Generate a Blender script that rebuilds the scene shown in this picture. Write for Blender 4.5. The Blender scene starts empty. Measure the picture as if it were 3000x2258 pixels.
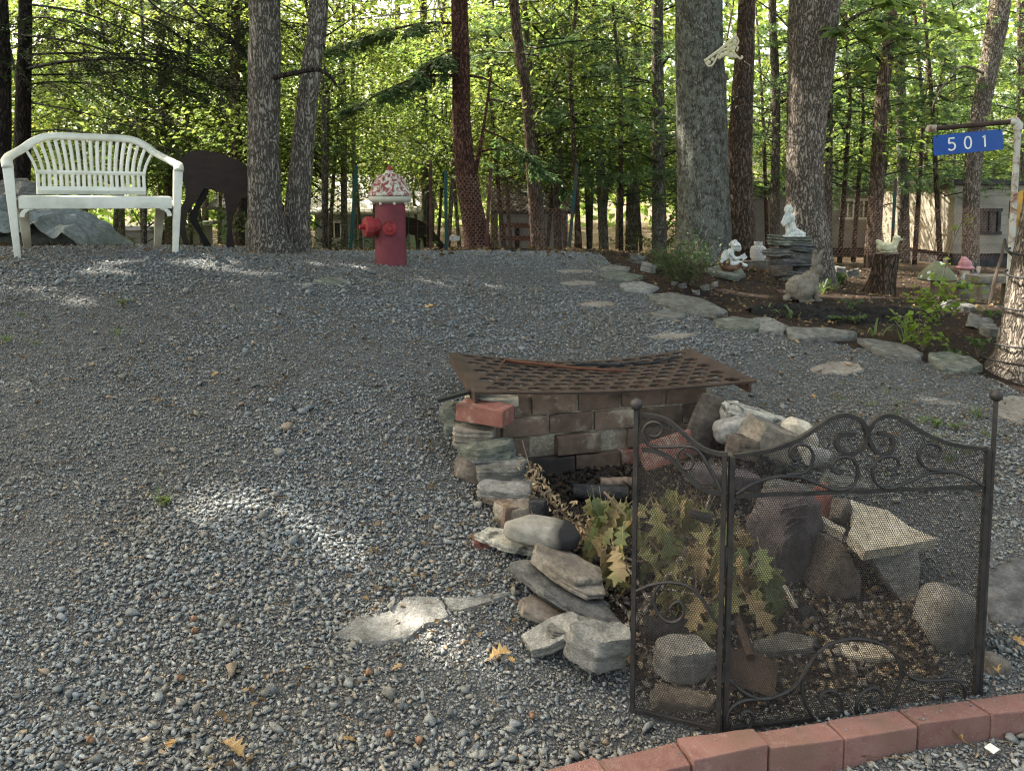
import bpy, bmesh, math, random
import numpy as np
from mathutils import Vector, Matrix
R = math.radians
rng = np.random.default_rng(7)
random.seed(7)
SC = bpy.context.scene
COL = SC.collection

# ------------------------------------------------------------------ camera
CAM_Z, PITCH, FPX, PV = 1.32, R(5.0), 2300.0, 756.0     # lens in units of a 3000 px wide frame, with a vertical shift
cam_d = bpy.data.cameras.new('camera'); cam = bpy.data.objects.new('camera', cam_d); COL.objects.link(cam)
cam.location = (0, 0, CAM_Z); cam.rotation_euler = (R(90) - PITCH, 0, 0)
cam_d.sensor_fit = 'HORIZONTAL'; cam_d.angle = 2 * math.atan(1500 / FPX)
cam_d.shift_y = (PV - 1129.0) / 3000.0
cam_d.clip_start = 0.05; cam_d.clip_end = 500
SC.camera = cam
# ------------------------------------------------------------------ sky and sun
SUN = Vector((-0.50, 0.34, 0.80)).normalized()
world = bpy.data.worlds.new('World'); SC.world = world; world.use_nodes = True
wn = world.node_tree; wn.nodes.clear()
sky = wn.nodes.new('ShaderNodeTexSky'); sky.sky_type = 'NISHITA'; sky.sun_disc = False
sky.sun_elevation = math.asin(SUN.z); sky.sun_rotation = math.atan2(SUN.x, SUN.y) % (2 * math.pi)
sky.air_density = 0.8; sky.dust_density = 6.0; sky.ozone_density = 0.0
bgn = wn.nodes.new('ShaderNodeBackground'); bgn.inputs['Strength'].default_value = 0.15
wo = wn.nodes.new('ShaderNodeOutputWorld')
wbm = wn.nodes.new('ShaderNodeMix'); wbm.data_type = 'RGBA'; wbm.blend_type = 'MULTIPLY'; wbm.inputs[0].default_value = 1.0; wbm.inputs[7].default_value = (1.08, 1.02, 0.80, 1)   # white balance for open shade
wn.links.new(sky.outputs[0], wbm.inputs[6]); wn.links.new(wbm.outputs[2], bgn.inputs[0]); wn.links.new(bgn.outputs[0], wo.inputs[0])
sl = bpy.data.lights.new('sun', 'SUN'); sl.energy = 3.5; sl.angle = R(0.5); sl.color = (1.0, 0.93, 0.82)
so = bpy.data.objects.new('sun', sl); COL.objects.link(so)
so.rotation_euler = SUN.to_track_quat('Z', 'Y').to_euler(); so.location = (-8, 6, 14)
SC.view_settings.view_transform = 'Standard'; SC.view_settings.look = 'None'
SC.view_settings.exposure = 2.55; SC.view_settings.gamma = 1.0
SC.view_settings.use_curve_mapping = False
SC.cycles.use_denoising = True; SC.cycles.denoising_prefilter = 'NONE'; SC.cycles.filter_width = 1.25
SC.cycles.max_bounces = 5; SC.cycles.diffuse_bounces = 2; SC.cycles.transmission_bounces = 3
SC.cycles.glossy_bounces = 2; SC.cycles.transparent_max_bounces = 4
SC.cycles.sample_clamp_indirect = 6.0

# ------------------------------------------------------------------ lens maths (photo pixel + real distance -> place)
CP, SP = math.cos(PITCH), math.sin(PITCH)
def ray(u, v):
    dx, dz = (u - 1500.0) / FPX, (PV - v) / FPX
    return Vector((dx, CP + dz * SP, -SP + dz * CP))
def at(u, v, y):
    d = ray(u, v); t = y / d.y
    return Vector((d.x * t, y, CAM_Z + d.z * t))
def atz(u, v, z):
    d = ray(u, v); t = (z - CAM_Z) / d.z
    return Vector((d.x * t, d.y * t, z))
def pxm(y): return y * 1.0 / FPX     # metres per photo pixel at distance y (about)

# ------------------------------------------------------------------ noise
def _hash(i, j, k, s):
    h = (i * 374761393 + j * 668265263 + k * 2147483647 + s * 1274126177) & 0xFFFFFFFF
    h = ((h ^ (h >> 13)) * 1274126177) & 0xFFFFFFFF
    h = ((h ^ (h >> 16)) * 2246822519) & 0xFFFFFFFF
    return ((h ^ (h >> 15)) & 0xFFFFFF) / float(0xFFFFFF)
def vn(P, seed=0):
    P = np.asarray(P, float); Fl = np.floor(P).astype(np.int64); f = P - Fl; f = f * f * (3 - 2 * f)
    out = np.zeros(len(P))
    for a in (0, 1):
        for b in (0, 1):
            for c in (0, 1):
                w = (f[:, 0] if a else 1 - f[:, 0]) * (f[:, 1] if b else 1 - f[:, 1]) * (f[:, 2] if c else 1 - f[:, 2])
                out += w * _hash(Fl[:, 0] + a, Fl[:, 1] + b, Fl[:, 2] + c, seed)
    return out * 2 - 1
def fbm(P, seed=0, octv=4, gain=0.5):
    P = np.asarray(P, float); a, o, t = 1.0, 0, 0
    for i in range(octv):
        o = o + a * vn(P * (2 ** i), seed + i * 17); t += a; a *= gain
    return o / t

# ------------------------------------------------------------------ terrain height
_pts = []
def _c(u, v, y): p = at(u, v, y); _pts.append((p.x, p.y, p.z))
for q in ((53, 757, 5.15), (513, 743, 5.6), (1145, 773, 6.2), (815, 745, 6.7), (1760, 788, 6.7), (2010, 905, 5.6), (2240, 960, 5.0),
          (2600, 1045, 4.45), (2800, 1095, 4.2), (2345, 879, 6.2), (2560, 866, 8.0), (2950, 922, 5.4), (2060, 765, 8.4),
          (3060, 1110, 4.3), (620, 723, 7.05), (200, 724, 7.0), (1500, 742, 7.6), (1330, 1265, 3.12), (1420, 1465, 2.7), (1510, 1650, 2.36), (2270, 1190, 3.7)):
    _c(*q)
_pts += [(-3, 1.5, .03), (0, 1.5, -.03), (0.35, 1.9, .0), (1.2, 1.9, 0.0), (2.2, 1.9, -.02), (1.3, 1.3, -.09), (-3, 3.0, .40), (1.9, 3.0, .22), (-3, 0, -.25), (0, 0, -.3), (3, 0, -.35),
         (-6, 4, .75), (6, 4, .25), (-6, 8, .75), (-7, 12, .25), (-2, 11, .38), (2, 11, .38), (6, 10, .15), (-12, 20, -.3), (0, 20, -.25), (12, 20, -.25), (0, 16, -.05), (6, 15, -.05),
         (-40, 0, 0), (40, 0, 0), (-40, 60, -.3), (40, 60, -.3), (0, 60, -.3), (0, 35, -.35), (0, -20, -.4), (-20, 12, .1), (20, 8, 0)]
_pts = np.array(_pts)
def _tps():
    n = len(_pts); X = _pts[:, :2]
    d = np.linalg.norm(X[:, None] - X[None], axis=2); K = np.where(d > 0, d ** 2 * np.log(d + 1e-12), 0) + np.eye(n) * 0.02
    Pm = np.c_[np.ones(n), X]; A = np.zeros((n + 3, n + 3)); A[:n, :n] = K; A[:n, n:] = Pm; A[n:, :n] = Pm.T
    return np.linalg.solve(A, np.r_[_pts[:, 2], 0, 0, 0])
_w = _tps()
PIT = [(-.17, 3.12), (.78, 3.38), (1.12, 3.0), (1.28, 2.4), (1.15, 1.99), (.50, 1.86), (.33, 1.97), (.22, 2.2), (.10, 2.5), (-.02, 2.75)]
def inpoly(x, y, poly):
    x = np.asarray(x); y = np.asarray(y); ins = np.zeros(x.shape, bool); n = len(poly)
    for i in range(n):
        x1, y1 = poly[i][:2]; x2, y2 = poly[(i + 1) % n][:2]
        c = ((y1 > y) != (y2 > y)) & (x < (x2 - x1) * (y - y1) / (y2 - y1 + 1e-12) + x1); ins ^= c
    return ins
def polydist(x, y, poly):
    d = np.full(np.shape(x), 1e9); n = len(poly)
    for i in range(n):
        a = np.array(poly[i][:2]); b = np.array(poly[(i + 1) % n][:2]); ab = b - a
        t = np.clip(((x - a[0]) * ab[0] + (y - a[1]) * ab[1]) / (ab @ ab), 0, 1)
        d = np.minimum(d, np.hypot(x - a[0] - t * ab[0], y - a[1] - t * ab[1]))
    return d
# retaining blocks: top front corners
BLK = [atz(u, v, .055) for u, v in ((1560, 2345), (1795, 2285), (2028, 2232), (2256, 2186), (2477, 2159), (2692, 2121), (2904, 2094), (3115, 2070), (3320, 2050))]
BLKB = [atz(u, v, .055) for u, v in ((1500, 2285), (1745, 2220), (1979, 2167), (2207, 2137), (2421, 2105), (2633, 2077), (2836, 2050), (3040, 2026), (3240, 2008))]
def H(x, y):
    x = np.atleast_1d(np.asarray(x, float)); y = np.atleast_1d(np.asarray(y, float)); sh = x.shape
    xf, yf = x.ravel(), y.ravel(); z = _w[-3] + _w[-2] * xf + _w[-1] * yf
    for (px, py, _), w in zip(_pts, _w):
        d2 = (xf - px) ** 2 + (yf - py) ** 2; z = z + w * 0.5 * np.where(d2 > 0, d2 * np.log(d2 + 1e-12), 0)
    P = np.c_[xf, yf, 0 * xf]; near = np.exp(-np.maximum(yf - 9, 0) / 4)
    z = z + .022 * fbm(P * 1.1, 3, 3) * near + .12 * fbm(P * .2, 8, 3) * (1 - near)
    ins = inpoly(xf, yf, PIT); d = polydist(xf, yf, PIT); w = np.where(ins, np.clip(d / .06, 0, 1), 0); w = w * w * (3 - 2 * w)
    floor = np.clip((yf - 1.9) * .16, 0, .19) + .015 * fbm(P * 5, 5, 3)
    z = z * (1 - w) + floor * w
    # ground in front of the block edging lies lower
    bx = np.array([(p.x + q.x) / 2 for p, q in zip(BLK, BLKB)]); by = np.array([(p.y + q.y) / 2 for p, q in zip(BLK, BLKB)])
    yb = np.interp(xf, bx, by, left=by[0] - 2.0, right=by[-1]); low = np.clip((yb - yf) / .05 + .5, 0, 1)
    z = z * (1 - low) + np.minimum(z, -.005 - .02 * (yb - yf)) * low
    return z.reshape(sh)
def hz(x, y): return float(H(x, y)[0])
def gnd(u, v, lo=1.2, hi=12.0):
    ys = np.linspace(lo, hi, 500); d = ray(u, v); zs = CAM_Z + d.z * ys / d.y; g = H(d.x * ys / d.y, ys)
    k = np.argmax(zs < g)
    if zs[k] >= g[k]: k = len(ys) - 1
    return Vector((d.x * ys[k] / d.y, ys[k], g[k]))

# ------------------------------------------------------------------ object helpers
def np_mesh(name, V, F, tint=None, smooth=False):
    V = np.asarray(V, np.float32); F = np.asarray(F, np.int32); m, k = F.shape
    me = bpy.data.meshes.new(name); me.vertices.add(len(V)); me.vertices.foreach_set('co', V.ravel())
    me.loops.add(m * k); me.loops.foreach_set('vertex_index', F.ravel()); me.polygons.add(m)
    me.polygons.foreach_set('loop_start', np.arange(0, m * k, k, dtype=np.int32))
    if smooth: me.polygons.foreach_set('use_smooth', np.ones(m, bool))
    me.update(calc_edges=True)
    if tint is not None:
        at_ = me.attributes.new('tint', 'FLOAT_COLOR', 'FACE'); t = np.ones((m, 4), np.float32); t[:, :3] = tint; at_.data.foreach_set('color', t.ravel())
    return me
def link(name, me, mat=None, parent=None, label=None, cat=None, group=None, kind=None, loc=None, rot=None):
    o = bpy.data.objects.new(name, me); COL.objects.link(o)
    if mat is not None and me is not None and len(me.materials) == 0: me.materials.append(mat)
    if parent is not None: o.parent = parent
    if loc is not None: o.location = loc
    if rot is not None: o.rotation_euler = rot
    tag(o, label, cat, group, kind)
    return o
def tag(o, label=None, cat=None, group=None, kind=None):
    if label: o['label'] = label
    if cat: o['category'] = cat
    if group: o['group'] = group
    if kind: o['kind'] = kind
    return o
def thing(name, loc, label, cat, group=None, rot=(0, 0, 0)):
    o = bpy.data.objects.new(name, None); COL.objects.link(o); o.location = loc; o.rotation_euler = rot; o.empty_display_size = .1
    return tag(o, label, cat, group)
class MB:
    def __init__(s): s.v, s.f = [], []
    def add(s, V, F):
        n = len(s.v); s.v += [tuple(p) for p in V]; s.f += [tuple(i + n for i in q) for q in F]; return s
    def box(s, c, d, rot=None, taper=1.0):
        x, y, z = d[0] / 2, d[1] / 2, d[2] / 2
        V = [Vector((sx * x * (taper if sz > 0 else 1), sy * y * (taper if sz > 0 else 1), sz * z)) for sz in (-1, 1) for sx, sy in ((-1, -1), (1, -1), (1, 1), (-1, 1))]
        if rot is not None: V = [rot @ p for p in V]
        return s.add([p + Vector(c) for p in V], [(3, 2, 1, 0), (4, 5, 6, 7), (0, 1, 5, 4), (1, 2, 6, 5), (2, 3, 7, 6), (3, 0, 4, 7)])
    def bar(s, a, b, w, h, up=(0, 0, 1)):
        a, b = Vector(a), Vector(b); d = (b - a); L = d.length; d = d / L; up = Vector(up)
        if abs(d.dot(up)) > .95: up = Vector((0, 1, 0))
        sx = d.cross(up).normalized(); sy = sx.cross(d)
        return s.box((a + b) / 2, (w, L, h), Matrix((sx, d, sy)).transposed())
    def tube(s, pts, r, n=8, cap=True, flat=1.0, up=(0, 0, 1)):
        pts = [Vector(p) for p in pts]; rr = r if hasattr(r, '__len__') else [r] * len(pts); V, F = [], []; prev = None
        for i, p in enumerate(pts):
            t = (pts[min(i + 1, len(pts) - 1)] - pts[max(i - 1, 0)])
            t = t.normalized() if t.length > 1e-9 else Vector((0, 0, 1))
            if prev is None:
                u = Vector(up) - t * t.dot(Vector(up))
                if u.length < .1: u = Vector((1, 0, 0)) - t * t.x
            else: u = prev - t * t.dot(prev)
            u.normalize(); prev = u; w = t.cross(u)
            for k in range(n):
                a = 2 * math.pi * k / n + math.pi / n; V.append(p + (u * math.cos(a) * flat + w * math.sin(a)) * rr[i])
        for i in range(len(pts) - 1):
            for k in range(n): F.append((i * n + k, i * n + (k + 1) % n, (i + 1) * n + (k + 1) % n, (i + 1) * n + k))
        if cap: F.append(tuple(range(n))[::-1]); F.append(tuple(range((len(pts) - 1) * n, len(pts) * n)))
        return s.add(V, F)
    def lathe(s, prof, n=24, c=(0, 0, 0), M=None):
        V, F = [], []
        for r, z in prof:
            for k in range(n):
                a = 2 * math.pi * k / n; p = Vector((r * math.cos(a), r * math.sin(a), z)); V.append((M @ p if M else p) + Vector(c))
        for i in range(len(prof) - 1):
            for k in range(n): F.append((i * n + k, i * n + (k + 1) % n, (i + 1) * n + (k + 1) % n, (i + 1) * n + k))
        F.append(tuple(range(n))[::-1]); F.append(tuple(range((len(prof) - 1) * n, len(prof) * n)))
        return s.add(V, F)
    def ell(s, c, r, rot=None, n=14):
        V, F = [], []; m = n // 2
        for i in range(m + 1):
            th = math.pi * i / m
            for k in range(n):
                a = 2 * math.pi * k / n; p = Vector((r[0] * math.sin(th) * math.cos(a), r[1] * math.sin(th) * math.sin(a), r[2] * math.cos(th)))
                V.append((rot @ p if rot else p) + Vector(c))
        for i in range(m):
            for k in range(n): F.append((i * n + k, (i + 1) * n + k, (i + 1) * n + (k + 1) % n, i * n + (k + 1) % n))
        return s.add(V, F)
    def build(s, name, mat, parent=None, off=None, smooth=False, bevel=0, **kw):
        V = s.v if off is None else [(p[0] - off[0], p[1] - off[1], p[2] - off[2]) for p in s.v]
        me = bpy.data.meshes.new(name); me.from_pydata(V, [], s.f)
        if bevel or smooth:
            bm = bmesh.new(); bm.from_mesh(me)
            bmesh.ops.remove_doubles(bm, verts=bm.verts, dist=1e-6)
            bmesh.ops.recalc_face_normals(bm, faces=bm.faces)
            if bevel: bmesh.ops.bevel(bm, geom=[e for e in bm.edges if e.is_manifold and e.calc_face_angle(0) > .5], offset=bevel, segments=2, profile=.6, affect='EDGES')
            bm.to_mesh(me); bm.free()
        me.update()
        if smooth:
            me.polygons.foreach_set('use_smooth', np.ones(len(me.polygons), bool))
            if smooth != 'all': me.set_sharp_from_angle(angle=R(40))
        return link(name, me, mat, parent, **kw)
def bake(o, mods):
    """apply remesh / smooth modifiers so the figure is one continuous surface"""
    for typ, kw in mods:
        m = o.modifiers.new(typ.lower(), typ)
        for k, v in kw.items(): setattr(m, k, v)
    dg = bpy.context.evaluated_depsgraph_get(); me = bpy.data.meshes.new_from_object(o.evaluated_get(dg)); old = o.data; mt = old.materials[0]
    o.modifiers.clear(); me.name = old.name; o.data = me
    if len(me.materials) == 0: me.materials.append(mt)
    me.polygons.foreach_set('use_smooth', np.ones(len(me.polygons), bool))
    return o
# icosphere template for rocks
_bm = bmesh.new(); bmesh.ops.create_icosphere(_bm, subdivisions=4, radius=1); _bm.verts.ensure_lookup_table()
ICO4 = np.array([v.co[:] for v in _bm.verts]); ICO4F = np.array([[v.index for v in f.verts] for f in _bm.faces]); _bm.free()
_bm = bmesh.new(); bmesh.ops.create_icosphere(_bm, subdivisions=3, radius=1); _bm.verts.ensure_lookup_table()
ICO3 = np.array([v.co[:] for v in _bm.verts]); ICO3F = np.array([[v.index for v in f.verts] for f in _bm.faces]); _bm.free()
def rock_mesh(dims, seed, box=.45, rough=.07, strata=0.0, cuts=11, hi=True):
    rg = np.random.default_rng(seed); V = (ICO4 if hi else ICO3).copy(); Fc = ICO4F if hi else ICO3F
    V = np.sign(V) * np.abs(V) ** (box * .8); V /= np.abs(V).max(0)
    for _ in range(cuts):
        n = rg.normal(size=3); n[2] *= .5; n /= np.linalg.norm(n); sup = (V @ n).max(); d = sup * rg.uniform(.55, .88)
        V -= np.maximum(V @ n - d, 0)[:, None] * n
    d3 = np.array(dims) / 2; P = V * d3; s = float(max(dims))
    nrm = V / np.linalg.norm(V, axis=1)[:, None]
    disp = fbm(P / s * 3.2 + seed, seed, 3) * rough + fbm(P / s * 14 + seed, seed + 5, 3) * rough * .35
    P = P + nrm * (disp * np.minimum(s * .6, min(dims) * 1.6))[:, None]
    if strata > 0:
        q = np.c_[P[:, 0] / s * 1.5, P[:, 1] / s * 1.5, P[:, 2] / min(dims) * 5]
        st = np.round(fbm(q + seed, seed + 9, 2) * 4) / 4
        P[:, 0] *= 1 + st * strata; P[:, 1] *= 1 + st * strata
    return P, Fc
def slab_mesh(dims, seed, strata=.05, n=84):
    """split fieldstone: straight broken sides in thin layers, nearly flat faces"""
    rg = np.random.default_rng(seed); k = int(rg.integers(6, 10)); an = np.sort(np.linspace(0, 2 * np.pi, k, endpoint=False) + rg.uniform(-.28, .28, k)); rad = rg.uniform(.80, 1.04, k) / np.maximum(np.abs(np.cos(an)), np.abs(np.sin(an))) ** .75
    o = np.c_[np.cos(an) * rad, np.sin(an) * rad]; o /= np.abs(o).max(0); seg = np.r_[o, o[:1]]; L = np.r_[0, np.cumsum(np.linalg.norm(np.diff(seg, axis=0), axis=1))]; t = np.linspace(0, L[-1], n, endpoint=False)
    B = np.c_[np.interp(t, L, seg[:, 0]), np.interp(t, L, seg[:, 1])]; B = (B + .35 * (np.roll(B, 1, 0) + np.roll(B, -1, 0))) / 1.7; d = np.array(dims) / 2; s = float(max(dims)); V = []
    prof = [(0, 0), (.5, 0), (.93, .0), (.985, .06)] + [(1 + strata * rg.uniform(-1.0, .5), z) for z in (.2, .34, .36, .5, .64, .66, .8)] + [(.985, .93), (.95, 1.0), (.55, 1.0), (0, 1.0)]
    for i, (f, z) in enumerate(prof):
        q = B * f; ns = fbm(np.c_[q * 3.1, 0 * t + z * 2.2] + seed, seed, 4)
        if .9 < f: q = q * (1 + .055 * ns + .03 * vn(np.c_[q * 11, 0 * t + z * 5], seed + 4))[:, None]
        zz = (z - .5) * 2 * d[2] + fbm(np.c_[q * 2.6, 0 * t] + seed * 1.7 + (9 if z > .5 else 0), seed + 2, 4) * d[2] * .26 * (1 if z in (0, 1.0) or z > .9 else .4); V.append(np.c_[q * d[:2], zz])
    V = np.concatenate(V); F = [(j * n + i, j * n + (i + 1) % n, (j + 1) * n + (i + 1) % n, (j + 1) * n + i) for j in range(len(prof) - 1) for i in range(n)]
    return V, np.array(F)
def rock(name, c, dims, mat, seed, rot=(0, 0, 0), label=None, cat='stone', group=None, parent=None, **kw):
    flat_ = dims[2] / max(dims[0], dims[1]) < .62 and kw.get('box', .45) < .56
    P, Fc = slab_mesh(dims, seed, max(.03, kw.get('strata', .0))) if flat_ else rock_mesh(dims, seed, **kw); me = np_mesh(name, P, Fc, smooth=True); me.set_sharp_from_angle(angle=R(38))
    return link(name, me, mat, parent, label=label, cat=cat if parent is None else None, group=group, loc=c, rot=rot)
def flag(name, outline, thick, mat, seed, label, cat='stone', group=None, rise=.0, tilt=0.0, n=56):
    """flat stone with an outline given in ground metres (x, y); follows the terrain"""
    o = np.array([p[:2] for p in outline], float); c = o.mean(0); seg = np.r_[o, o[:1]]; L = np.r_[0, np.cumsum(np.linalg.norm(np.diff(seg, axis=0), axis=1))]
    t = np.linspace(0, L[-1], n, endpoint=False); B = np.c_[np.interp(t, L, seg[:, 0]), np.interp(t, L, seg[:, 1])]
    sz = np.ptp(o, axis=0).max(); B = c + (B - c) * (1 + .10 * fbm(np.c_[B / sz * 9, 0 * t + seed], seed, 4))[:, None]
    g = H(*c)[0]; gx = (H(c[0] + .1, c[1]) - H(c[0] - .1, c[1]))[0] / .2; gy = (H(c[0], c[1] + .1) - H(c[0], c[1] - .1))[0] / .2
    V, F = [], []
    for k, (fr, dz) in enumerate(((.0, 1), (.35, 1), (.7, 1), (.965, .99), (.995, .90), (1.01, .4), (.985, 0), (.6, 0))):
        q = c + (B - c) * fr; top = rise + thick * (dz - 1); nz = .10 * thick * fbm(np.c_[q / sz * 6, 0 * t + k * .6], seed + 3, 3) if k < 5 else 0
        if 3 < k < 7: q = q + (.02 * sz * fbm(np.c_[q / sz * 9, 0 * t + k * 3.3], seed + 8, 3))[:, None] * (q - c) / sz
        z = (q[:, 0] - c[0]) * gx + (q[:, 1] - c[1]) * gy + top + nz + tilt * (q[:, 1] - c[1])
        V.append(np.c_[q - c, z])
    V = np.concatenate(V)
    for k in range(7):
        for i in range(n): F.append((k * n + i, k * n + (i + 1) % n, (k + 1) * n + (i + 1) % n, (k + 1) * n + i))
    me = np_mesh(name, V, np.array(F)[:, ::-1], smooth=True); me.set_sharp_from_angle(angle=R(40))
    return link(name, me, mat, label=label, cat=cat, group=group, loc=(c[0], c[1], g))

# ------------------------------------------------------------------ materials
class NT:
    def __init__(s, name):
        s.m = bpy.data.materials.new(name); s.m.use_nodes = True; s.t = s.m.node_tree; s.t.nodes.clear()
        s.out = s.n('OutputMaterial'); s.tc = s.n('TexCoord')
    def n(s, typ, **kw):
        nd = s.t.nodes.new('ShaderNode' + typ)
        for k, v in kw.items():
            if k in nd.inputs.keys(): nd.inputs[k].default_value = v
            else: setattr(nd, k, v)
        return nd
    def l(s, a, b): s.t.links.new(a, b)
    def coord(s, scale=(1, 1, 1), src='Object', rnd=True):
        mp = s.n('Mapping'); mp.inputs['Scale'].default_value = scale; s.l(s.tc.outputs[src], mp.inputs['Vector'])
        if rnd:
            oi = s.n('ObjectInfo'); ml = s.n('Math', operation='MULTIPLY'); ml.inputs[1].default_value = 37.0; s.l(oi.outputs['Random'], ml.inputs[0])
            cx = s.n('CombineXYZ'); s.l(ml.outputs[0], cx.inputs[0]); s.l(ml.outputs[0], cx.inputs[1]); s.l(cx.outputs[0], mp.inputs['Location'])
        return mp.outputs[0]
    def noise(s, vec, scale, detail=6, rough=.6, dist=0.0):
        nd = s.n('TexNoise', Scale=scale, Detail=detail, Roughness=rough, Distortion=dist); s.l(vec, nd.inputs['Vector']); return nd.outputs['Fac']
    def ramp(s, fac, stops):
        r = s.n('ValToRGB'); e = r.color_ramp.elements
        while len(e) < len(stops): e.new(.5)
        for el, (p, c) in zip(e, stops): el.position = p; el.color = (*c, 1) if len(c) == 3 else c
        s.l(fac, r.inputs[0]); return r.outputs[0]
    def mix(s, fac, a, b, mode='MIX'):
        m = s.n('Mix', data_type='RGBA', blend_type=mode)
        for sock, val in ((m.inputs[0], fac), (m.inputs[6], a), (m.inputs[7], b)):
            if hasattr(val, 'is_linked'): s.l(val, sock)
            elif isinstance(val, (int, float)): sock.default_value = val
            else: sock.default_value = (*val, 1)
        return m.outputs[2]
    def math(s, op, a, b=None):
        m = s.n('Math', operation=op)
        for sock, val in zip(m.inputs, (a, b)):
            if val is None: continue
            if hasattr(val, 'is_linked'): s.l(val, sock)
            else: sock.default_value = val
        return m.outputs[0]
    def bsdf(s, col, rough=.8, metal=0.0, spec=.3, bump=None, bstr=.4, bdist=.01):
        b = s.n('BsdfPrincipled'); b.inputs['Metallic'].default_value = metal; b.inputs['Specular IOR Level'].default_value = spec
        if hasattr(col, 'is_linked'): s.l(col, b.inputs['Base Color'])
        else: b.inputs['Base Color'].default_value = (*col, 1)
        if hasattr(rough, 'is_linked'): s.l(rough, b.inputs['Roughness'])
        else: b.inputs['Roughness'].default_value = rough
        if bump is not None:
            bp = s.n('Bump', Strength=bstr, Distance=bdist); s.l(bump, bp.inputs['Height']); s.l(bp.outputs[0], b.inputs['Normal'])
        return b
    def done(s, shader):
        s.l(shader.outputs[0] if hasattr(shader, 'outputs') else shader, s.out.inputs[0]); return s.m
    def objvar(s, col, amt=.25):
        oi = s.n('ObjectInfo'); mr = s.n('MapRange'); s.l(oi.outputs['Random'], mr.inputs[0]); mr.inputs[3].default_value = 1 - amt; mr.inputs[4].default_value = 1 + amt
        hs = s.n('HueSaturation'); s.l(mr.outputs[0], hs.inputs['Value']); s.l(col, hs.inputs['Color']); return hs.outputs[0]
def M(name, stops, scale=10, rough=.85, bump=.4, bscale=None, stretch=(1, 1, 1), metal=0, spec=.3, var=0.0, detail=7, bdist=.01, spots=None, tintattr=False):
    t = NT(name); v = t.coord(stretch); f = t.noise(v, scale, detail, .62)
    n = len(stops); c = t.ramp(f, [(.32 + .36 * i / max(1, n - 1), q) for i, q in enumerate(stops)])
    if bump >= .4: fine = t.ramp(t.noise(v, scale * 7, 6, .75), [(.28, (.48, .48, .48)), (.72, (1.52, 1.52, 1.52))]); c = t.mix(1.0, c, fine, 'MULTIPLY')
    if spots:
        sc, lo, hi, colr = spots; c = t.mix(t.ramp(t.noise(v, sc, 5, .6, .4), [(lo, (0, 0, 0)), (hi, (1, 1, 1))]), c, colr)
    if tintattr:
        a = t.n('Attribute', attribute_name='tint'); c = t.mix(1.0, c, a.outputs['Color'], 'MULTIPLY')
    if var: c = t.objvar(c, var)
    return t.done(t.bsdf(c, rough, metal, spec, t.noise(v, bscale or scale * 4, 8, .7), bump, bdist))
MAT = {}
MAT['gravel'] = M('gravel_stone', [(.146, .149, .142), (.217, .220, .210), (.288, .290, .277)], 60, .9, .5, 240, tintattr=True, bdist=.003, spec=.15)
MAT['slate'] = M('grey_slate', [(.055, .053, .047), (.12, .117, .103), (.21, .205, .18)], 20, .85, 1.0, 100, (1, 1, 2.5), var=.16, spots=(5, .55, .75, (.20, .19, .155)))
MAT['slate_green'] = M('greenish_slate', [(.058, .062, .050), (.115, .122, .098), (.185, .192, .155)], 20, .85, 1.0, 100, (1, 1, 2.5), var=.15, spots=(9, .58, .72, (.30, .31, .24)))
MAT['slate_pale'] = M('pale_slate', [(.10, .097, .088), (.195, .19, .172), (.29, .283, .255)], 20, .85, 1.0, 100, (1, 1, 2.5), var=.1, spots=(6, .6, .75, (.085, .083, .076)))
MAT['slate_dark'] = M('dark_slate', [(.045, .045, .045), (.085, .085, .083), (.15, .15, .145)], 20, .8, 1.0, 100, (1, 1, 2.5), var=.15)
MAT['stone_tan'] = M('tan_field_stone', [(.095, .078, .06), (.18, .155, .122), (.27, .24, .195)], 8, .85, .8, 40, var=.12, spots=(5, .56, .68, (.11, .10, .088)))
MAT['stone_brown'] = M('brown_field_stone', [(.045, .036, .029), (.098, .078, .061), (.17, .143, .115)], 7, .85, .8, 40, var=.15, spots=(4, .55, .7, (.05, .048, .046)))
MAT['stone_purple'] = M('purplish_brown_stone', [(.05, .04, .04), (.09, .072, .07), (.15, .125, .115)], 7, .85, .8, 40, (1, 1, .5), spots=(3.5, .6, .72, (.16, .12, .07)))
MAT['stone_cream'] = M('cream_concrete', [(.26, .225, .165), (.37, .33, .255), (.45, .41, .33)], 6, .9, .5, 60, var=.05, spots=(14, .68, .74, (.22, .19, .15)))
MAT['stone_white'] = M('white_lichen_stone', [(.20, .19, .16), (.33, .315, .265), (.43, .415, .355)], 9, .9, .8, 40, spots=(12, .55, .62, (.07, .07, .06)))
MAT['river'] = M('grey_river_stone', [(.11, .104, .093), (.18, .172, .156), (.25, .242, .22)], 7, .8, .4, 60, var=.08)
MAT['flagdirt'] = M('dusty_flagstone', [(.14, .12, .095), (.20, .175, .145), (.26, .24, .20)], 6, .9, .5, 50, var=.1)
MAT['char'] = M('charred', [(.008, .008, .009), (.018, .018, .019), (.04, .04, .042)], 14, .75, 1.0, 60)
def brick_mat(name, a, b, soot=.45):
    t = NT(name); v = t.coord(); f = t.noise(v, 22, 8, .65); c = t.ramp(f, [(.3, a), (.7, b)])
    pale = t.ramp(t.noise(v, 9, 6, .7), [(.54, (0, 0, 0)), (.72, (1, 1, 1))]); c = t.mix(pale, c, (.36, .31, .23))
    so_ = t.ramp(t.noise(v, 5, 4, .6), [(soot, (0, 0, 0)), (soot + .18, (1, 1, 1))]); c = t.mix(so_, c, (.028, .024, .022))
    c = t.objvar(c, .22)
    return t.done(t.bsdf(c, .92, 0, .15, t.noise(v, 150, 6, .7), .6, .006))
MAT['firebrick'] = brick_mat('sooty_fire_brick', (.10, .068, .05), (.175, .122, .088), .53)
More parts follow.
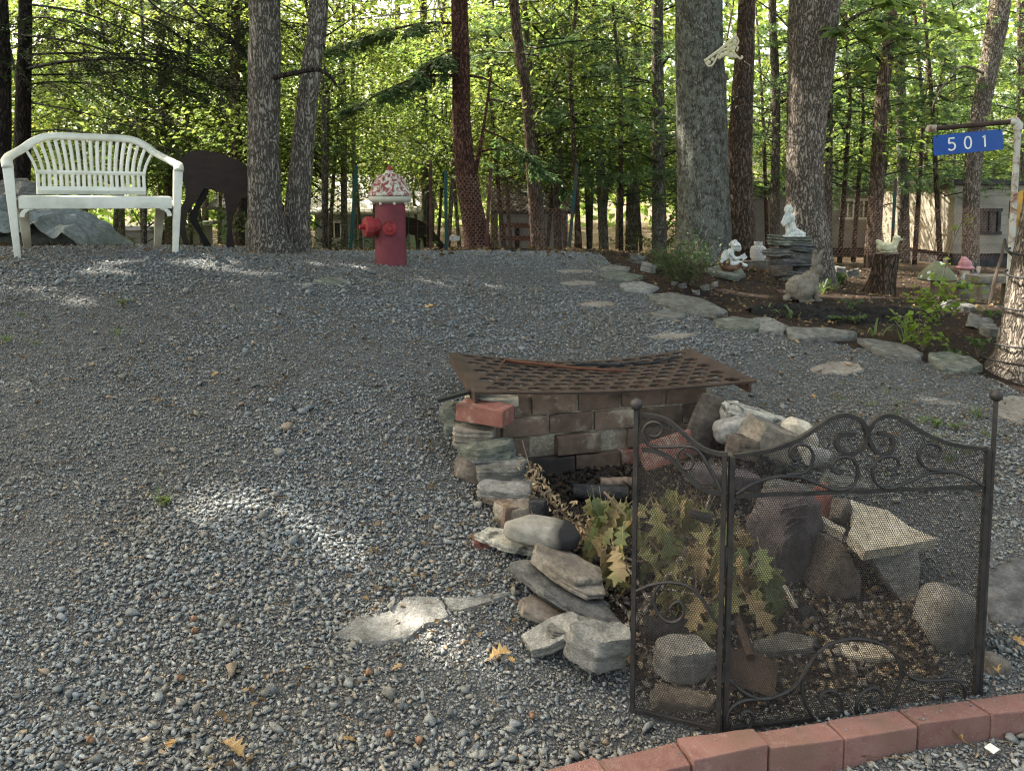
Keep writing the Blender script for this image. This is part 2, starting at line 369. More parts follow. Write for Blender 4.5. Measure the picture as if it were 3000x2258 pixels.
MAT['firebrick_black'] = brick_mat('blackened_fire_brick', (.07, .045, .038), (.11, .075, .06), .42)
MAT['redbrick'] = brick_mat('red_paver_brick', (.15, .060, .047), (.23, .105, .082), .56)
MAT['mortar'] = M('old_mortar', [(.16, .12, .085), (.27, .22, .16), (.40, .35, .27)], 14, .95, 1.0, 60, spots=(6, .56, .68, (.05, .042, .036)))
def block_mat():
    t = NT('red_concrete_block'); v = t.coord(); c = t.ramp(t.noise(v, 18, 8, .7), [(.3, (.165, .082, .069)), (.55, (.235, .128, .110)), (.75, (.30, .185, .160))])
    vo = t.n('TexVoronoi', Scale=170.0); t.l(v, vo.inputs['Vector']); sp = t.ramp(vo.outputs['Distance'], [(.10, (1, 1, 1)), (.22, (0, 0, 0))])
    c = t.mix(t.math('MULTIPLY', sp, .55), c, (.42, .31, .27)); br = t.ramp(t.noise(v, 9, 7, .7), [(.47, (0, 0, 0)), (.66, (1, 1, 1))]); c = t.mix(t.math('MULTIPLY', br, .75), c, (.13, .085, .06)); ef = t.ramp(t.noise(v, 13, 6, .7), [(.58, (0, 0, 0)), (.72, (1, 1, 1))]); c = t.mix(t.math('MULTIPLY', ef, .5), c, (.36, .27, .23))
    c = t.objvar(c, .12)
    return t.done(t.bsdf(c, .93, 0, .15, t.noise(v, 260, 6, .75), .8, .004))
MAT['block'] = block_mat()
def rust_mat(name, stops, sc=14, rough=.75, metal=.25):
    t = NT(name); v = t.coord(); c = t.ramp(t.noise(v, sc, 8, .65), stops)
    return t.done(t.bsdf(c, rough, metal, .3, t.noise(v, 120, 6, .7), .35, .003))
MAT['rust'] = rust_mat('rusted_steel_plate', [(.3, (.026, .018, .015)), (.52, (.055, .036, .027)), (.75, (.095, .064, .048))])
MAT['rust_red'] = rust_mat('red_rust', [(.3, (.055, .022, .014)), (.6, (.12, .048, .026)), (.8, (.17, .08, .05))])
MAT['iron'] = rust_mat('black_painted_iron', [(.35, (.022, .021, .021)), (.62, (.045, .041, .038)), (.78, (.09, .062, .048))], 26, .55, .3)
MAT['screenmesh'] = rust_mat('dull_steel_mesh', [(.35, (.034, .030, .027)), (.62, (.052, .045, .040)), (.78, (.08, .06, .047))], 26, .7, .2)
MAT['plastic'] = M('weathered_white_plastic', [(.48, .47, .38), (.62, .61, .52), (.69, .68, .59)], 3.5, .45, .15, 60, spots=(7, .57, .74, (.44, .42, .33)), spec=.4)
MAT['plastic_dark'] = M('darker_plastic', [(.20, .17, .12), (.34, .30, .22), (.45, .42, .33)], 6, .6, .2, 60)  # darker plastic tone for the rear legs
MAT['deer'] = M('dark_brown_plywood', [(.016, .0105, .008), (.022, .015, .0115), (.028, .0195, .015)], 5, .8, .25, 80, (1, 1, 3))
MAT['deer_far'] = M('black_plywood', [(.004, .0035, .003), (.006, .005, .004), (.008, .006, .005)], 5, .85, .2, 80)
def flaky(name, under, over, lo, hi, sc):
    t = NT(name); v = t.coord(); f = t.ramp(t.noise(v, sc, 8, .68, .6), [(lo, (0, 0, 0)), (hi, (1, 1, 1))])
    u = t.ramp(t.noise(v, 30, 5), [(.3, under), (.7, tuple(x * 1.5 for x in under))]); o2 = t.ramp(t.noise(v, 9, 6), [(.3, tuple(x * .72 for x in over)), (.7, over)])
    return t.done(t.bsdf(t.mix(f, u, o2), .6, 0, .3, f, .5, .004))
MAT['hydrant'] = flaky('faded_red_paint', (.075, .020, .022), (.175, .032, .042), .36, .47, 11)
MAT['hydrant_cap'] = flaky('red_cap_paint', (.075, .012, .014), (.30, .030, .032), .28, .42, 14)
MAT['hydrant_white'] = flaky('flaking_white_paint', (.17, .035, .032), (.55, .53, .43), .46, .53, 24)
MAT['hydrant_ring'] = flaky('aged_white_paint', (.16, .12, .08), (.56, .54, .43), .30, .42, 12)
MAT['concrete'] = M('garden_concrete', [(.105, .09, .068), (.18, .156, .12), (.245, .215, .17)], 14, .9, .5, 90, spots=(7, .6, .78, (.09, .075, .05)))
MAT['whitestat'] = M('weathered_white_cast_stone', [(.36, .37, .33), (.55, .56, .51), (.66, .66, .60)], 18, .85, .4, 90, spots=(16, .66, .76, (.22, .23, .17)))
MAT['brownstat'] = M('brown_cast_bear', [(.06, .03, .018), (.13, .065, .038), (.22, .13, .085)], 16, .8, .3, 90)
MAT['duck'] = M('cream_painted_duck', [(.30, .28, .16), (.56, .53, .34), (.66, .63, .44)], 18, .7, .4, 50, (1, 1, 2.5), spots=(20, .64, .70, (.13, .12, .05)))
MAT['pipe'] = flaky('rust_stained_white_pipe', (.17, .085, .05), (.56, .54, .47), .40, .50, 11)
MAT['signblue'] = M('blue_reflective_sign', [(.008, .060, .27), (.010, .072, .31), (.014, .085, .34)], 4, .4, .05, 60, spec=.5)
MAT['signwhite'] = M('white_reflective_digits', [(.72, .72, .70), (.78, .78, .76), (.82, .82, .80)], 4, .4, .02, 60)
MAT['wire_galv'] = M('red_lit_wire', [(.12, .065, .045), (.23, .135, .10), (.30, .20, .15)], 6, .7, .1, 60)  # reddish light on the wire painted into its colour
MAT['wire_green'] = M('dark_green_wire', [(.02, .035, .03), (.04, .055, .045), (.09, .09, .08)], 6, .6, .1, 60)
MAT['post_green'] = flaky('green_fence_post', (.07, .038, .026), (.012, .072, .060), .42, .50, 4)
MAT['post_rust'] = M('rusty_fence_post', [(.05, .022, .018), (.10, .045, .035), (.15, .075, .055)], 9, .85, .3, 60)
MAT['black'] = M('black_rubber', [(.008, .008, .009), (.014, .014, .015), (.02, .02, .02)], 9, .6, .1, 60)
MAT['tarp'] = M('grey_green_tarp', [(.14, .155, .15), (.205, .225, .215), (.26, .28, .27)], 5, .75, .5, 30)
MAT['soil'] = M('black_mulch', [(.006, .0055, .005), (.013, .011, .010), (.026, .022, .02)], 40, .95, 1.0, 120, bdist=.02)
MAT['cream_metal'] = M('cream_painted_bracket', [(.50, .44, .27), (.60, .54, .36), (.66, .60, .42)], 8, .6, .2, 60)
MAT['dry'] = M('dry_curled_leaf', [(.16, .11, .065), (.30, .22, .13), (.42, .33, .20)], 30, .9, .3, 80, var=.2)
def leaf_mat(name, dark, light, trans, var=.3, tmul=1.0):
    t = NT(name); a = t.n('Attribute', attribute_name='tint'); v = t.coord(rnd=False)
    c = t.ramp(t.noise(v, 1.3, 3, .6), [(.30, dark), (.70, light)]); c = t.mix(1.0, c, a.outputs['Color'], 'MULTIPLY'); c = t.objvar(c, var)
    b = t.bsdf(c, .5, 0, .35); hs = t.n('HueSaturation', Hue=.490, Saturation=1.0, Value=1.35 * tmul); t.l(c, hs.inputs['Color'])
    tr = t.n('BsdfTranslucent'); t.l(hs.outputs[0], tr.inputs['Color']); mx = t.n('MixShader'); mx.inputs[0].default_value = trans
    t.l(b.outputs[0], mx.inputs[1]); t.l(tr.outputs[0], mx.inputs[2]); return t.done(mx.outputs[0])
MAT['leaf'] = leaf_mat('broad_leaves', (.090, .160, .030), (.175, .250, .056), .60)
MAT['leaf_dark'] = leaf_mat('dark_leaves', (.055, .105, .024), (.11, .17, .040), .5)  # deeper leaf green of the dark saplings
MAT['leaf_lime'] = leaf_mat('lime_leaves', (.14, .22, .028), (.22, .31, .04), .5, .1)
MAT['needle'] = leaf_mat('pine_needles', (.060, .115, .042), (.12, .19, .075), .45, .2)
MAT['needle_dark'] = leaf_mat('hemlock_needles', (.016, .030, .012), (.034, .055, .020), .3, .15)
MAT['oakleaf'] = leaf_mat('wilted_oak_leaves', (.16, .155, .06), (.26, .235, .10), .3, .25)
MAT['oakleaf_green'] = leaf_mat('wilted_oak_leaves_green', (.085, .11, .04), (.14, .16, .062), .3, .25)
MAT['oakleaf_tan'] = leaf_mat('wilted_oak_leaves_tan', (.22, .16, .075), (.32, .245, .13), .25, .25)
MAT['fallen'] = leaf_mat('fallen_leaf', (.28, .17, .07), (.45, .31, .13), .15, .3)
MAT['shrub'] = leaf_mat('shrub_leaves', (.040, .085, .020), (.075, .13, .032), .4, .15)
MAT['grass'] = leaf_mat('grass_blades', (.075, .125, .03), (.14, .19, .055), .35, .2)
def bark(name, crack, plate, hi_, sc, lichen=None, stretch=.28, amt=(.52, .66), bstr=1.0, lich_sc=6):
    t = NT(name); v = t.coord((1, 1, stretch)); nz = t.n('TexNoise', Scale=sc * .5, Detail=4.0); t.l(v, nz.inputs['Vector'])
    wv = t.n('Mix', data_type='VECTOR'); wv.inputs[0].default_value = .22; t.l(v, wv.inputs[4]); t.l(nz.outputs['Color'], wv.inputs[5])
    vo = t.n('TexVoronoi', feature='DISTANCE_TO_EDGE', Scale=float(sc)); t.l(wv.outputs[1], vo.inputs['Vector'])
    e = t.ramp(vo.outputs['Distance'], [(.0, (0, 0, 0)), (.22, (1, 1, 1))]); pl = t.ramp(t.noise(v, sc * 1.6, 7, .65), [(.3, plate), (.72, hi_)])
    c = t.mix(e, crack, pl)
    if lichen:
        v2 = t.coord((1, 1, .75)); lm = t.ramp(t.noise(v2, lich_sc, 7, .7), [(amt[0], (0, 0, 0)), (amt[1], (1, 1, 1))]); c = t.mix(t.math('MULTIPLY', lm, .8), c, lichen)
    c = t.objvar(c, .12)
    hgt = t.math('ADD', t.math('MULTIPLY', e, .8), t.math('MULTIPLY', t.noise(v, sc * 4, 6, .7), .4))
    return t.done(t.bsdf(c, .95, 0, .12, hgt, bstr, .02))
MAT['bark_oak'] = bark('grey_oak_bark', (.055, .045, .035), (.185, .162, .132), (.33, .295, .245), 30, (.12, .135, .085), .30, (.60, .74))
MAT['bark_lichen'] = bark('lichen_oak_bark', (.045, .042, .035), (.13, .122, .10), (.22, .21, .175), 34, (.25, .262, .215), .35, (.44, .58), lich_sc=16)
MAT['bark_pale'] = bark('pale_oak_bark', (.06, .046, .036), (.23, .19, .15), (.38, .33, .27), 30, (.15, .16, .12), .30, (.64, .78))
MAT['bark_red'] = bark('reddish_pine_bark', (.035, .017, .013), (.10, .048, .036), (.20, .105, .078), 26, None, .35)
MAT['bark_pine'] = bark('brown_pine_bark', (.04, .028, .022), (.13, .09, .066), (.235, .172, .13), 26, (.10, .11, .07), .30, (.66, .8))
MAT['bark_bg'] = bark('grey_brown_bark', (.05, .042, .034), (.145, .12, .095), (.25, .21, .17), 26, (.13, .14, .09), .3, (.6, .75))
MAT['bark_dark'] = bark('dark_conifer_bark', (.012, .010, .009), (.032, .025, .020), (.06, .048, .04), 24, None, .3)
MAT['wood'] = M('weathered_wood', [(.07, .05, .035), (.13, .095, .07), (.20, .155, .12)], 9, .9, .5, 50, (1, 1, .2))
MAT['wood_tan'] = M('acorn_brown', [(.11, .055, .03), (.17, .09, .05), (.23, .14, .08)], 30, .6, .2, 60)
MAT['stumpwood'] = bark('weathered_stump', (.03, .02, .014), (.10, .065, .042), (.20, .14, .095), 22, (.11, .12, .08), .22, (.62, .76))
MAT['siding'] = M('pale_siding', [(.17, .165, .155), (.22, .215, .20), (.26, .255, .24)], 3, .7, .1, 40)
MAT['siding_grey'] = M('grey_siding', [(.22, .235, .23), (.29, .305, .30), (.34, .35, .345)], 3, .75, .1, 40)
MAT['siding_beige'] = M('beige_trailer_siding', [(.22, .20, .155), (.29, .265, .21), (.34, .31, .25)], 3, .6, .1, 40)
MAT['roof_dark'] = M('dark_roofing', [(.03, .028, .027), (.055, .05, .048), (.08, .075, .07)], 8, .9, .3, 50)
MAT['roof_pale'] = M('pale_metal_roof', [(.38, .36, .40), (.48, .46, .50), (.54, .52, .56)], 3, .5, .1, 50)
MAT['glass'] = M('dark_window_glass', [(.012, .014, .015), (.02, .022, .024), (.03, .032, .034)], 3, .08, 0, 20, spec=.6)
MAT['trim'] = M('white_trim', [(.50, .49, .46), (.58, .57, .54), (.62, .61, .58)], 5, .6, .1, 40)
MAT['door_red'] = M('reddish_door_trim', [(.10, .035, .025), (.16, .06, .045), (.20, .085, .065)], 5, .7, .2, 40)
MAT['pink'] = M('pink_painted_hat', [(.34, .14, .15), (.45, .21, .22), (.52, .28, .28)], 12, .7, .3, 60)
MAT['bluep'] = M('blue_painted_sleeve', [(.07, .13, .27), (.10, .18, .34), (.14, .23, .40)], 12, .6, .2, 60)
MAT['teal'] = M('teal_painted_vest', [(.006, .085, .075), (.012, .12, .105), (.02, .15, .13)], 12, .6, .2, 60)
MAT['skin'] = M('painted_skin', [(.42, .30, .22), (.52, .39, .30), (.58, .46, .37)], 12, .7, .2, 60)
MAT['mushroom'] = M('mossy_green_cap', [(.085, .095, .045), (.15, .155, .085), (.21, .21, .135)], 9, .8, .3, 60)
MAT['paintwhite'] = M('white_spot_paint', [(.46, .46, .42), (.58, .58, .53), (.64, .64, .59)], 12, .7, .2, 60)
MAT['greenw'] = M('pale_green_glass', [(.05, .08, .06), (.07, .10, .08), (.09, .12, .1)], 5, .3, .1, 40)
MAT['amber'] = M('amber_glass_panel', [(.28, .16, .03), (.40, .25, .06), (.50, .33, .10)], 8, .35, .2, 40)

# ------------------------------------------------------------------ ground sheet
def graded(lo, hi, fine_lo, fine_hi, step, grow=1.22):
    a = list(np.arange(fine_lo, fine_hi + 1e-6, step)); s = step
    while a[-1] < hi: s *= grow; a.append(min(a[-1] + s, hi))
    s = step
    while a[0] > lo: s *= grow; a.insert(0, max(a[0] - s, lo))
    return np.array(a)
gx = graded(-120, 120, -5.5, 5.8, .055); gy = graded(-40, 160, 1.0, 9.5, .055)
GX, GY = np.meshgrid(gx, gy); GZ = H(GX, GY); nx, ny = len(gx), len(gy)
I = np.arange(nx * ny).reshape(ny, nx); GF = np.c_[I[:-1, :-1].ravel(), I[:-1, 1:].ravel(), I[1:, 1:].ravel(), I[1:, :-1].ravel()]
EDGE = [gnd(u, v) for u, v in ((1800, 792), (1830, 812), (1880, 845), (1990, 905), (2090, 945), (2220, 958), (2360, 990), (2560, 1030), (2700, 1060), (2800, 1080), (2930, 1120))]
EX = np.array([p.x for p in EDGE]); EY = np.array([p.y for p in EDGE])
def in_bed(x, y):
    """planting bed behind the row of edging stones"""
    yb = np.interp(x, EX, EY, left=99, right=EY[-1] - .2); return (y > yb) & (x > EX[0] - .05)
cx = (GX.ravel()[GF]).mean(1); cy = (GY.ravel()[GF]).mean(1)
bed = in_bed(cx, cy); far = np.clip((cy - 7.4) / 1.2, 0, 1); pitf = inpoly(cx, cy, PIT)
gt = np.zeros((len(GF), 3)); gt[:, 0] = np.where(bed, 1, far); gt[:, 1] = pitf; gt[:, 2] = np.clip((cy - 9) / 5, 0, 1)
def ground_mat():
    t = NT('ground'); a = t.n('Attribute', attribute_name='tint'); sep = t.n('SeparateColor'); t.l(a.outputs['Color'], sep.inputs[0]); v = t.coord(rnd=False)
    vo = t.n('TexVoronoi', Scale=95.0); t.l(v, vo.inputs['Vector']); ve = t.n('TexVoronoi', feature='DISTANCE_TO_EDGE', Scale=95.0); t.l(v, ve.inputs['Vector']); sv = t.n('SeparateColor'); t.l(vo.outputs['Color'], sv.inputs[0]); grit = t.ramp(sv.outputs[0], [(.0, (.10, .103, .101)), (.5, (.155, .160, .157)), (1.0, (.23, .235, .23))]); grit = t.mix(t.ramp(ve.outputs['Distance'], [(.0, (1, 1, 1)), (.08, (0, 0, 0))]), grit, (.07, .069, .066))
    dust = t.ramp(t.noise(v, 1.6, 5, .6), [(.52, (0, 0, 0)), (.74, (1, 1, 1))]); grit = t.mix(t.math('MULTIPLY', dust, .40), grit, (.11, .082, .060))
    soil = t.ramp(t.noise(v, 40, 8, .7), [(.3, (.022, .015, .011)), (.52, (.062, .042, .031)), (.74, (.125, .088, .064))])
    soil = t.mix(t.ramp(t.noise(v, 2.2, 4, .6), [(.46, (0, 0, 0)), (.66, (1, 1, 1))]), soil, (.028, .022, .018))
    ash = t.ramp(t.noise(v, 60, 7, .7), [(.3, (.020, .017, .015)), (.55, (.055, .044, .036)), (.78, (.14, .11, .085))])
    wood = t.ramp(t.noise(v, 5, 8, .7), [(.3, (.08, .06, .04)), (.55, (.17, .125, .09)), (.8, (.12, .15, .06))])
    c = t.mix(sep.outputs[0], grit, soil); c = t.mix(sep.outputs[1], c, ash); c = t.mix(sep.outputs[2], c, wood)
    return t.done(t.bsdf(c, .95, 0, .1, t.math('ADD', t.noise(v, 120, 8, .75), t.math('MINIMUM', t.math('MULTIPLY', ve.outputs['Distance'], 4.0), .8)), .9, .012))
ground = link('ground', np_mesh('ground', np.c_[GX.ravel(), GY.ravel(), GZ.ravel()], GF, gt, smooth=True), ground_mat(), kind='structure')

# ------------------------------------------------------------------ crushed stone
def hull_templates(n, pts, seed, flat):
    rg = np.random.default_rng(seed); out = []
    for _ in range(n):
        bm = bmesh.new(); P = rg.normal(size=(pts, 3)); P /= np.abs(P).max(1)[:, None]; P *= rg.uniform(.6, 1.0, (pts, 1)); P *= (1, rg.uniform(.6, .95), flat * rg.uniform(.7, 1.3))
        vs = [bm.verts.new(p) for p in P]; bmesh.ops.convex_hull(bm, input=vs); bmesh.ops.triangulate(bm, faces=bm.faces)
        loose = [v for v in bm.verts if not v.link_faces]; bmesh.ops.delete(bm, geom=loose, context='VERTS'); bm.verts.index_update(); bm.verts.ensure_lookup_table()
        out.append((np.array([v.co[:] for v in bm.verts]), np.array([[v.index for v in f.verts] for f in bm.faces]))); bm.free()
    return out
def scatter(P, size, tmpl, tint, seed, tilt=.5, sink=.25):
    """many loose pieces as one sheet of real geometry; P (n,3), size (n,), tint (n,3)"""
    rg = np.random.default_rng(seed); n = len(P); which = rg.integers(0, len(tmpl), n); Vs, Fs, Ts = [], [], []; base = 0
    az = rg.uniform(0, 2 * np.pi, n); tx = rg.normal(0, tilt, n); ty = rg.normal(0, tilt, n)
    for k, (TV, TF) in enumerate(tmpl):
        s = np.where(which == k)[0]
        if len(s) == 0: continue
        ca, sa = np.cos(az[s]), np.sin(az[s]); cx_, sx = np.cos(tx[s]), np.sin(tx[s]); cy_, sy = np.cos(ty[s]), np.sin(ty[s])
        Z = np.zeros_like(ca); O = np.ones_like(ca)
        Rz = np.stack([np.stack([ca, -sa, Z], -1), np.stack([sa, ca, Z], -1), np.stack([Z, Z, O], -1)], 1)
        Rx = np.stack([np.stack([O, Z, Z], -1), np.stack([Z, cx_, -sx], -1), np.stack([Z, sx, cx_], -1)], 1)
        Ry = np.stack([np.stack([cy_, Z, sy], -1), np.stack([Z, O, Z], -1), np.stack([-sy, Z, cy_], -1)], 1)
        Rm = Rx @ Ry @ Rz; W = np.einsum('nij,vj->nvi', Rm, TV) * size[s][:, None, None]
        W[:, :, 2] -= (W[:, :, 2].min(1) * (1 - sink))[:, None]; W += P[s][:, None, :]
        F = TF[None] + (np.arange(len(s)) * len(TV))[:, None, None] + base; base += len(s) * len(TV)
        Vs.append(W.reshape(-1, 3)); Fs.append(F.reshape(-1, 3)); Ts.append(np.repeat(tint[s], len(TF), 0))
    return np.concatenate(Vs), np.concatenate(Fs), np.concatenate(Ts)
FLAGS = []        # outlines that gravel must leave bare
def stone_tints(n, rg):
    t = np.ones((n, 3)) * rg.normal(.98, .15, (n, 1)).clip(.55, 1.45); k = rg.random(n)
    t *= np.where(k[:, None] < .70, (0.965, 1.0, 1.03), np.where(k[:, None] < .95, (1.05, 1.0, .92), (1.22, .98, .76))); return t
def gravel_zone(name, y0, y1, dens, smin, smax, seed, pts=7, flat=.50, tone=1.0):
    rg = np.random.default_rng(seed); X0 = -(.70 * y1 + .35); X1 = .70 * y1 + .35
    n = int(dens * (X1 - X0) * (y1 - y0)); x = rg.uniform(X0, X1, n); y = rg.uniform(y0, y1, n)
    keep = (np.abs(x) < .70 * y + .35) & ~inpoly(x, y, PIT) & ~in_bed(x, y)
    for fo in FLAGS:
        fc = np.mean(fo, axis=0); keep &= ~inpoly(x, y, [fc + (np.array(q) - fc) * .88 for q in fo])
    bx_ = np.array([p.x for p in BLK]); keep &= ~((y > np.interp(x, bx_, [p.y - .005 for p in BLK])) & (y < np.interp(x, [p.x for p in BLKB], [p.y + .01 for p in BLKB])) & (x > BLK[0].x))
    cl = fbm(np.c_[x * 1.3, y * 1.3, 0 * x], 21, 3); warm = fbm(np.c_[x * 1.6, y * 1.6, 0 * x], 44, 4); keep &= rg.random(n) < np.clip(.95 + cl * .8, .60, 1)
    x, y, cl, warm = x[keep], y[keep], cl[keep], np.clip(warm[keep] * 1.6, -.3, 1)[:, None]; s = smin * (smax / smin) ** (rg.random(len(x)) ** 1.8) * (1 + .40 * cl)
    V, F, T = scatter(np.c_[x, y, H(x, y) + .001], s * .54, hull_templates(36, pts, seed, flat), stone_tints(len(x), rg) * tone * (1 + warm * np.array([.0, -.06, -.14])), seed + 1, .30, .12)
    return link(name, np_mesh(name, V, F, T), MAT['gravel'], kind='stuff', label='loose blue-grey crushed stone covering the sloping yard', cat='gravel')

# ================================================================== retaining blocks
wall = thing('block_edging', (BLK[2].x, BLK[2].y, -.02), 'curved low edging of red concrete blocks along the gravel', 'edging')
for i in range(len(BLK) - 1):
    a, b, c, d = BLK[i], BLK[i + 1], BLKB[i + 1], BLKB[i]
    m = (a + b + c + d) / 4; rg = random.Random(i); g = .0022; dz = rg.uniform(-.007, .006)
    def sh(p, q): e = (q - p).normalized() * g; return p + e
    top = [sh(a, b), sh(b, a), sh(c, d), sh(d, c)]; top = [Vector((p.x + rg.uniform(-.002, .002), p.y + rg.uniform(-.002, .002), p.z + dz)) for p in top]
    bot = [Vector((p.x, p.y, -.06)) for p in top]
    V = np.array([(q - m)[:] for q in bot + top]); mb = MB().add(V, [(3, 2, 1, 0), (4, 5, 6, 7), (0, 1, 5, 4), (1, 2, 6, 5), (2, 3, 7, 6), (3, 0, 4, 7)])
    o = mb.build('block', MAT['block'], wall, bevel=.0035); o.location = m - wall.location
    bm = bmesh.new(); bm.from_mesh(o.data); bmesh.ops.triangulate(bm, faces=bm.faces); bmesh.ops.subdivide_edges(bm, edges=[e for e in bm.edges if e.calc_length() > .03], cuts=3, use_grid_fill=True)
    P = np.array([v.co[:] for v in bm.verts]); dsp = fbm(P * 60 + i * 9, i, 3) * .0018 + fbm(P * 14 + i * 5, i + 3, 2) * .002
    for v, q in zip(bm.verts, dsp): v.co += v.normal * q
    bm.to_mesh(o.data); bm.free()

# ================================================================== fire pit back wall
WA = at(1408, 1400, 3.03); WB = at(2085, 1380, 3.29); wd = Vector((WB.x - WA.x, WB.y - WA.y, 0)); WL = wd.length; wd.normalize(); wnrm = Vector((wd.y, -wd.x, 0))
Z0 = .165; CH = .0845; yaw = math.atan2(wd.y, wd.x)
pitw = thing('fire_pit_wall', (WA.x, WA.y, Z0), 'sooty mortared brick back wall of the fire pit under the rusty grate', 'wall', rot=(0, 0, yaw))
core = MB().box((WL / 2, .075, CH * 2), (WL - .012, .145, CH * 4 - .010)); co = core.build('mortar', MAT['mortar'], pitw)
bm = bmesh.new(); bm.from_mesh(co.data); bmesh.ops.subdivide_edges(bm, edges=bm.edges, cuts=24, use_grid_fill=True)
P = np.array([v.co[:] for v in bm.verts]); dsp = fbm(P * 22, 4, 4) * .010
for v, q in zip(bm.verts, dsp): v.co += v.normal * q
bm.to_mesh(co.data); bm.free()
def brick_obj(parent, c, dims, mat, seed, rot=(0, 0, 0), name='brick', **kw):
    me = MB().box((0, 0, 0), dims).build(name, mat, parent, bevel=.004, **kw); bm = bmesh.new(); bm.from_mesh(me.data)
    bmesh.ops.triangulate(bm, faces=bm.faces); bmesh.ops.subdivide_edges(bm, edges=[e for e in bm.edges if e.calc_length() > .03], cuts=2, use_grid_fill=True)
    P = np.array([v.co[:] for v in bm.verts]); dsp = fbm(P * 45 + seed, seed, 3) * .0030 + fbm(P * 12 + seed, seed + 2, 2) * .0035
    for v, q in zip(bm.verts, dsp): v.co += v.normal * q
    bm.to_mesh(me.data); bm.free(); me.location = c; me.rotation_euler = rot; return me
k = 0
rows = {0: [(.10, .17, 0, 'firebrick', .03), (.285, .192, -.035, 'firebrick_black', 0), (.487, .19, -.028, 'firebrick', 0), (.685, .19, -.02, 'redbrick', 0), (.88, .17, 0, 'firebrick', 0)],
        1: [(.105, .19, .0, 'firebrick', 0), (.40, .185, -.03, 'firebrick', 0), (.72, .19, -.004, 'firebrick', 0), (.905, .12, 0, 'firebrick', 0)],
        2: [(.03, .09, .0, 'firebrick', 0), (.18, .185, -.003, 'firebrick', 0), (.375, .18, -.002, 'firebrick', 0), (.57, .185, -.004, 'firebrick', 0), (.77, .19, -.002, 'firebrick', 0), (.925, .1, 0, 'firebrick', 0)],
        3: [(.105, .185, -.004, 'firebrick', 0), (.30, .185, -.005, 'firebrick', 0), (.495, .18, -.002, 'firebrick', 0), (.69, .185, -.003, 'firebrick', 0), (.885, .18, -.002, 'firebrick', 0)]}
for r_, lst in rows.items():
    for xc, w, dy, mt, tw in lst:
        k += 1; brick_obj(pitw, (xc, .045 + dy, CH * (r_ + .5)), (w, .11, CH - .008), MAT[mt], k, (random.uniform(-.03, .03), random.uniform(-.015, .015) + tw, random.uniform(-.03, .03)))
# ================================================================== grate: rusty plate with hexagonal holes
GA, GB = at(1390, 1148, 2.93), at(2218, 1115, 3.22)
gxv = GB - GA; GW = gxv.length; gxv.normalize(); gyv = Vector((-.30, .95, .045)); gyv = (gyv - gxv * gyv.dot(gxv)).normalized(); gzv = gxv.cross(gyv); GD = .60
grate = thing('fire_grate', GA, 'rusty steel plate with rows of hexagonal holes lying over the fire pit', 'grate')
def gsag(x, y):
    s = x / GW; return -(.020 + .028 * y / GD) * math.sin(math.pi * min(max(s, 0), 1)) + .010 * math.sin(3 * s + y * 4) * y / GD
def G(x, y, z=0): return gxv * x + gyv * y + gzv * (gsag(x, y) + z)
nc = 13; cw, rh = (GW - .09) / nc, .0625; nc, nr = nc, int((GD - .03) / rh); th = .009
mb = MB(); hexr = .0362
def hexp(cx_, cy_): return [(cx_ + hexr * 1.04 * math.cos(a), cy_ + hexr * .80 * math.sin(a)) for a in [R(60 * q) for q in range(6)]]
x0g = (GW - nc * cw) / 2; y0g = (GD - nr * rh) / 2
bm = bmesh.new(); cells = []
def v_(x, y): return bm.verts.new((x, y, 0))
for r_ in range(nr):
    sh_ = cw / 2 if r_ % 2 else 0; nn = nc - (1 if r_ % 2 else 0)
    yl, yh = y0g + r_ * rh, y0g + (r_ + 1) * rh
    for q in range(nn):
        xl = x0g + sh_ + q * cw; cxx, cyy = xl + cw / 2, (yl + yh) / 2
        hv = [bm.verts.new((hx, hy, 0)) for hx, hy in hexp(cxx, cyy)]
        O = [bm.verts.new(p + (0,)) for p in ((xl + cw, cyy), (xl + cw, yh), (cxx, yh), (xl, yh), (xl, cyy), (xl, yl), (cxx, yl), (xl + cw, yl))]
        for f in ((O[0], O[1], hv[1], hv[0]), (O[1], O[2], hv[1]), (O[2], hv[2], hv[1]), (O[2], O[3], hv[2]), (O[3], O[4], hv[3], hv[2]), (O[4], O[5], hv[4], hv[3]), (O[5], O[6], hv[4]), (O[6], hv[5], hv[4]), (O[6], O[7], hv[5]), (O[7], O[0], hv[0], hv[5])): bm.faces.new(f)
    for xa, xb in ((0, x0g + sh_), (x0g + sh_ + nn * cw, GW)):
        ns = max(1, int((xb - xa) / .045))
        for q in range(ns):
            a_, b_ = xa + (xb - xa) * q / ns, xa + (xb - xa) * (q + 1) / ns; bm.faces.new([v_(a_, yl), v_(b_, yl), v_(b_, yh), v_(a_, yh)])
for ya, yb in ((0, y0g), (GD - y0g, GD)):
    for q in range(40): a_, b_ = GW * q / 40, GW * (q + 1) / 40; bm.faces.new([v_(a_, ya), v_(b_, ya), v_(b_, yb), v_(a_, yb)])
bmesh.ops.remove_doubles(bm, verts=bm.verts, dist=1e-4); bmesh.ops.recalc_face_normals(bm, faces=bm.faces)
ext = bmesh.ops.extrude_face_region(bm, geom=list(bm.faces)); nv = [e for e in ext['geom'] if isinstance(e, bmesh.types.BMVert)]
for v in nv: v.co.z = -th
for v in bm.verts: v.co = G(v.co.x, v.co.y, v.co.z)
bmesh.ops.recalc_face_normals(bm, faces=bm.faces); me = bpy.data.meshes.new('plate'); bm.to_mesh(me); bm.free()
link('plate', me, MAT['rust'], grate)
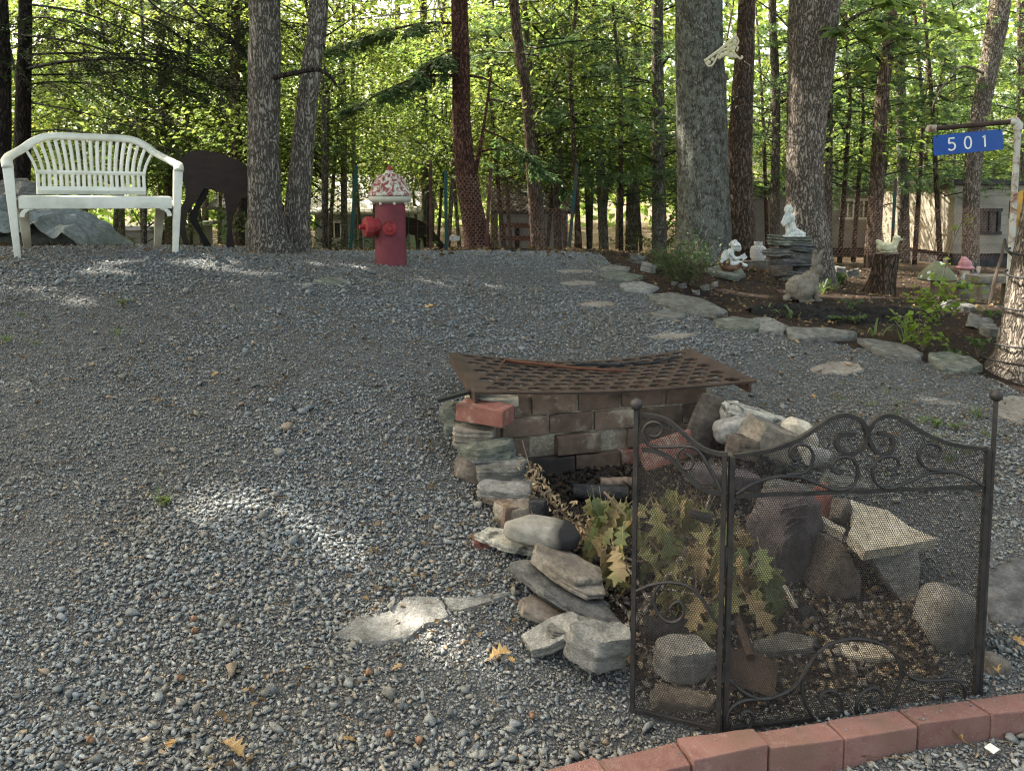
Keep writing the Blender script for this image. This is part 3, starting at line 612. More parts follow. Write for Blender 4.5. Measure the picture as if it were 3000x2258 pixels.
for xx, nm in ((.008, 'flange'), (GW - .03, 'flange')):
    m2 = MB()
    for q in range(10):
        ya, yb = GD * q / 10, GD * (q + 1) / 10; pa, pb = G(xx, ya, -th - .02), G(xx, yb, -th - .02); m2.bar(pa, pb, .012, .038, gzv)
    m2.build(nm, MAT['rust'], grate)
# burnt sticks lying on the grate
def stick(name, pts, r, mat, label, cat='stick', group=None, n=7, seed=0, side=()):
    pts = [Vector(p) for p in pts]; rg = random.Random(seed); fine = []
    for i in range(len(pts) - 1):
        for q in range(4): fine.append(pts[i].lerp(pts[i + 1], q / 4) + Vector((rg.uniform(-1, 1), rg.uniform(-1, 1), rg.uniform(-1, 1))) * r * .35)
    fine.append(pts[-1]); L = len(fine); mb = MB().tube([p - pts[0] for p in fine], [r * (1 - .45 * i / L) * rg.uniform(.85, 1.12) for i in range(L)], n)
    for a_, b_, r2 in side: mb.tube([Vector(a_) - pts[0], (Vector(a_) + Vector(b_)) / 2 - pts[0] + Vector((0, 0, .006)), Vector(b_) - pts[0]], [r2, r2 * .8, r2 * .5], 5)
    return mb.build(name, mat, smooth=True, label=label, cat=cat, group=group, loc=pts[0])
gp = lambda u, v: GA + G(*(lambda p: ((p - GA).dot(gxv), (p - GA).dot(gyv)))(atz(u, v, GA.z - .015)), .012)
stick('burnt_stick', [gp(1480, 1068), gp(1590, 1072), gp(1700, 1078), gp(1840, 1082)], .009, MAT['rust_red'], 'thin reddish burnt stick lying across the grate', seed=3, side=[(gp(1480, 1068), gp(1455, 1105), .005)])
stick('burnt_stick', [gp(1685, 1064), gp(1800, 1060), gp(1900, 1056), gp(1990, 1047)], .0085, MAT['char'], 'blackened burnt stick lying on the far part of the grate', seed=5)
tube_l = MB(); a_, b_ = at(1282, 1172, 2.98), at(1392, 1143, 3.02); tube_l.bar(Vector(), b_ - a_, .03, .012); tube_l.build('black_strap', MAT['black'], label='black flat strap sticking out under the grate corner', cat='strap', loc=a_)

# ================================================================== dry-laid stones of the pit
def st(u, v, y, w, h, dep, mat, seed, label, rot=(0, 0, 0), name='pit_stone', grp='stones stacked round the fire pit', **kw):
    c = at(u, v, y); s = pxm(y) * 1.03; el = R(5) + math.atan((v - PV) / FPX); dep = dep * .85; hh = h * s / math.cos(R(12))
    if kw.get('box', .45) < .56 and h < w * .8: hh = max(.022, (h * s * 1.06 - dep * math.sin(el) * .75) / math.cos(el))
    return rock(name, c, (w * s, dep, hh), MAT[mat] if isinstance(mat, str) else mat, seed, rot, label, 'stone', grp, **kw)
def br(u, v, y, dims, mat, seed, label, rot):
    o = brick_obj(None, at(u, v, y), dims, MAT[mat], seed, rot, name='loose_brick'); tag(o, label, 'brick', 'loose bricks of the fire pit'); return o
br(1420, 1208, 2.93, (.20, .10, .066), 'redbrick', 31, 'loose red brick with sooty end on top of the left stone stack', (0, .03, -.42))
br(1440, 1172, 3.05, (.21, .09, .03), 'stone_cream', 32, 'thin pale paver behind the red brick under the grate corner', (0, 0, .05))
st(1318, 1212, 3.02, 70, 62, .10, 'slate_green', 40, 'small pale green stone left of the red brick', box=.5)
st(1345, 1255, 2.98, 90, 44, .10, 'slate_green', 49, 'thin greenish stone wedged below the small pale green stone', box=.4, strata=.05)
st(1388, 1275, 2.93, 130, 62, .13, 'stone_tan', 41, 'layered grey-tan stone beneath the red brick', (0, .06, .1), strata=.10, box=.4)
st(1420, 1322, 2.86, 180, 74, .17, 'slate_green', 42, 'greenish rounded slab below the layered stone', (0, -.12, .15), strata=.05)
st(1385, 1385, 2.84, 110, 90, .14, 'stone_brown', 50, 'dark brown stone half buried at the foot of the stack', box=.5)
st(1463, 1378, 2.79, 165, 74, .19, 'slate', 43, 'brown-grey slab below the greenish slab', (0, -.05, -.1), strata=.07)
st(1480, 1432, 2.70, 165, 62, .18, 'slate_pale', 44, 'pale grey flat-topped slab in the left stack', (.10, .06, -.1), box=.32, rough=.04)
st(1520, 1500, 2.60, 150, 80, .14, 'stone_tan', 45, 'squat tan boulder below the pale flat slab', box=.5)
br(1485, 1505, 2.58, (.05, .08, .075), 'firebrick', 46, 'broken brown brick end beside the squat tan boulder', (0, .1, .4))
st(1440, 1345, 2.84, 150, 26, .15, 'slate_dark', 161, 'thin dark slate between the greenish and brown-grey slabs', (0, .04, .1), strata=.08)
st(1400, 1300, 2.90, 150, 24, .15, 'slate', 162, 'thin grey slate under the layered grey-tan stone', (0, -.05, -.1), strata=.08)
st(1690, 1700, 2.24, 190, 24, .14, 'stone_tan', 163, 'thin tan slate under the thick tan slab', (.05, .38, -.2), strata=.08)
st(1690, 1838, 2.06, 190, 30, .12, 'slate', 164, 'flat grey slate behind the pale rough boulder', (0, .12, .1), strata=.08)
st(1580, 1492, 2.57, 64, 66, .09, 'char', 47, 'small blackened block beside the squat tan boulder', box=.35)
st(1470, 1462, 2.66, 120, 40, .12, 'stone_brown', 51, 'brown stone packed under the pale flat slab', box=.5)
st(1520, 1588, 2.43, 300, 40, .17, 'stone_white', 48, 'long thin white lichen slab sticking out of the left stack', (0, .13, -.05), box=.3, rough=.03)
br(1425, 1592, 2.46, (.09, .07, .04), 'redbrick', 52, 'red brick fragment under the long white lichen slab', (0, .05, .1))
def dark_end():
    t = NT('half_charred_stone'); v = t.coord(rnd=False); c = t.ramp(t.noise(v, 30, 7, .65), [(.3, (.15, .14, .115)), (.55, (.24, .225, .19)), (.75, (.32, .305, .26))]); s = t.n('SeparateXYZ'); t.l(v, s.inputs[0])
    x = t.math('ADD', s.outputs[0], t.math('MULTIPLY', t.noise(v, 12, 4), .06)); f = t.ramp(t.math('MULTIPLY', x, 4.0), [(.20, (0, 0, 0)), (.36, (1, 1, 1))]); c = t.mix(f, c, (.014, .014, .015))
    return t.done(t.bsdf(c, .85, 0, .25, t.noise(v, 60, 7, .7), .6, .008))
st(1590, 1556, 2.38, 230, 62, .15, dark_end(), 53, 'oval grey stone with one charred black end', (0, .12, -.1), box=.7, rough=.03, cuts=3)
st(1650, 1662, 2.27, 235, 82, .17, 'stone_tan', 54, 'thick tan slab leaning at the pit mouth', (0, .36, -.25), box=.45, cuts=5)
st(1640, 1722, 2.25, 330, 46, .18, 'slate', 55, 'long grey slate slab under the thick tan slab', (.08, .42, -.3), box=.3, rough=.04, strata=.03)
st(1710, 1775, 2.18, 250, 40, .16, 'slate_dark', 56, 'dark slate slab lowest under the leaning slabs', (0, .30, -.2), box=.3, rough=.04)
st(1600, 1790, 2.16, 200, 60, .16, 'stone_brown', 57, 'brown rubble stone under the leaning slabs', (0, .35, 0), box=.5)
st(1618, 1858, 2.04, 190, 66, .10, 'slate_pale', 58, 'pointed pale slate fin at the front of the pit', (.35, -.42, .1), box=.4)
st(1755, 1893, 1.97, 200, 125, .12, 'slate_pale', 59, 'pale rough boulder beside the fire screen', (.1, .16, .2), box=.5, strata=.10)
# right side
st(2062, 1232, 3.16, 92, 165, .07, 'stone_brown', 60, 'upright dark slab at the right end of the brick wall', (.1, .25, .2), box=.4)
st(2228, 1226, 3.12, 210, 50, .12, 'stone_white', 61, 'white streaked long stone on top of the right heap', (0, .30, -.1), box=.45)
st(2140, 1205, 3.14, 90, 56, .09, 'stone_white', 67, 'small white stone at the near end of the right heap', box=.6)
st(2345, 1266, 3.02, 110, 66, .10, 'stone_cream', 62, 'cream rounded stone at the end of the right heap', (0, .35, 0), box=.6)
st(2150, 1258, 3.06, 120, 70, .11, 'river', 63, 'smooth grey stone in the right heap', (0, -.2, 0), box=.8, cuts=2)
st(2262, 1290, 2.98, 185, 96, .14, 'stone_tan', 64, 'brown and tan boulder in the right heap', (0, .40, 0), box=.5)
st(2180, 1308, 2.96, 120, 70, .12, 'stone_brown', 65, 'dark brown boulder low in the right heap', (0, .1, 0))
st(2390, 1345, 2.86, 120, 70, .12, 'river', 66, 'grey stone at the foot of the right heap', (0, .3, 0), box=.7)
st(2480, 1420, 2.72, 150, 50, .12, 'slate', 68, 'grey slab on the right rim of the pit', (0, .25, 0))
br(1955, 1318, 2.97, (.22, .035, .10), 'redbrick', 69, 'flat red paver leaning against the pit wall', (-.35, -.22, .25))
st(2110, 1395, 2.80, 240, 56, .12, 'stone_purple', 70, 'long purplish stone lying inside the pit', (0, .14, 0))
st(2330, 1455, 2.66, 200, 80, .12, 'slate', 78, 'grey wedge stone behind the purplish stump', (0, .2, 0))
# purplish stump-like stone, cream slabs
st(2300, 1590, 2.46, 270, 330, .20, 'stone_purple', 71, 'large purplish brown burnt stump leaning in the pit', (.2, -.18, .2), name='burnt_stump', cuts=9, rough=.09)
st(2440, 1655, 2.36, 150, 160, .14, 'stone_brown', 72, 'mossy brown stone below the cream slab', (0, .1, 0))
def prism(name, px, y, thick, mat, label, lean=0.0, cat='stone'):
    c = at(sum(p[0] for p in px) / len(px), sum(p[1] for p in px) / len(px), y); V = []
    for u, v in px: q = at(u, v, y); V.append(Vector((q.x, y + (q.z - c.z) * lean, q.z)) - c)
    nrm = Vector((0, 1, -lean)).normalized() if lean else Vector((0, 1, 0)); n = len(V); bm = bmesh.new()
    vs = [bm.verts.new(p) for p in V]; f = bm.faces.new(vs); r_ = bmesh.ops.extrude_face_region(bm, geom=[f])
    for e in r_['geom']:
        if isinstance(e, bmesh.types.BMVert): e.co += nrm * thick
    bmesh.ops.recalc_face_normals(bm, faces=bm.faces); bmesh.ops.triangulate(bm, faces=bm.faces)
    for _ in range(3): bmesh.ops.subdivide_edges(bm, edges=[e for e in bm.edges if e.calc_length() > .02], cuts=1, use_grid_fill=True); bmesh.ops.triangulate(bm, faces=bm.faces)
    P = np.array([v.co[:] for v in bm.verts]); d = fbm(P * 30 + thick * 99, 5, 3) * .004 + fbm(P * 9, 7, 2) * .004
    for v, q in zip(bm.verts, d): v.co += v.normal * q
    me = bpy.data.meshes.new(name); bm.to_mesh(me); bm.free(); me.polygons.foreach_set('use_smooth', np.ones(len(me.polygons), bool)); me.set_sharp_from_angle(angle=R(40))
    return link(name, me, MAT[mat], label=label, cat=cat, loc=c)
def tri_slab(name, top, thick, mat, label, seed):
    """slab whose broad upper face is given by photo pixels with distances"""
    V = [at(*p) for p in top]; c = sum(V, Vector()) / len(V); n = (V[1] - V[0]).cross(V[2] - V[0]).normalized()
    if n.z < 0: n = -n
    bm = bmesh.new(); f = bm.faces.new([bm.verts.new(p - c) for p in V]); r_ = bmesh.ops.extrude_face_region(bm, geom=[f])
    for e in r_['geom']:
        if isinstance(e, bmesh.types.BMVert): e.co -= n * thick
    bmesh.ops.recalc_face_normals(bm, faces=bm.faces); bmesh.ops.triangulate(bm, faces=bm.faces)
    for _ in range(3): bmesh.ops.subdivide_edges(bm, edges=[e for e in bm.edges if e.calc_length() > .02], cuts=1, use_grid_fill=True); bmesh.ops.triangulate(bm, faces=bm.faces)
    P = np.array([v.co[:] for v in bm.verts]); d = fbm(P * 30 + seed, seed, 3) * .004 + fbm(P * 8 + seed, seed + 1, 2) * .006
    for v, q in zip(bm.verts, d): v.co += v.normal * q
    me = bpy.data.meshes.new(name); bm.to_mesh(me); bm.free(); me.polygons.foreach_set('use_smooth', np.ones(len(me.polygons), bool)); me.set_sharp_from_angle(angle=R(40))
    return link(name, me, MAT[mat], label=label, cat='stone', loc=c)
tri_slab('broken_slab', [(2490, 1462, 2.56), (2600, 1495, 2.52), (2660, 1540, 2.44), (2745, 1578, 2.36), (2640, 1598, 2.30), (2535, 1612, 2.28), (2485, 1560, 2.36), (2500, 1520, 2.44)], .035, 'stone_cream', 'large cream concrete slab leaning on stones in the pit', 81)
prism('broken_slab', [(2555, 1640), (2700, 1615), (2695, 1690), (2680, 1750), (2635, 1752), (2590, 1690)], 2.30, .05, 'slate_pale', 'pale wedge of concrete propping the cream slab', .25)
tri_slab('broken_slab', [(2380, 1510, 2.50), (2400, 1505, 2.52), (2480, 1550, 2.40), (2470, 1562, 2.38)], .03, 'stone_cream', 'narrow cream concrete sliver beside the large cream slab', 83)
st(2405, 1470, 2.54, 70, 110, .06, 'redbrick', 84, 'short pinkish clay pipe piece standing behind the cream slab', (0, -.2, 0), name='clay_pipe_piece', box=.7)
st(2462, 1500, 2.50, 80, 80, .07, 'stone_brown', 85, 'dark round stone tucked against the cream slab', box=.9)
st(2775, 1818, 2.13, 205, 190, .17, 'river', 73, 'big smooth grey boulder at the right of the pit', (0, .45, .2), box=.85, cuts=2, rough=.03)
st(2908, 1948, 2.03, 92, 66, .09, 'stone_tan', 74, 'small rounded tan stone on the gravel beside the screen', (0, .15, 0), box=.85, cuts=2, rough=.03)
st(1995, 1925, 2.02, 190, 118, .14, 'river', 75, 'blocky grey boulder behind the left screen leaf', (0, .1, .15), box=.5)
st(2000, 2062, 1.93, 215, 86, .10, 'stone_tan', 76, 'low pitted stone at the foot of the left screen leaf', (0, .12, 0), rough=.12)
def gflag(name, px, thick, mat, seed, label, rise=.012, grp=None, hole=True, cat='stone', tilt=0.0):
    o = [gnd(u, v) for u, v in px]
    if hole: FLAGS.append([(p.x, p.y) for p in o])
    return flag(name, o, thick, MAT[mat], seed, label, cat, grp, rise, tilt)
gflag('pit_slab', [(2200, 1900), (2300, 1880), (2390, 1890), (2380, 1915), (2280, 1935), (2210, 1930)], .03, 'slate', 90, 'flat grey slab lying behind the shovel blade', .02)
gflag('pit_slab', [(2440, 1900), (2520, 1900), (2610, 1905), (2625, 1955), (2540, 1948), (2460, 1935)], .025, 'stone_cream', 91, 'flat cream slab on the pit floor behind the screen', .015)
# burnt wood
def logm(name, a, b, r, mat, label, seed, cat='log'):
    a, b = Vector(a), Vector(b); n, L = 14, 20; rg = np.random.default_rng(seed); d = (b - a); ln = d.length; d.normalize(); u = d.orthogonal().normalized(); w = d.cross(u); V, F = [], []
    for i in range(L + 1):
        for k_ in range(n):
            an = 2 * math.pi * k_ / n; q = np.array([[math.cos(an) * 1.5, math.sin(an) * 1.5, i * .5 + seed]]); rr = r * (1 + .22 * fbm(q, seed, 3)[0]); V.append(d * (ln * i / L) + (u * math.cos(an) + w * math.sin(an)) * rr)
    for i in range(L):
        for k_ in range(n): F.append((i * n + k_, i * n + (k_ + 1) % n, (i + 1) * n + (k_ + 1) % n, (i + 1) * n + k_))
    F.append(tuple(range(n))[::-1]); F.append(tuple(range(L * n, (L + 1) * n)))
    return MB().add(V, F).build(name, mat, smooth=True, label=label, cat=cat, loc=a)
up_ = lambda u, v, r_: gnd(u, v) + Vector((0, 0, r_))
logm('charred_log', up_(1890, 1875, .03), up_(2050, 1885, .03), .035, MAT['char'], 'charred black log end behind the left screen leaf', 3)
logm('charred_log', up_(1680, 1462, .03), up_(1840, 1475, .03), .03, MAT['char'], 'charred log lying along the foot of the brick wall', 4)
logm('rotten_wood', up_(1760, 1425, .016), up_(1850, 1430, .016), .02, MAT['wood'], 'brown rotten wood chunk at the foot of the brick wall', 5, 'wood')
logm('charred_log', up_(2340, 1825, .015), up_(2375, 1815, .015), .020, MAT['char'], 'short charred lump beside the pale splinter', 6)
logm('bleached_wood', up_(2295, 1750, .03), up_(2330, 1800, .008), .009, MAT['stone_cream'], 'bleached pale splinter lying in the debris', 7, 'wood')
stick('branch', [at(1832, 1840, 2.05), at(1900, 1760, 2.12), at(1960, 1690, 2.18), at(2010, 1610, 2.26)], .013, MAT['bark_pale'], 'lichen-spotted grey branch with a cut orange end', seed=9, side=[(at(1960, 1690, 2.18), at(2060, 1700, 2.16), .005), (at(1850, 1820, 2.06), at(1818, 1770, 2.06), .006), (at(1930, 1725, 2.14), at(2050, 1745, 2.12), .004), (at(1900, 1760, 2.12), at(1830, 1650, 2.2), .005)])
# shovel
shv = thing('shovel', at(2210, 2000, 1.94), 'rusty shovel with worn blade leaning in the leaves', 'shovel'); o_ = shv.location
bm = bmesh.new(); gridv = []
pA, pB, pC, pD = at(2135, 1905, 1.99), at(2282, 1945, 1.97), at(2262, 2038, 1.90), at(2120, 2022, 1.91)
for j in range(9):
    rowv = []
    for i in range(9):
        s, t_ = i / 8, j / 8; p = pA.lerp(pB, s).lerp(pD.lerp(pC, s), t_) - o_; edge = .5 + .5 * math.cos(math.pi * (s - .5) * 1.6 * t_ ** 2); p += Vector((0, .03 * math.sin(math.pi * s) - .012 * t_, 0)); rowv.append(bm.verts.new(p))
    gridv.append(rowv)
for j in range(8):
    for i in range(8): bm.faces.new((gridv[j][i], gridv[j][i + 1], gridv[j + 1][i + 1], gridv[j + 1][i]))
ex = bmesh.ops.extrude_face_region(bm, geom=list(bm.faces))
for e in ex['geom']:
    if isinstance(e, bmesh.types.BMVert): e.co += Vector((0, .003, .001))
bmesh.ops.recalc_face_normals(bm, faces=bm.faces); me = bpy.data.meshes.new('blade'); bm.to_mesh(me); bm.free(); link('blade', me, MAT['rust'], shv)
hA, hB = at(2200, 1925, 1.985), at(2085, 1520, 2.36)
MB().tube([hA - o_, at(2150, 1780, 2.17) - o_, hB - o_], [.013, .012, .013], 8).build('shaft', MAT['rust'], shv, smooth=True)
MB().tube([at(2018, 1502, 2.36) - o_, at(2065, 1515, 2.35) - o_, at(2120, 1532, 2.34) - o_], [.012, .016, .014], 8).build('handle', MAT['char'], shv, smooth=True)

# ================================================================== fire screen
PL0, PL1 = atz(1852, 2082, .0), atz(2104, 2142, .0); PM0, PM1 = atz(2124, 2142, .0), atz(2856, 2050, .0)
scr = thing('fire_screen', PM0, 'black iron folding fire screen with mesh, scrolls and ball finials', 'fire screen')
so_ = scr.location.copy()
class Panel:
    def __init__(s, a, b): s.a = a; s.d = Vector((b.x - a.x, b.y - a.y, 0)); s.L = s.d.length; s.d.normalize(); s.n = Vector((s.d.y, -s.d.x, 0))
    def pt(s, u, v, off=0): r_ = ray(u, v); o = Vector((0, 0, CAM_Z)); t = (s.a - o).dot(s.n) / r_.dot(s.n); return o + r_ * t + s.n * off - so_
    def st(s, p): q = p + so_ - s.a; return (q.dot(s.d), q.z)
    def w(s, x, z, off=0): return s.a + s.d * x + Vector((0, 0, z)) + s.n * off - so_
def z6(l): return [(1800 + x / 1.8433, 1100 + y / 1.8433) for x, y in l]
def z7(l): return [(1800 + x / 1.8433, 1600 + y / 1.8433) for x, y in l]
def smooth_path(pts, n=5):
    out = []; P = [pts[0]] + list(pts) + [pts[-1]]
    for i in range(1, len(P) - 2):
        for q in range(n):
            t = q / n; p0, p1, p2, p3 = P[i - 1], P[i], P[i + 1], P[i + 2]; out.append(.5 * ((2 * p1) + (p2 - p0) * t + (2 * p0 - 5 * p1 + 4 * p2 - p3) * t * t + (3 * p1 - p0 - 3 * p2 + p3) * t ** 3))
    out.append(pts[-1]); return out
def bars(pan, lists, r, name, off=.0, n=6, parent=scr, flat=1.0):
    mb = MB()
    for l in lists: mb.tube(smooth_path([pan.pt(u, v, off) for u, v in l]), r, n, flat=flat)
    return mb.build(name, MAT['iron'], parent, smooth=True)
def hexwire(pan, top, name, x0, x1, r=.00068, cw=.0062, ch=.0054, z0=.012):
    """expanded-metal mesh: hexagonal cells of real wire, clipped to the panel outline"""
    tx = np.array([p[0] for p in top]); tz = np.array([p[1] for p in top]); zmax = tz.max(); segs = []
    nr_ = int((zmax - z0) / ch) + 1; ncol = int((x1 - x0) / cw) + 1
    A, B = [], []
    for j in range(nr_):
        sh_ = .5 * cw if j % 2 else 0; xs = x0 + sh_ + np.arange(ncol) * cw; zz = z0 + j * ch
        l = np.c_[xs, np.full(ncol, zz)]; m_ = np.c_[xs + cw / 2, np.full(ncol, zz + ch * .34)]; r2 = np.c_[xs + cw, np.full(ncol, zz)]; up = np.c_[xs + cw / 2, np.full(ncol, zz + ch)]
        A += [l, m_, m_]; B += [m_, r2, up]
    A = np.concatenate(A); B = np.concatenate(B); mid = (A + B) / 2
    ok = (mid[:, 0] > x0) & (mid[:, 0] < x1) & (mid[:, 1] < np.interp(mid[:, 0], tx, tz)); A, B = A[ok], B[ok]
    d = B - A; d /= np.linalg.norm(d, axis=1)[:, None]; pr = np.c_[-d[:, 1], d[:, 0]]
    base = np.array((pan.a - so_)[:]); dx = np.array(pan.d[:]); nn = np.array(pan.n[:]); up = np.array([0, 0, 1.])
    def W(q, off): return base + q[:, :1] * dx + q[:, 1:] * up + nn * off
    w_ = r * 1.15; Vl = np.stack([W(A + pr * w_, r * .6), W(A - pr * w_, r * .6), W(A, -r * 1.2), W(B + pr * w_, r * .6), W(B - pr * w_, r * .6), W(B, -r * 1.2)], 1)
    n_ = len(A); idx = (np.arange(n_) * 6)[:, None, None]; F = np.array([[0, 1, 4, 3], [1, 2, 5, 4], [2, 0, 3, 5]])[None] + idx
    return link(name, np_mesh(name, Vl.reshape(-1, 3), F.reshape(-1, 4)), MAT['screenmesh'], scr)
def panel_top(pan, l): q = sorted([pan.st(pan.pt(u, v)) for u, v in l]); return q
pm, pl = Panel(PM0, PM1), Panel(PL0, PL1)
topL = z6([(645, 435), (740, 420), (830, 405), (920, 375), (1010, 335), (1100, 275), (1180, 225), (1240, 212), (1300, 225), (1340, 255), (1360, 300)])
curlL = z6([(1360, 300), (1355, 350), (1330, 395), (1280, 425), (1240, 420), (1210, 395), (1200, 360), (1215, 325), (1250, 315), (1300, 318)])
topR = z6([(2005, 395), (1900, 385), (1800, 365), (1700, 325), (1620, 280), (1550, 235), (1480, 215), (1420, 232), (1385, 270), (1370, 310)])
curlR = z6([(1370, 310), (1375, 350), (1400, 395), (1440, 425), (1480, 418), (1500, 385), (1500, 345), (1480, 320), (1420, 312)])
zt0 = pm.st(pm.pt(*topL[0]))[1]; zt1 = pm.st(pm.pt(*topR[0]))[1]
fr = MB(); fr.bar(pm.w(0, -.005), pm.w(0, zt0), .0125, .0125, pm.n); fr.bar(pm.w(pm.L, -.005), pm.w(pm.L, zt1), .0125, .0125, pm.n); fr.bar(pm.w(.007, .006), pm.w(pm.L - .007, .006), .010, .010)
fr.build('center_frame', MAT['iron'], scr, bevel=.001)
bars(pm, [topL + curlL[1:], topR + curlR[1:]], .0072, 'arched_top', n=4)
bars(pm, [z6([(650, 650), (1100, 632), (1540, 616), (1985, 600)])], .0062, 'crossbar', n=4)
S = [z6([(650, 635), (740, 580), (850, 545), (920, 540), (1000, 545), (1080, 575), (1160, 605), (1220, 612), (1280, 590), (1305, 540), (1305, 490), (1280, 450), (1240, 435), (1195, 445), (1170, 475), (1175, 510), (1205, 525), (1230, 510)]),
     z6([(925, 530), (1010, 522), (1050, 490), (1068, 440), (1055, 395), (1020, 370), (975, 370), (945, 395), (945, 425), (965, 445), (1005, 440)]),
     z6([(1985, 590), (1900, 545), (1830, 518), (1760, 515), (1690, 525), (1600, 560), (1520, 595), (1460, 605), (1410, 580), (1390, 540), (1390, 490), (1410, 455), (1450, 435), (1500, 435), (1525, 460), (1520, 490), (1490, 508), (1465, 500)]),
     z6([(1760, 508), (1690, 500), (1650, 470), (1635, 420), (1655, 380), (1690, 362), (1735, 370), (1755, 395), (1745, 425), (1720, 432), (1690, 425)]),
     z7([(615, 710), (680, 770), (760, 810), (830, 812), (920, 780), (980, 735), (1015, 680), (1040, 640), (1090, 570), (1160, 520), (1250, 495), (1340, 495), (1430, 520), (1490, 560), (1530, 620), (1540, 690), (1525, 760), (1490, 830), (1450, 880)]),
     z7([(1040, 650), (1010, 720), (1015, 810), (1050, 890), (1090, 930), (1160, 925), (1210, 880), (1220, 830), (1195, 785), (1150, 770), (1115, 790), (1105, 820), (1125, 845)]),
     z7([(1530, 640), (1580, 690), (1650, 715), (1740, 715), (1820, 710), (1865, 735), (1885, 780), (1870, 830), (1820, 845), (1770, 835), (1760, 800), (1780, 768), (1810, 770)]), z7([(1755, 700), (1830, 645), (1905, 590)]),
     z7([(770, 815), (690, 825), (630, 860), (605, 910), (615, 970), (660, 995), (710, 980), (740, 940), (740, 900), (715, 880), (685, 895), (680, 915)]),
     z7([(1300, 900), (1300, 850), (1320, 800), (1360, 765), (1400, 758), (1430, 785), (1420, 815), (1390, 830), (1360, 820)])]
for s_ in S: bars(pm, [s_], .0042, 'scroll', off=.005, n=6)
hexwire(pm, panel_top(pm, topL + topR), 'wire_mesh', .004, pm.L - .004)
# left leaf
ltop = z6([(150, 212), (220, 220), (290, 245), (360, 300), (420, 355), (490, 400), (560, 420), (612, 425)])
zl0 = pl.st(pl.pt(1882, 1200))[1]; zl1 = pl.st(pl.pt(*ltop[-1]))[1]
fr = MB(); fr.bar(pl.w(0, -.003), pl.w(0, zl0), .0115, .0115, pl.n); fr.bar(pl.w(pl.L, -.005), pl.w(pl.L, zl1), .0115, .0115, pl.n); fr.bar(pl.w(.006, .006), pl.w(pl.L - .006, .006), .010, .010)
fr.build('side_frame', MAT['iron'], scr, bevel=.001)
bars(pl, [ltop], .0070, 'arched_top', n=4); bars(pl, [z6([(150, 400), (220, 410), (290, 440), (350, 490), (400, 545), (450, 595), (510, 625), (585, 635)])], .0070, 'crossbar', n=4)
SL = [z6([(195, 320), (230, 325), (258, 300), (255, 265), (225, 248), (185, 255), (160, 290), (165, 335), (190, 370), (230, 382), (310, 380), (390, 375)]), z6([(385, 415), (420, 440), (425, 475), (400, 500), (365, 490), (343, 450), (350, 410), (385, 382), (430, 385), (470, 420), (510, 490), (550, 560), (580, 625)]),
      z7([(120, 235), (190, 205), (260, 190), (330, 190), (400, 210), (460, 260), (510, 330), (545, 400)]), z7([(255, 195), (225, 235), (215, 290), (235, 350), (280, 395), (330, 400), (370, 370), (375, 325), (350, 292), (320, 305), (300, 330)])]
for s_ in SL: bars(pl, [s_], .0042, 'scroll', off=.005, n=6)
hexwire(pl, panel_top(pl, ltop), 'wire_mesh', .004, pl.L - .004)
MB().ell(pl.w(0, zl0 + .012), (.0155, .0155, .0155), n=20).build('finial', MAT['iron'], scr, smooth=True)
# right leaf, folded back almost along the line of sight
PR0 = PM1 + pm.d * .014; PR1 = PR0 + Vector((PR0.x, PR0.y, 0)).normalized() * .215; pr_ = Panel(PR0, PR1)
fr = MB(); fr.bar(pr_.w(0, -.003), pr_.w(0, zl0 + .012), .0115, .0115, pr_.n); fr.bar(pr_.w(pr_.L, .0), pr_.w(pr_.L, zt1 - .02), .0115, .0115, pr_.n); fr.bar(pr_.w(.006, .012), pr_.w(pr_.L - .006, .012), .010, .010)
fr.build('side_frame', MAT['iron'], scr, bevel=.001)
MB().tube([pr_.w(pr_.L * t, zt1 - .02 * t) for t in np.linspace(0, 1, 10)], .0065, 4).build('arched_top', MAT['iron'], scr)
MB().tube([pr_.w(pr_.L * t, .50 + .09 * (3 * t * t - 2 * t ** 3)) for t in np.linspace(0, 1, 10)], .0060, 4).build('crossbar', MAT['iron'], scr)
hexwire(pr_, [(pr_.L * t, zt1 - .02 * t) for t in np.linspace(0, 1, 10)], 'wire_mesh', .004, pr_.L - .004)
MB().ell(pr_.w(0, zl0 + .022), (.0155, .0155, .0155), n=20).build('finial', MAT['iron'], scr, smooth=True)
for zz in (.13, .42):
    MB().tube([(pl.w(pl.L, zz) + pm.w(0, zz)) / 2, (pl.w(pl.L, zz + .05) + pm.w(0, zz + .05)) / 2], .006, 8).build('hinge', MAT['iron'], scr)
    MB().tube([(pr_.w(0, zz) + pm.w(pm.L, zz)) / 2, (pr_.w(0, zz + .05) + pm.w(pm.L, zz + .05)) / 2], .006, 8).build('hinge', MAT['iron'], scr)

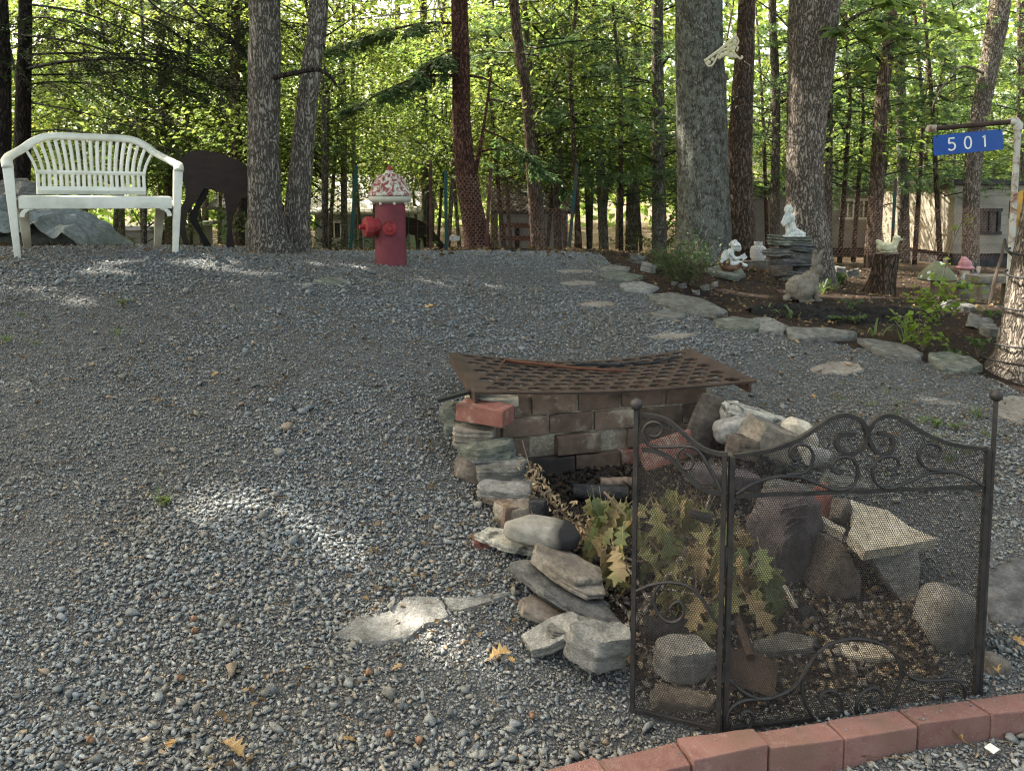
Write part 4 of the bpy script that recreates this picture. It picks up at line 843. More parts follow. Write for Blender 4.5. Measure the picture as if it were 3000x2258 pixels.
# ================================================================== oak leaves
def oak_outline():
    L = [(0, .0), (.03, .10), (.16, .16), (.10, .24), (.22, .36), (.27, .36), (.10, .46), (.24, .64), (.31, .66), (.11, .68), (.15, .86), (.07, .84), (.0, 1.0)]
    return L
def oak_leaf_mesh(name, curl, seed, size=1.0):
    L = oak_outline(); rg = random.Random(seed); V, F = [], []; fold = rg.uniform(-.15, .9); twist = rg.uniform(-1.6, 1.6)
    for x, y in L:
        V += [(0, y), (x * rg.uniform(.85, 1.15), y + rg.uniform(-.02, .02)), (-x * rg.uniform(.85, 1.15), y + rg.uniform(-.02, .02))]
    P = []
    for x, y in V: a = curl * (y - .3); P.append((x * size, (y if abs(curl) < .01 else .3 + math.sin(a) / curl) * size, ((1 - math.cos(a)) / curl if abs(curl) > .01 else 0) * -size + (abs(x) * fold + x * twist * (y - .4)) * size + rg.uniform(-.02, .02) * size))
    for i in range(len(L) - 1):
        b = i * 3; F += [(b, b + 1, b + 4, b + 3), (b, b + 3, b + 5, b + 2)]
    P += [(-.008 * size, -.22 * size, .03 * size), (.008 * size, -.22 * size, .03 * size), (.008 * size, .05 * size, 0), (-.008 * size, .05 * size, 0)]; n = len(P); F.append((n - 4, n - 3, n - 2, n - 1))
    me = bpy.data.meshes.new(name); me.from_pydata(P, [], F); me.update(); a_ = me.attributes.new('tint', 'FLOAT_COLOR', 'FACE'); a_.data.foreach_set('color', np.ones(len(me.polygons) * 4, np.float32)); return me
OAKM = [oak_leaf_mesh('leaf', c, i) for i, c in enumerate((.3, .9, 1.9, -.7, 1.3, .6, 2.3, 1.0, -.3, 1.6, .4, 2.0))]
for i_, m_ in enumerate(OAKM): m_.materials.append(MAT[('oakleaf', 'oakleaf_tan', 'oakleaf', 'oakleaf_green', 'oakleaf_tan', 'oakleaf')[i_ % 6]])
br_ = thing('oak_branch', at(2010, 1800, 2.2), 'cut oak branch with big wilting yellow-green leaves in the pit', 'branch'); o_ = br_.location.copy()
stems = [[(2040, 1800, 2.16), (1960, 1650, 2.30), (1850, 1530, 2.42), (1770, 1440, 2.5)], [(2040, 1800, 2.16), (2040, 1620, 2.32), (2060, 1520, 2.4), (2080, 1450, 2.46)], [(2060, 1780, 2.16), (2150, 1700, 2.2), (2220, 1640, 2.26)], [(1960, 1650, 2.30), (1850, 1640, 2.28), (1790, 1600, 2.3)]]
for s_ in stems: MB().tube(smooth_path([at(*p) - o_ for p in s_], 4), .004, 5).build('stem', MAT['wood'], br_, smooth=True)
rgl = random.Random(11)
clusters = [(1790, 1500, 2.46, 13, 60, 70), (1800, 1600, 2.36, 9, 60, 60), (1850, 1660, 2.3, 6, 50, 60), (1900, 1560, 2.40, 9, 60, 70), (2010, 1480, 2.46, 10, 80, 60), (2060, 1600, 2.34, 12, 80, 80), (2020, 1720, 2.2, 10, 80, 70), (2080, 1790, 2.15, 6, 50, 50), (2180, 1640, 2.28, 12, 70, 80), (2240, 1700, 2.24, 8, 60, 60), (2120, 1540, 2.4, 6, 50, 40)]
for cu, cv, cy_, n_, su, sv in clusters:
    for q in range(int(n_ * 1.6)):
        p = at(cu + rgl.gauss(0, su * .6), cv + rgl.gauss(0, sv * .6) - 10, cy_ + rgl.uniform(-.06, .06)); o = bpy.data.objects.new('leaf', OAKM[rgl.randrange(12)]); COL.objects.link(o); o.parent = br_
        o.location = p - o_; s_ = rgl.uniform(.07, .15); o.scale = (s_, s_, s_)
        o.rotation_euler = (R(rgl.uniform(-115, -35)), R(rgl.uniform(-40, 40)), R(rgl.uniform(-150, 150) if rgl.random() < .45 else rgl.uniform(120, 240)))
FALM = [oak_leaf_mesh('fallen_leaf', c, 20 + i) for i, c in enumerate((.4, 1.2, .8))]
for m_ in FALM: m_.materials.append(MAT['fallen'])
rgl = random.Random(5)
for u, v, s_ in ((645, 2195, .075), (1430, 1955, .075), (2830, 2215, .085), (1510, 1975, .035), (1275, 905, .09), (1140, 795, .16), (460, 1195, .045), (885, 1285, .04), (2960, 1895, .06), (2925, 1995, .05), (2630, 1295, .06), (440, 1440, .05), (490, 2230, .06), (1180, 1975, .035), (2330, 1000, .08), (2290, 1105, .06), (2370, 1170, .05), (1690, 1240, .03), (620, 1120, .06), (260, 1090, .04), (1100, 1010, .05), (1000, 2195, .04), (2790, 1110, .07), (2500, 1080, .06)):
    p = gnd(u, v); o = bpy.data.objects.new('fallen_leaf', FALM[rgl.randrange(3)]); COL.objects.link(o); o.location = p + Vector((0, 0, .019)); o.scale = (s_, s_, s_); o.rotation_euler = (R(rgl.uniform(-14, 22)), R(rgl.uniform(-15, 15)), R(rgl.uniform(0, 360)))
    tag(o, 'single tan fallen oak leaf lying flat on the ground', 'leaf', 'fallen oak leaves on the ground')
AC = MB().ell((0, 0, .007), (.0075, .0075, .009), n=10).lathe([(.003, .010), (.0088, .010), (.0088, .013), (.005, .016), (.0012, .017), (.001, .021)], 10).build('acorn', MAT['wood_tan'], smooth=True)
first = True
for u, v in ((275, 2185), (537, 2010), (578, 1835), (580, 1872), (1560, 2135), (2330, 2195), (1232, 2180), (1090, 1990), (1130, 2178)):
    o = AC if first else AC.copy()
    if not first: COL.objects.link(o)
    first = False; o.location = gnd(u, v) + Vector((0, 0, .012)); o.rotation_euler = (R(70), R(rgl.uniform(0, 90)), R(rgl.uniform(0, 360))); tag(o, 'small brown acorn lying among the crushed stone', 'acorn', 'acorns on the gravel')
lab = MB().box((0, 0, .001), (.03, .022, .0012)).build('paper_scrap', MAT['paintwhite'], label='tiny white paper scrap on the gravel in front of the edging', cat='paper'); lab.location = gnd(2903, 2243) + Vector((0, 0, .025)); lab.rotation_euler = (R(8), R(4), .6)

# ================================================================== plastic bench
fl, frt = at(53, 756, 5.12), at(513, 743, 5.62); fl.z = hz(fl.x, fl.y); frt.z = hz(frt.x, frt.y); bx = Vector((frt.x - fl.x, frt.y - fl.y, 0)); BW = bx.length; byaw = math.atan2(bx.y, bx.x)
broll = math.atan2(frt.z - fl.z, BW)
bench = thing('garden_bench', fl - Vector((0, 0, .01)), 'white plastic garden bench with curved slatted back facing the yard', 'bench', rot=(0, -broll, byaw))
PLS = MAT['plastic']; SH, AH, BH, BD = .415, .625, .845, .47
def leg(x, y, s, rear=False):
    m = MB(); h = AH - .02 if not rear else SH - .02; w0, w1 = (.036, .062) if not rear else (.045, .075); ox = s * .035 if not rear else s * .03; oy = 0 if not rear else .05
    lo = [(x - w0 / 2, y - .02 + oy, -.02), (x + w0 / 2, y - .02 + oy, -.02), (x + w0 / 2, y + .022 + oy, -.02), (x - w0 / 2, y + .022 + oy, -.02)]
    hi_ = [(x - w1 / 2 + ox, y - .026, h), (x + w1 / 2 + ox, y - .026, h), (x + w1 / 2 + ox, y + .03, h), (x - w1 / 2 + ox, y + .03, h)]
    m.add(lo + hi_, [(3, 2, 1, 0), (4, 5, 6, 7), (0, 1, 5, 4), (1, 2, 6, 5), (2, 3, 7, 6), (3, 0, 4, 7)]); return m
leg(0, 0, -1).build('leg', PLS, bench, bevel=.008, smooth=True); leg(BW, 0, 1).build('leg', PLS, bench, bevel=.008, smooth=True)
leg(.06, BD - .05, -1, True).build('leg', MAT['plastic_dark'], bench, bevel=.008, smooth=True); leg(BW - .06, BD - .05, 1, True).build('leg', MAT['plastic_dark'], bench, bevel=.008, smooth=True)
m = MB(); m.box((BW / 2, BD / 2 - .01, SH - .012), (BW - .05, BD, .022)); m.box((BW / 2, -.014, SH - .046), (BW - .03, .022, .082))
for s, x in ((1, .02), (-1, BW - .02)):     # rounded brackets under the apron
    for q in range(6): a = R(15 * q + 7); m.box((x + s * (.055 - .055 * math.sin(a) + .012), -.012, SH - .085 - .055 + .055 * math.cos(a)), (.03, .018, .02))
m.build('seat', PLS, bench, bevel=.006, smooth=True)
for x, w in ((-.03, 1), (BW + .03, -1)): MB().box((x + w * .02, BD / 2 - .02, SH - .06), (.03, BD - .06, .06)).build('side_rail', PLS, bench, bevel=.006, smooth=True)
def backpt(s, z):   # s 0..1 across, z height: point on the gently reclined, curved back
    rec = (z - SH) * .26; c = .06 * (1 - (2 * s - 1) ** 2); return Vector((BW * s, BD - .02 + rec + c - .02, z))
TL, TR = .13, .87
rail = [Vector((-.035, -.03, AH - .03)), Vector((-.04, .02, AH + .012)), Vector((-.04, .16, AH + .025)), Vector((-.03, .30, AH + .05)), Vector((.0, .42, AH + .078))]
for s in (.055, .12, .2, .32, .42, .5): rail.append(backpt(s, BH - .16 * max(0, (.28 - s) / .28) ** 2.1))
full = rail + [Vector((BW - p.x, p.y, p.z)) for p in rail[-2::-1]]
MB().tube(smooth_path(full, 6), .034, 10, flat=.72).build('arm_and_top_rail', PLS, bench, smooth='all')
zl = SH + .015; zm = SH + .165
def topz(s): return BH - .16 * max(0, (.28 - min(s, 1 - s)) / .28) ** 2.1
MB().tube([backpt(.13 + .74 * t, zl + .02) for t in np.linspace(0, 1, 16)], .026, 6, flat=1.3).build('lower_back_rail', PLS, bench, smooth=True)
MB().tube([backpt(.125 + .75 * t, zm) for t in np.linspace(0, 1, 16)], .017, 6).build('middle_back_rail', PLS, bench, smooth=True)
NS = 19
for i in range(NS):
    t = i / (NS - 1); s0 = .135 + .73 * t; s1 = .065 + .87 * t; z1 = topz(s1) - .01
    pts = [backpt(s0 + (s1 - s0) * (q / 5) ** 1.5, zm + (z1 - zm) * q / 5) for q in range(6)]
    MB().tube(pts, .0125, 6, flat=.6).build('slat', PLS, bench, smooth=True)
NL = 20
for i in range(NL):
    s = .14 + .72 * i / (NL - 1); MB().tube([backpt(s, zl), backpt(s, (zl + zm) / 2), backpt(s, zm)], .012, 6, flat=.6).build('slat', PLS, bench, smooth=True)

# ================================================================== fire hydrant
hp = at(1145, 773, 6.2); hp.z = hz(hp.x, hp.y)
hyd = thing('fire_hydrant', hp - Vector((0, 0, .02)), 'old red fire hydrant with flaking white and red bonnet', 'hydrant')
MB().lathe([(.128, 0), (.124, .03), (.121, .2), (.120, .40), (.119, .53)], 32).build('barrel', MAT['hydrant'], hyd, smooth=True)
MB().lathe([(.121, .505), (.150, .520), (.160, .528), (.168, .545), (.168, .562), (.120, .566)], 32).build('flange', MAT['hydrant_ring'], hyd, smooth=True)
for q in range(8):
    a = 2 * math.pi * (q + .5) / 8; MB().lathe([(.011, .498), (.011, .522)], 6, (.138 * math.cos(a), .138 * math.sin(a), 0)).build('bolt', MAT['hydrant_ring'], hyd)
MB().lathe([(.120, .563), (.174, .567), (.174, .585), (.160, .600), (.146, .612), (.138, .635), (.125, .665), (.105, .695), (.078, .722), (.048, .740), (.034, .748), (.034, .76), (.024, .765)], 36).build('bonnet', MAT['hydrant_white'], hyd, smooth=True)
for q in range(10):
    a = 2 * math.pi * q / 10; ca, sa = math.cos(a), math.sin(a)
    MB().tube([(.150 * ca, .150 * sa, .603), (.134 * ca, .134 * sa, .648), (.110 * ca, .110 * sa, .692), (.070 * ca, .070 * sa, .73)], .007, 6).build('bonnet_rib', MAT['hydrant_white'], hyd, smooth=True)
MB().lathe([(.022, .760), (.024, .775), (.014, .782), (.012, .80)], 5).build('operating_nut', MAT['hydrant_cap'], hyd)
def nozzle(direction, r, L, z, knob):
    d = Vector(direction).normalized(); Q = d.to_track_quat('Z', 'Y').to_matrix(); c0 = d * .105 + Vector((0, 0, z))
    n_ = MB().lathe([(r * .80, -.03), (r * .80, L * .42), (r * .97, L * .43), (r, L * .50), (r, L * .86), (r * .90, L), (r * .55, L * 1.04)], 30, c0, Q).build('nozzle_cap', MAT['hydrant_cap'], hyd, smooth=True)
    for q in range(16):
        a = 2 * math.pi * q / 16; p = Q @ Vector((r * math.cos(a), r * math.sin(a), 0)); MB().bar(c0 + p * 1.01 + d * L * .55, c0 + p * .96 + d * L * .93, .007, .007).build('grip_rib', MAT['hydrant_cap'], n_)
    MB().lathe([(.020, L), (.020, L + knob)], 5, c0, Q).build('cap_nut', MAT['hydrant_cap'], n_)
nozzle((-.86, -.50, 0), .078, .105, .325, .045); nozzle((.12, -1, 0), .055, .055, .315, .028)
ch = MB(); pts = smooth_path([Vector((-.205, -.15, .30)), Vector((-.14, -.20, .285)), Vector((-.08, -.185, .30)), Vector((-.04, -.16, .335)), Vector((.01, -.17, .375)), Vector((.05, -.165, .35))], 5)
for a_, b_ in zip(pts[:-1], pts[1:]): ch.tube([a_, (a_ + b_) / 2 + Vector((0, -.002, .002)), b_], .0035, 5)
ch.build('chain', MAT['rust_red'], hyd)

# ================================================================== deer silhouettes (cut plywood)
def z1(l): return [(x / 2.212, 380 + y / 2.212) for x, y in l]
body = z1([(1152, 440), (1138, 360), (1135, 290), (1150, 230), (1200, 160), (1260, 125), (1330, 118), (1420, 132), (1520, 165), (1580, 195), (1640, 235), (1720, 310), (1800, 410), (1870, 500), (1925, 560), (1960, 545), (1975, 575), (1962, 610), (2005, 690), (2010, 730), (1985, 745), (1945, 728), (1900, 672), (1870, 610), (1800, 550), (1730, 490), (1670, 450), (1618, 430), (1580, 425), (1552, 470), (1512, 545), (1505, 640), (1518, 735), (1512, 754), (1468, 754), (1468, 700), (1476, 640), (1478, 540), (1460, 395), (1400, 380), (1340, 356), (1300, 420), (1258, 470), (1215, 530), (1200, 620), (1215, 690), (1228, 750), (1186, 750), (1184, 700), (1163, 640), (1154, 560), (1178, 490), (1212, 430), (1216, 380), (1205, 335), (1185, 293), (1180, 350), (1170, 410), (1158, 442)])
farl = z1([(1362, 362), (1338, 430), (1290, 500), (1275, 560), (1310, 640), (1345, 700), (1376, 752), (1318, 744), (1308, 700), (1288, 660), (1240, 590), (1233, 530), (1300, 420), (1310, 360)])
farf = z1([(1570, 400), (1590, 540), (1625, 620), (1665, 690), (1690, 752), (1735, 752), (1700, 680), (1660, 600), (1640, 520), (1640, 420)])
def cutout(name, polys, y, ry, loc_px, scale, mats, label, flip=1):
    c = at(*loc_px, y); c.z = hz(c.x, c.y) - .01; s = pxm(y) * 1.0 * scale; root = thing(name, c, label, 'deer silhouette', rot=(0, 0, ry)); base = max(p[1] for p in body)
    for k_, (nm, pl_) in enumerate(polys):
        bm = bmesh.new(); vs = [bm.verts.new(((u - 620) * s * flip, .012 * k_, (base - v) * s)) for u, v in pl_]; f = bm.faces.new(vs); r_ = bmesh.ops.extrude_face_region(bm, geom=[f])
        for e in r_['geom']:
            if isinstance(e, bmesh.types.BMVert): e.co.y += .011
        bmesh.ops.recalc_face_normals(bm, faces=bm.faces); bmesh.ops.triangulate(bm, faces=bm.faces); me = bpy.data.meshes.new(nm); bm.to_mesh(me); bm.free(); link(nm, me, MAT[mats[k_]], root)
    return root
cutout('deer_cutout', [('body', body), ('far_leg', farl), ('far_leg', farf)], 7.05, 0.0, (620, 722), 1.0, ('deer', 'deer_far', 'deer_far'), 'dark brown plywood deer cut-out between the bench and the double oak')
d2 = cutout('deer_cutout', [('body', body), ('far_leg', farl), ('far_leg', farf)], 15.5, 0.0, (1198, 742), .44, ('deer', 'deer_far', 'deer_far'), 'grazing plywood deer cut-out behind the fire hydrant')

# ================================================================== sign post 501
sp = at(2952, 922, 5.4); sp.z = hz(sp.x, sp.y); topv = at(2951, 362, 5.4).z
post = thing('sign_post', sp, 'white rust-stained pipe post with a side arm', 'post')
MB().tube([(0, 0, -.15), (0, 0, .5), (0, 0, topv - sp.z - .02)], .0205, 14).build('upright_pipe', MAT['pipe'], post, smooth=True)
ae = at(2728, 378, 5.55) - sp; az_ = topv - sp.z
MB().tube([(0, 0, az_ - .045), (0, 0, az_ - .01), (-.015, .002, az_ + .014), (-.05, .01, az_ + .014)], [.027, .028, .028, .026], 14).build('elbow', MAT['pipe'], post, smooth=True)
MB().tube([(-.04, .01, az_ + .012), ae], .0175, 14).build('arm_pipe', MAT['rust'], post, smooth=True)
MB().tube([ae + Vector((.03, 0, .003)), ae - Vector((.022, 0, -.002))], .025, 14).build('end_cap', MAT['pipe'], post, smooth=True)
tl, tr, bl = at(2734, 398, 5.52), at(2938, 378, 5.43), at(2736, 457, 5.52); sgx = (tr - tl); SW = sgx.length; sgx.normalize(); sgz = (tl - bl); SHt = sgz.length; sgz = (sgz - sgx * sgz.dot(sgx)).normalized(); sgy = sgz.cross(sgx)
sign = thing('house_number_sign', bl, 'blue house number plate reading 501 hanging from the pipe arm', 'sign'); sign.rotation_euler = Matrix((sgx, sgy, sgz)).transposed().to_euler()
pl_ = []
for cx_, cz_, a0 in ((SW - .012, .012, -90), (SW - .012, SHt - .012, 0), (.012, SHt - .012, 90), (.012, .012, 180)):
    for q in range(5): a = R(a0 + 22.5 * q); pl_.append((cx_ + .012 * math.cos(a), 0, cz_ + .012 * math.sin(a)))
n_ = len(pl_); MB().add(pl_ + [(x, .003, z) for x, y, z in pl_], [tuple(range(n_)), tuple(range(n_, 2 * n_))[::-1]] + [(i, i + n_, (i + 1) % n_ + n_, (i + 1) % n_) for i in range(n_)]).build('plate', MAT['signblue'], sign)
def stroke(pts, w, x, sc):
    m = MB(); P = smooth_path([Vector((p[0] * sc + x, -.0015, p[1] * sc)) for p in pts], 4); m.tube(P, w, 4, flat=1.0, up=(0, 1, 0))
    V = [(a, -.0012 + (b + .0015) * .10, c) for a, b, c in m.v]; m.v = V; return m
dh = SHt * .62; zb = SHt * .19
def digit(strokes, cx_):
    m = MB()
    for s in strokes: q = stroke([(a - .3, b) for a, b in s], dh * .080, cx_, dh); m.add([(a, b, c + zb) for a, b, c in q.v], q.f)
    m.build('digit', MAT['signwhite'], sign)
digit([[(.52, .97), (.50, .97), (.14, .97), (.13, .95), (.09, .56)], [(.09, .54), (.20, .60), (.34, .60), (.48, .52), (.55, .34), (.50, .14), (.34, .03), (.18, .04), (.05, .14)]], SW * .265)
digit([[(.30, .97), (.14, .86), (.06, .5), (.14, .14), (.30, .03), (.46, .14), (.54, .5), (.46, .86), (.30, .97)]], SW * .50)
digit([[(.34, .03), (.34, .5), (.34, .96)], [(.34, .95), (.28, .86), (.18, .80)]], SW * .735)
for fx in (.05, .95):
    a_ = bl + sgx * SW * fx + sgz * (SHt * .9); t_ = MB().tube([Vector((0, 0, 0)), Vector((.004, -.004, .05)), Vector((.0, .0, .11)), Vector((.002, .004, .17))], .0028, 6).build('cable_tie', MAT['black'], label='black cable tie holding the number plate to the pipe arm', cat='cable tie', group='cable ties on the sign', loc=a_)

# ================================================================== garden figures
def figure(name, parts, origin, label, cat, voxel, ry=0.0, group=None):
    root = thing(name, origin, label, cat, group, rot=(0, 0, ry))
    for nm, mat, fn, vx in parts:
        m = MB(); fn(m); o = m.build(nm, MAT[mat], root); bake(o, [('REMESH', dict(mode='VOXEL', voxel_size=vx or voxel)), ('SMOOTH', dict(iterations=2, factor=.5))])
    return root
def cap(m, a, b, r0, r1=None):
    a, b = Vector(a), Vector(b); r1 = r0 if r1 is None else r1; m.tube([a.lerp(b, q / 5) for q in range(6)], [r0 + (r1 - r0) * q / 5 for q in range(6)], 12); m.ell(a, (r0,) * 3, n=12); m.ell(b, (r1,) * 3, n=12)
# rabbit
def rabbit(m):
    m.ell((-.012, 0, .112), (.115, .092, .104)); m.ell((.07, 0, .15), (.075, .07, .10)); cap(m, (.085, 0, .17), (.115, 0, .225), .052, .045); m.ell((.128, -.004, .248), (.056, .046, .048)); m.ell((.165, -.006, .235), (.032, .034, .03))
    for y, a, b in ((-.018, (.098, 0, .285), (.094, 0, .395)), (.02, (.135, 0, .285), (.182, 0, .385))):
        for q in range(7): t = q / 6; p = Vector(a).lerp(Vector(b), t); w = .012 + .016 * math.sin(math.pi * min(1, .25 + t * .72)); m.ell((p.x, y * (1 + .6 * t), p.z), (w, .016, .022))
    for y in (-.04, .04): cap(m, (.095, y, .11), (.112, y, .02), .028, .022); m.ell((.128, y, .014), (.035, .02, .016)); m.ell((.0, y * 1.35, .08), (.078, .045, .075)); m.ell((.02, y * 1.5, .016), (.07, .026, .02))
    m.ell((-.118, 0, .034), (.03, .03, .03))
p = at(2345, 880, 6.15); p.z = hz(p.x, p.y) - .004
figure('rabbit_statue', [('body', 'concrete', rabbit, None)], p, 'brown concrete rabbit statue sitting on the garden bed', 'statue', .0052, ry=.15)
# rock stack with kneeling angel
sy = 7.55; sb = at(2318, 818, sy); sb.z = hz(sb.x, sb.y)
layers = [(2322, 806, 125, 26, 'slate', 'wide grey slab at the base of the garden rock stack'), (2288, 790, 72, 28, 'stone_brown', 'small brown block low in the garden rock stack'), (2348, 785, 84, 32, 'slate', 'grey block low in the garden rock stack'), (2318, 766, 128, 20, 'slate_dark', 'dark slab third from the base of the rock stack'), (2334, 750, 100, 22, 'slate', 'grey stone in the middle of the rock stack'), (2302, 736, 130, 16, 'slate_pale', 'broad thin pale slab jutting from the rock stack'), (2332, 722, 108, 20, 'slate_dark', 'dark stone under the top slab of the rock stack'), (2316, 705, 142, 26, 'slate_green', 'thick greenish top slab of the rock stack under the angel')]
for i, (u, v, w, h, mt, lb_) in enumerate(layers):
    c = at(u, v, sy + (i % 3) * .03); s = pxm(sy); rock('stack_stone', c, (w * s, .26, h * s * 1.1), MAT[mt], 120 + i, (0, .07 * (-1) ** i + (.10 if i == 7 else 0), .3 * (i % 3) - .3), lb_, 'stone', 'garden rock stack', box=.35, strata=.09)
def angel(m):
    m.ell((-.052, 0, .262), (.042, .042, .046)); m.ell((-.055, 0, .297), (.022, .022, .014)); cap(m, (-.045, 0, .215), (-.02, 0, .08), .034, .052); m.ell((-.03, 0, .17), (.044, .05, .06))
    cap(m, (-.03, 0, .07), (.075, .0, .035), .045, .030); m.ell((.03, .0, .03), (.11, .055, .03)); m.ell((.10, 0, .018), (.03, .035, .02))
    cap(m, (-.05, -.045, .19), (-.10, -.03, .135), .016, .013); cap(m, (-.10, -.03, .135), (-.085, -.0, .175), .013, .011); cap(m, (-.05, .045, .19), (-.10, .03, .135), .016, .013)
    cap(m, (-.06, -.02, .06), (-.075, -.02, .01), .022, .018); m.ell((.0, 0, .006), (.14, .07, .014))
def wing(x0, z0, tilt, sc, sgn=-1):
    def f(m):
        for q in range(6): t = q / 5; m.ell((x0 + sgn * .01 * q * sc, -.055, z0 + (.012 - .035 * t * t * 1.6) * sc), ((.028 - .010 * t) * sc, .010, (.066 - .030 * t) * sc), Matrix.Rotation(tilt, 3, 'Y'), n=12)
    return f
p = at(2322, 694, sy - .03)
figure('angel_statue', [('body', 'whitestat', angel, None), ('wing', 'whitestat', wing(-.088, .175, -.25, .95), .003)], p, 'white kneeling angel statue on top of the rock stack', 'statue', .0045, ry=.2)
# reading cherub on teddy bear base
def cherub(m):
    m.ell((.062, 0, .235), (.045, .045, .045)); m.ell((.085, 0, .215), (.028, .035, .03)); cap(m, (.012, 0, .185), (-.005, 0, .085), .034, .042); cap(m, (.0, -.035, .17), (.04, -.05, .125), .018, .015); cap(m, (.04, -.05, .125), (.105, -.02, .13), .015, .012)
    cap(m, (.0, .035, .17), (.05, .045, .125), .018, .015); cap(m, (.05, .045, .125), (.105, .02, .13), .014, .012); cap(m, (.0, -.03, .075), (.09, -.04, .085), .028, .022); cap(m, (.09, -.04, .085), (.125, -.04, .065), .02, .018); m.ell((.14, -.04, .062), (.022, .016, .018)); cap(m, (.0, .03, .075), (.10, .04, .07), .027, .02)
def hair(m):
    rg = random.Random(2)
    for q in range(26): a, b = rg.uniform(-2.2, 2.2), rg.uniform(.05, 1.3); m.ell((.058 - .047 * math.cos(a) * math.cos(b) , .047 * math.sin(a) * math.cos(b), .24 + .045 * math.sin(b)), (.016, .016, .014), n=8)
def bear(m):
    m.ell((.0, 0, .045), (.085, .07, .045)); m.ell((-.06, 0, .085), (.04, .045, .05)); m.ell((-.075, 0, .135), (.025, .03, .03)); cap(m, (.05, -.04, .04), (.085, -.05, .075), .025, .022); cap(m, (.05, .04, .04), (.085, .05, .07), .025, .022); m.ell((-.085, -.025, .165), (.014, .01, .014)); m.ell((-.03, -.055, .1), (.02, .02, .035))
def book(m):
    m.bar((.105, -.035, .125), (.145, -.035, .155), .05, .008, (0, 1, 0)); m.box((.125, -.01, .14), (.045, .06, .006), Matrix.Rotation(-.6, 3, 'Y')); m.box((.125, .035, .14), (.045, .04, .006), Matrix.Rotation(-.6, 3, 'Y'))
gflag('flat_stone', [(2065, 800), (2110, 786), (2170, 795), (2185, 812), (2160, 826), (2110, 818)], .05, 'slate_green', 95, 'grey-green flat stone under the reading cherub', .03, hole=False)
p = gnd(2135, 806); p.z += .028
figure('cherub_statue', [('body', 'whitestat', cherub, None), ('hair', 'whitestat', hair, .004), ('wing', 'whitestat', wing(-.05, .15, -.1, .85), .003), ('teddy_bear', 'brownstat', bear, None), ('book', 'whitestat', book, .0025)], p, 'small reading cherub statue with wings and brown teddy bear', 'statue', .0045, ry=.1)
# stump with duck
su = at(2575, 868, 8.0); su.z = hz(su.x, su.y); stp = at(2600, 742, 8.0) - su
stump = thing('tree_stump', su, 'weathered leaning stump carrying the cream duck', 'stump'); V, F = [], []; n, L = 40, 24
for i in range(L + 1):
    t = i / L; c = Vector((stp.x * t, stp.y * t, stp.z * t - .04 * (1 - t)))
    for k_ in range(n):
        a = 2 * math.pi * k_ / n; q = np.array([[math.cos(a) * 2.2, math.sin(a) * 2.2, t * 1.2]]); r_ = (.118 + .055 * (1 - t) ** 3 * (1 + .5 * math.sin(3 * a + 1))) * (1 + .12 * fbm(q, 3, 4)[0] + .05 * vn(q * np.array([[5, 5, .4]]), 9)[0]); V.append(c + Vector((math.cos(a), math.sin(a), (0.04 * math.cos(a) if i == L else 0))) * r_)
for i in range(L):
    for k_ in range(n): F.append((i * n + k_, i * n + (k_ + 1) % n, (i + 1) * n + (k_ + 1) % n, (i + 1) * n + k_))
MB().add(V, F).build('trunk', MAT['stumpwood'], stump, smooth=True); MB().add([v for v in V[L * n:]], [tuple(range(n))]).build('cut_top', MAT['wood'], stump)
def duck(m):
    m.ell((.0, 0, .058), (.105, .062, .058)); m.ell((-.07, 0, .095), (.05, .03, .035), Matrix.Rotation(.7, 3, 'Y')); m.ell((-.095, 0, .12), (.022, .016, .022)); cap(m, (.075, 0, .08), (.092, 0, .13), .034, .032); m.ell((.098, 0, .148), (.042, .036, .036)); m.ell((.14, 0, .14), (.026, .02, .007)); m.ell((.138, 0, .129), (.02, .016, .006)); m.ell((-.01, -.05, .065), (.07, .016, .038)); m.ell((-.01, .05, .065), (.07, .016, .038)); m.ell((0, 0, .012), (.075, .05, .014))
figure('duck_figure', [('body', 'duck', duck, None)], su + stp + Vector((-.01, 0, .002)), 'cream painted wooden duck facing right on the stump', 'duck figure', .0045)
# mushroom
mp = at(2742, 880, 7.0); mp.z = hz(mp.x, mp.y); mz = at(2742, 818, 7.0).z - mp.z; zt = at(2742, 764, 7.0).z - mp.z
mush = thing('mushroom_ornament', mp, 'green mushroom garden ornament with white spots', 'ornament'); hh = zt - mz
prof = [(.03, mz - .012), (.15, mz - .008), (.166, mz + .004), (.150, mz + .22 * hh), (.118, mz + .46 * hh), (.080, mz + .70 * hh), (.045, mz + .90 * hh), (.015, mz + .985 * hh), (.001, zt)]
MB().lathe(prof, 32).build('cap', MAT['mushroom'], mush, smooth=True); MB().lathe([(.06, -.02), (.052, .1), (.045, mz), (.04, mz)], 18).build('stalk', MAT['wood'], mush, smooth=True)
for an, t, r_ in ((-80, .90, .017), (-150, .40, .018), (-140, .10, .017), (-35, .22, .015), (-5, .20, .018), (-172, .16, .014)):
    zz = mz + t * hh; rr = np.interp(zz, [q[1] for q in prof[2:]], [q[0] for q in prof[2:]]); a = R(an); d = Vector((math.cos(a), math.sin(a), .85 if t > .3 else .5)).normalized()
    MB().ell((rr * math.cos(a), rr * math.sin(a), zz), (r_, r_, .004), d.to_track_quat('Z', 'Y').to_matrix(), n=14).build('spot', MAT['paintwhite'], mush, smooth=True)
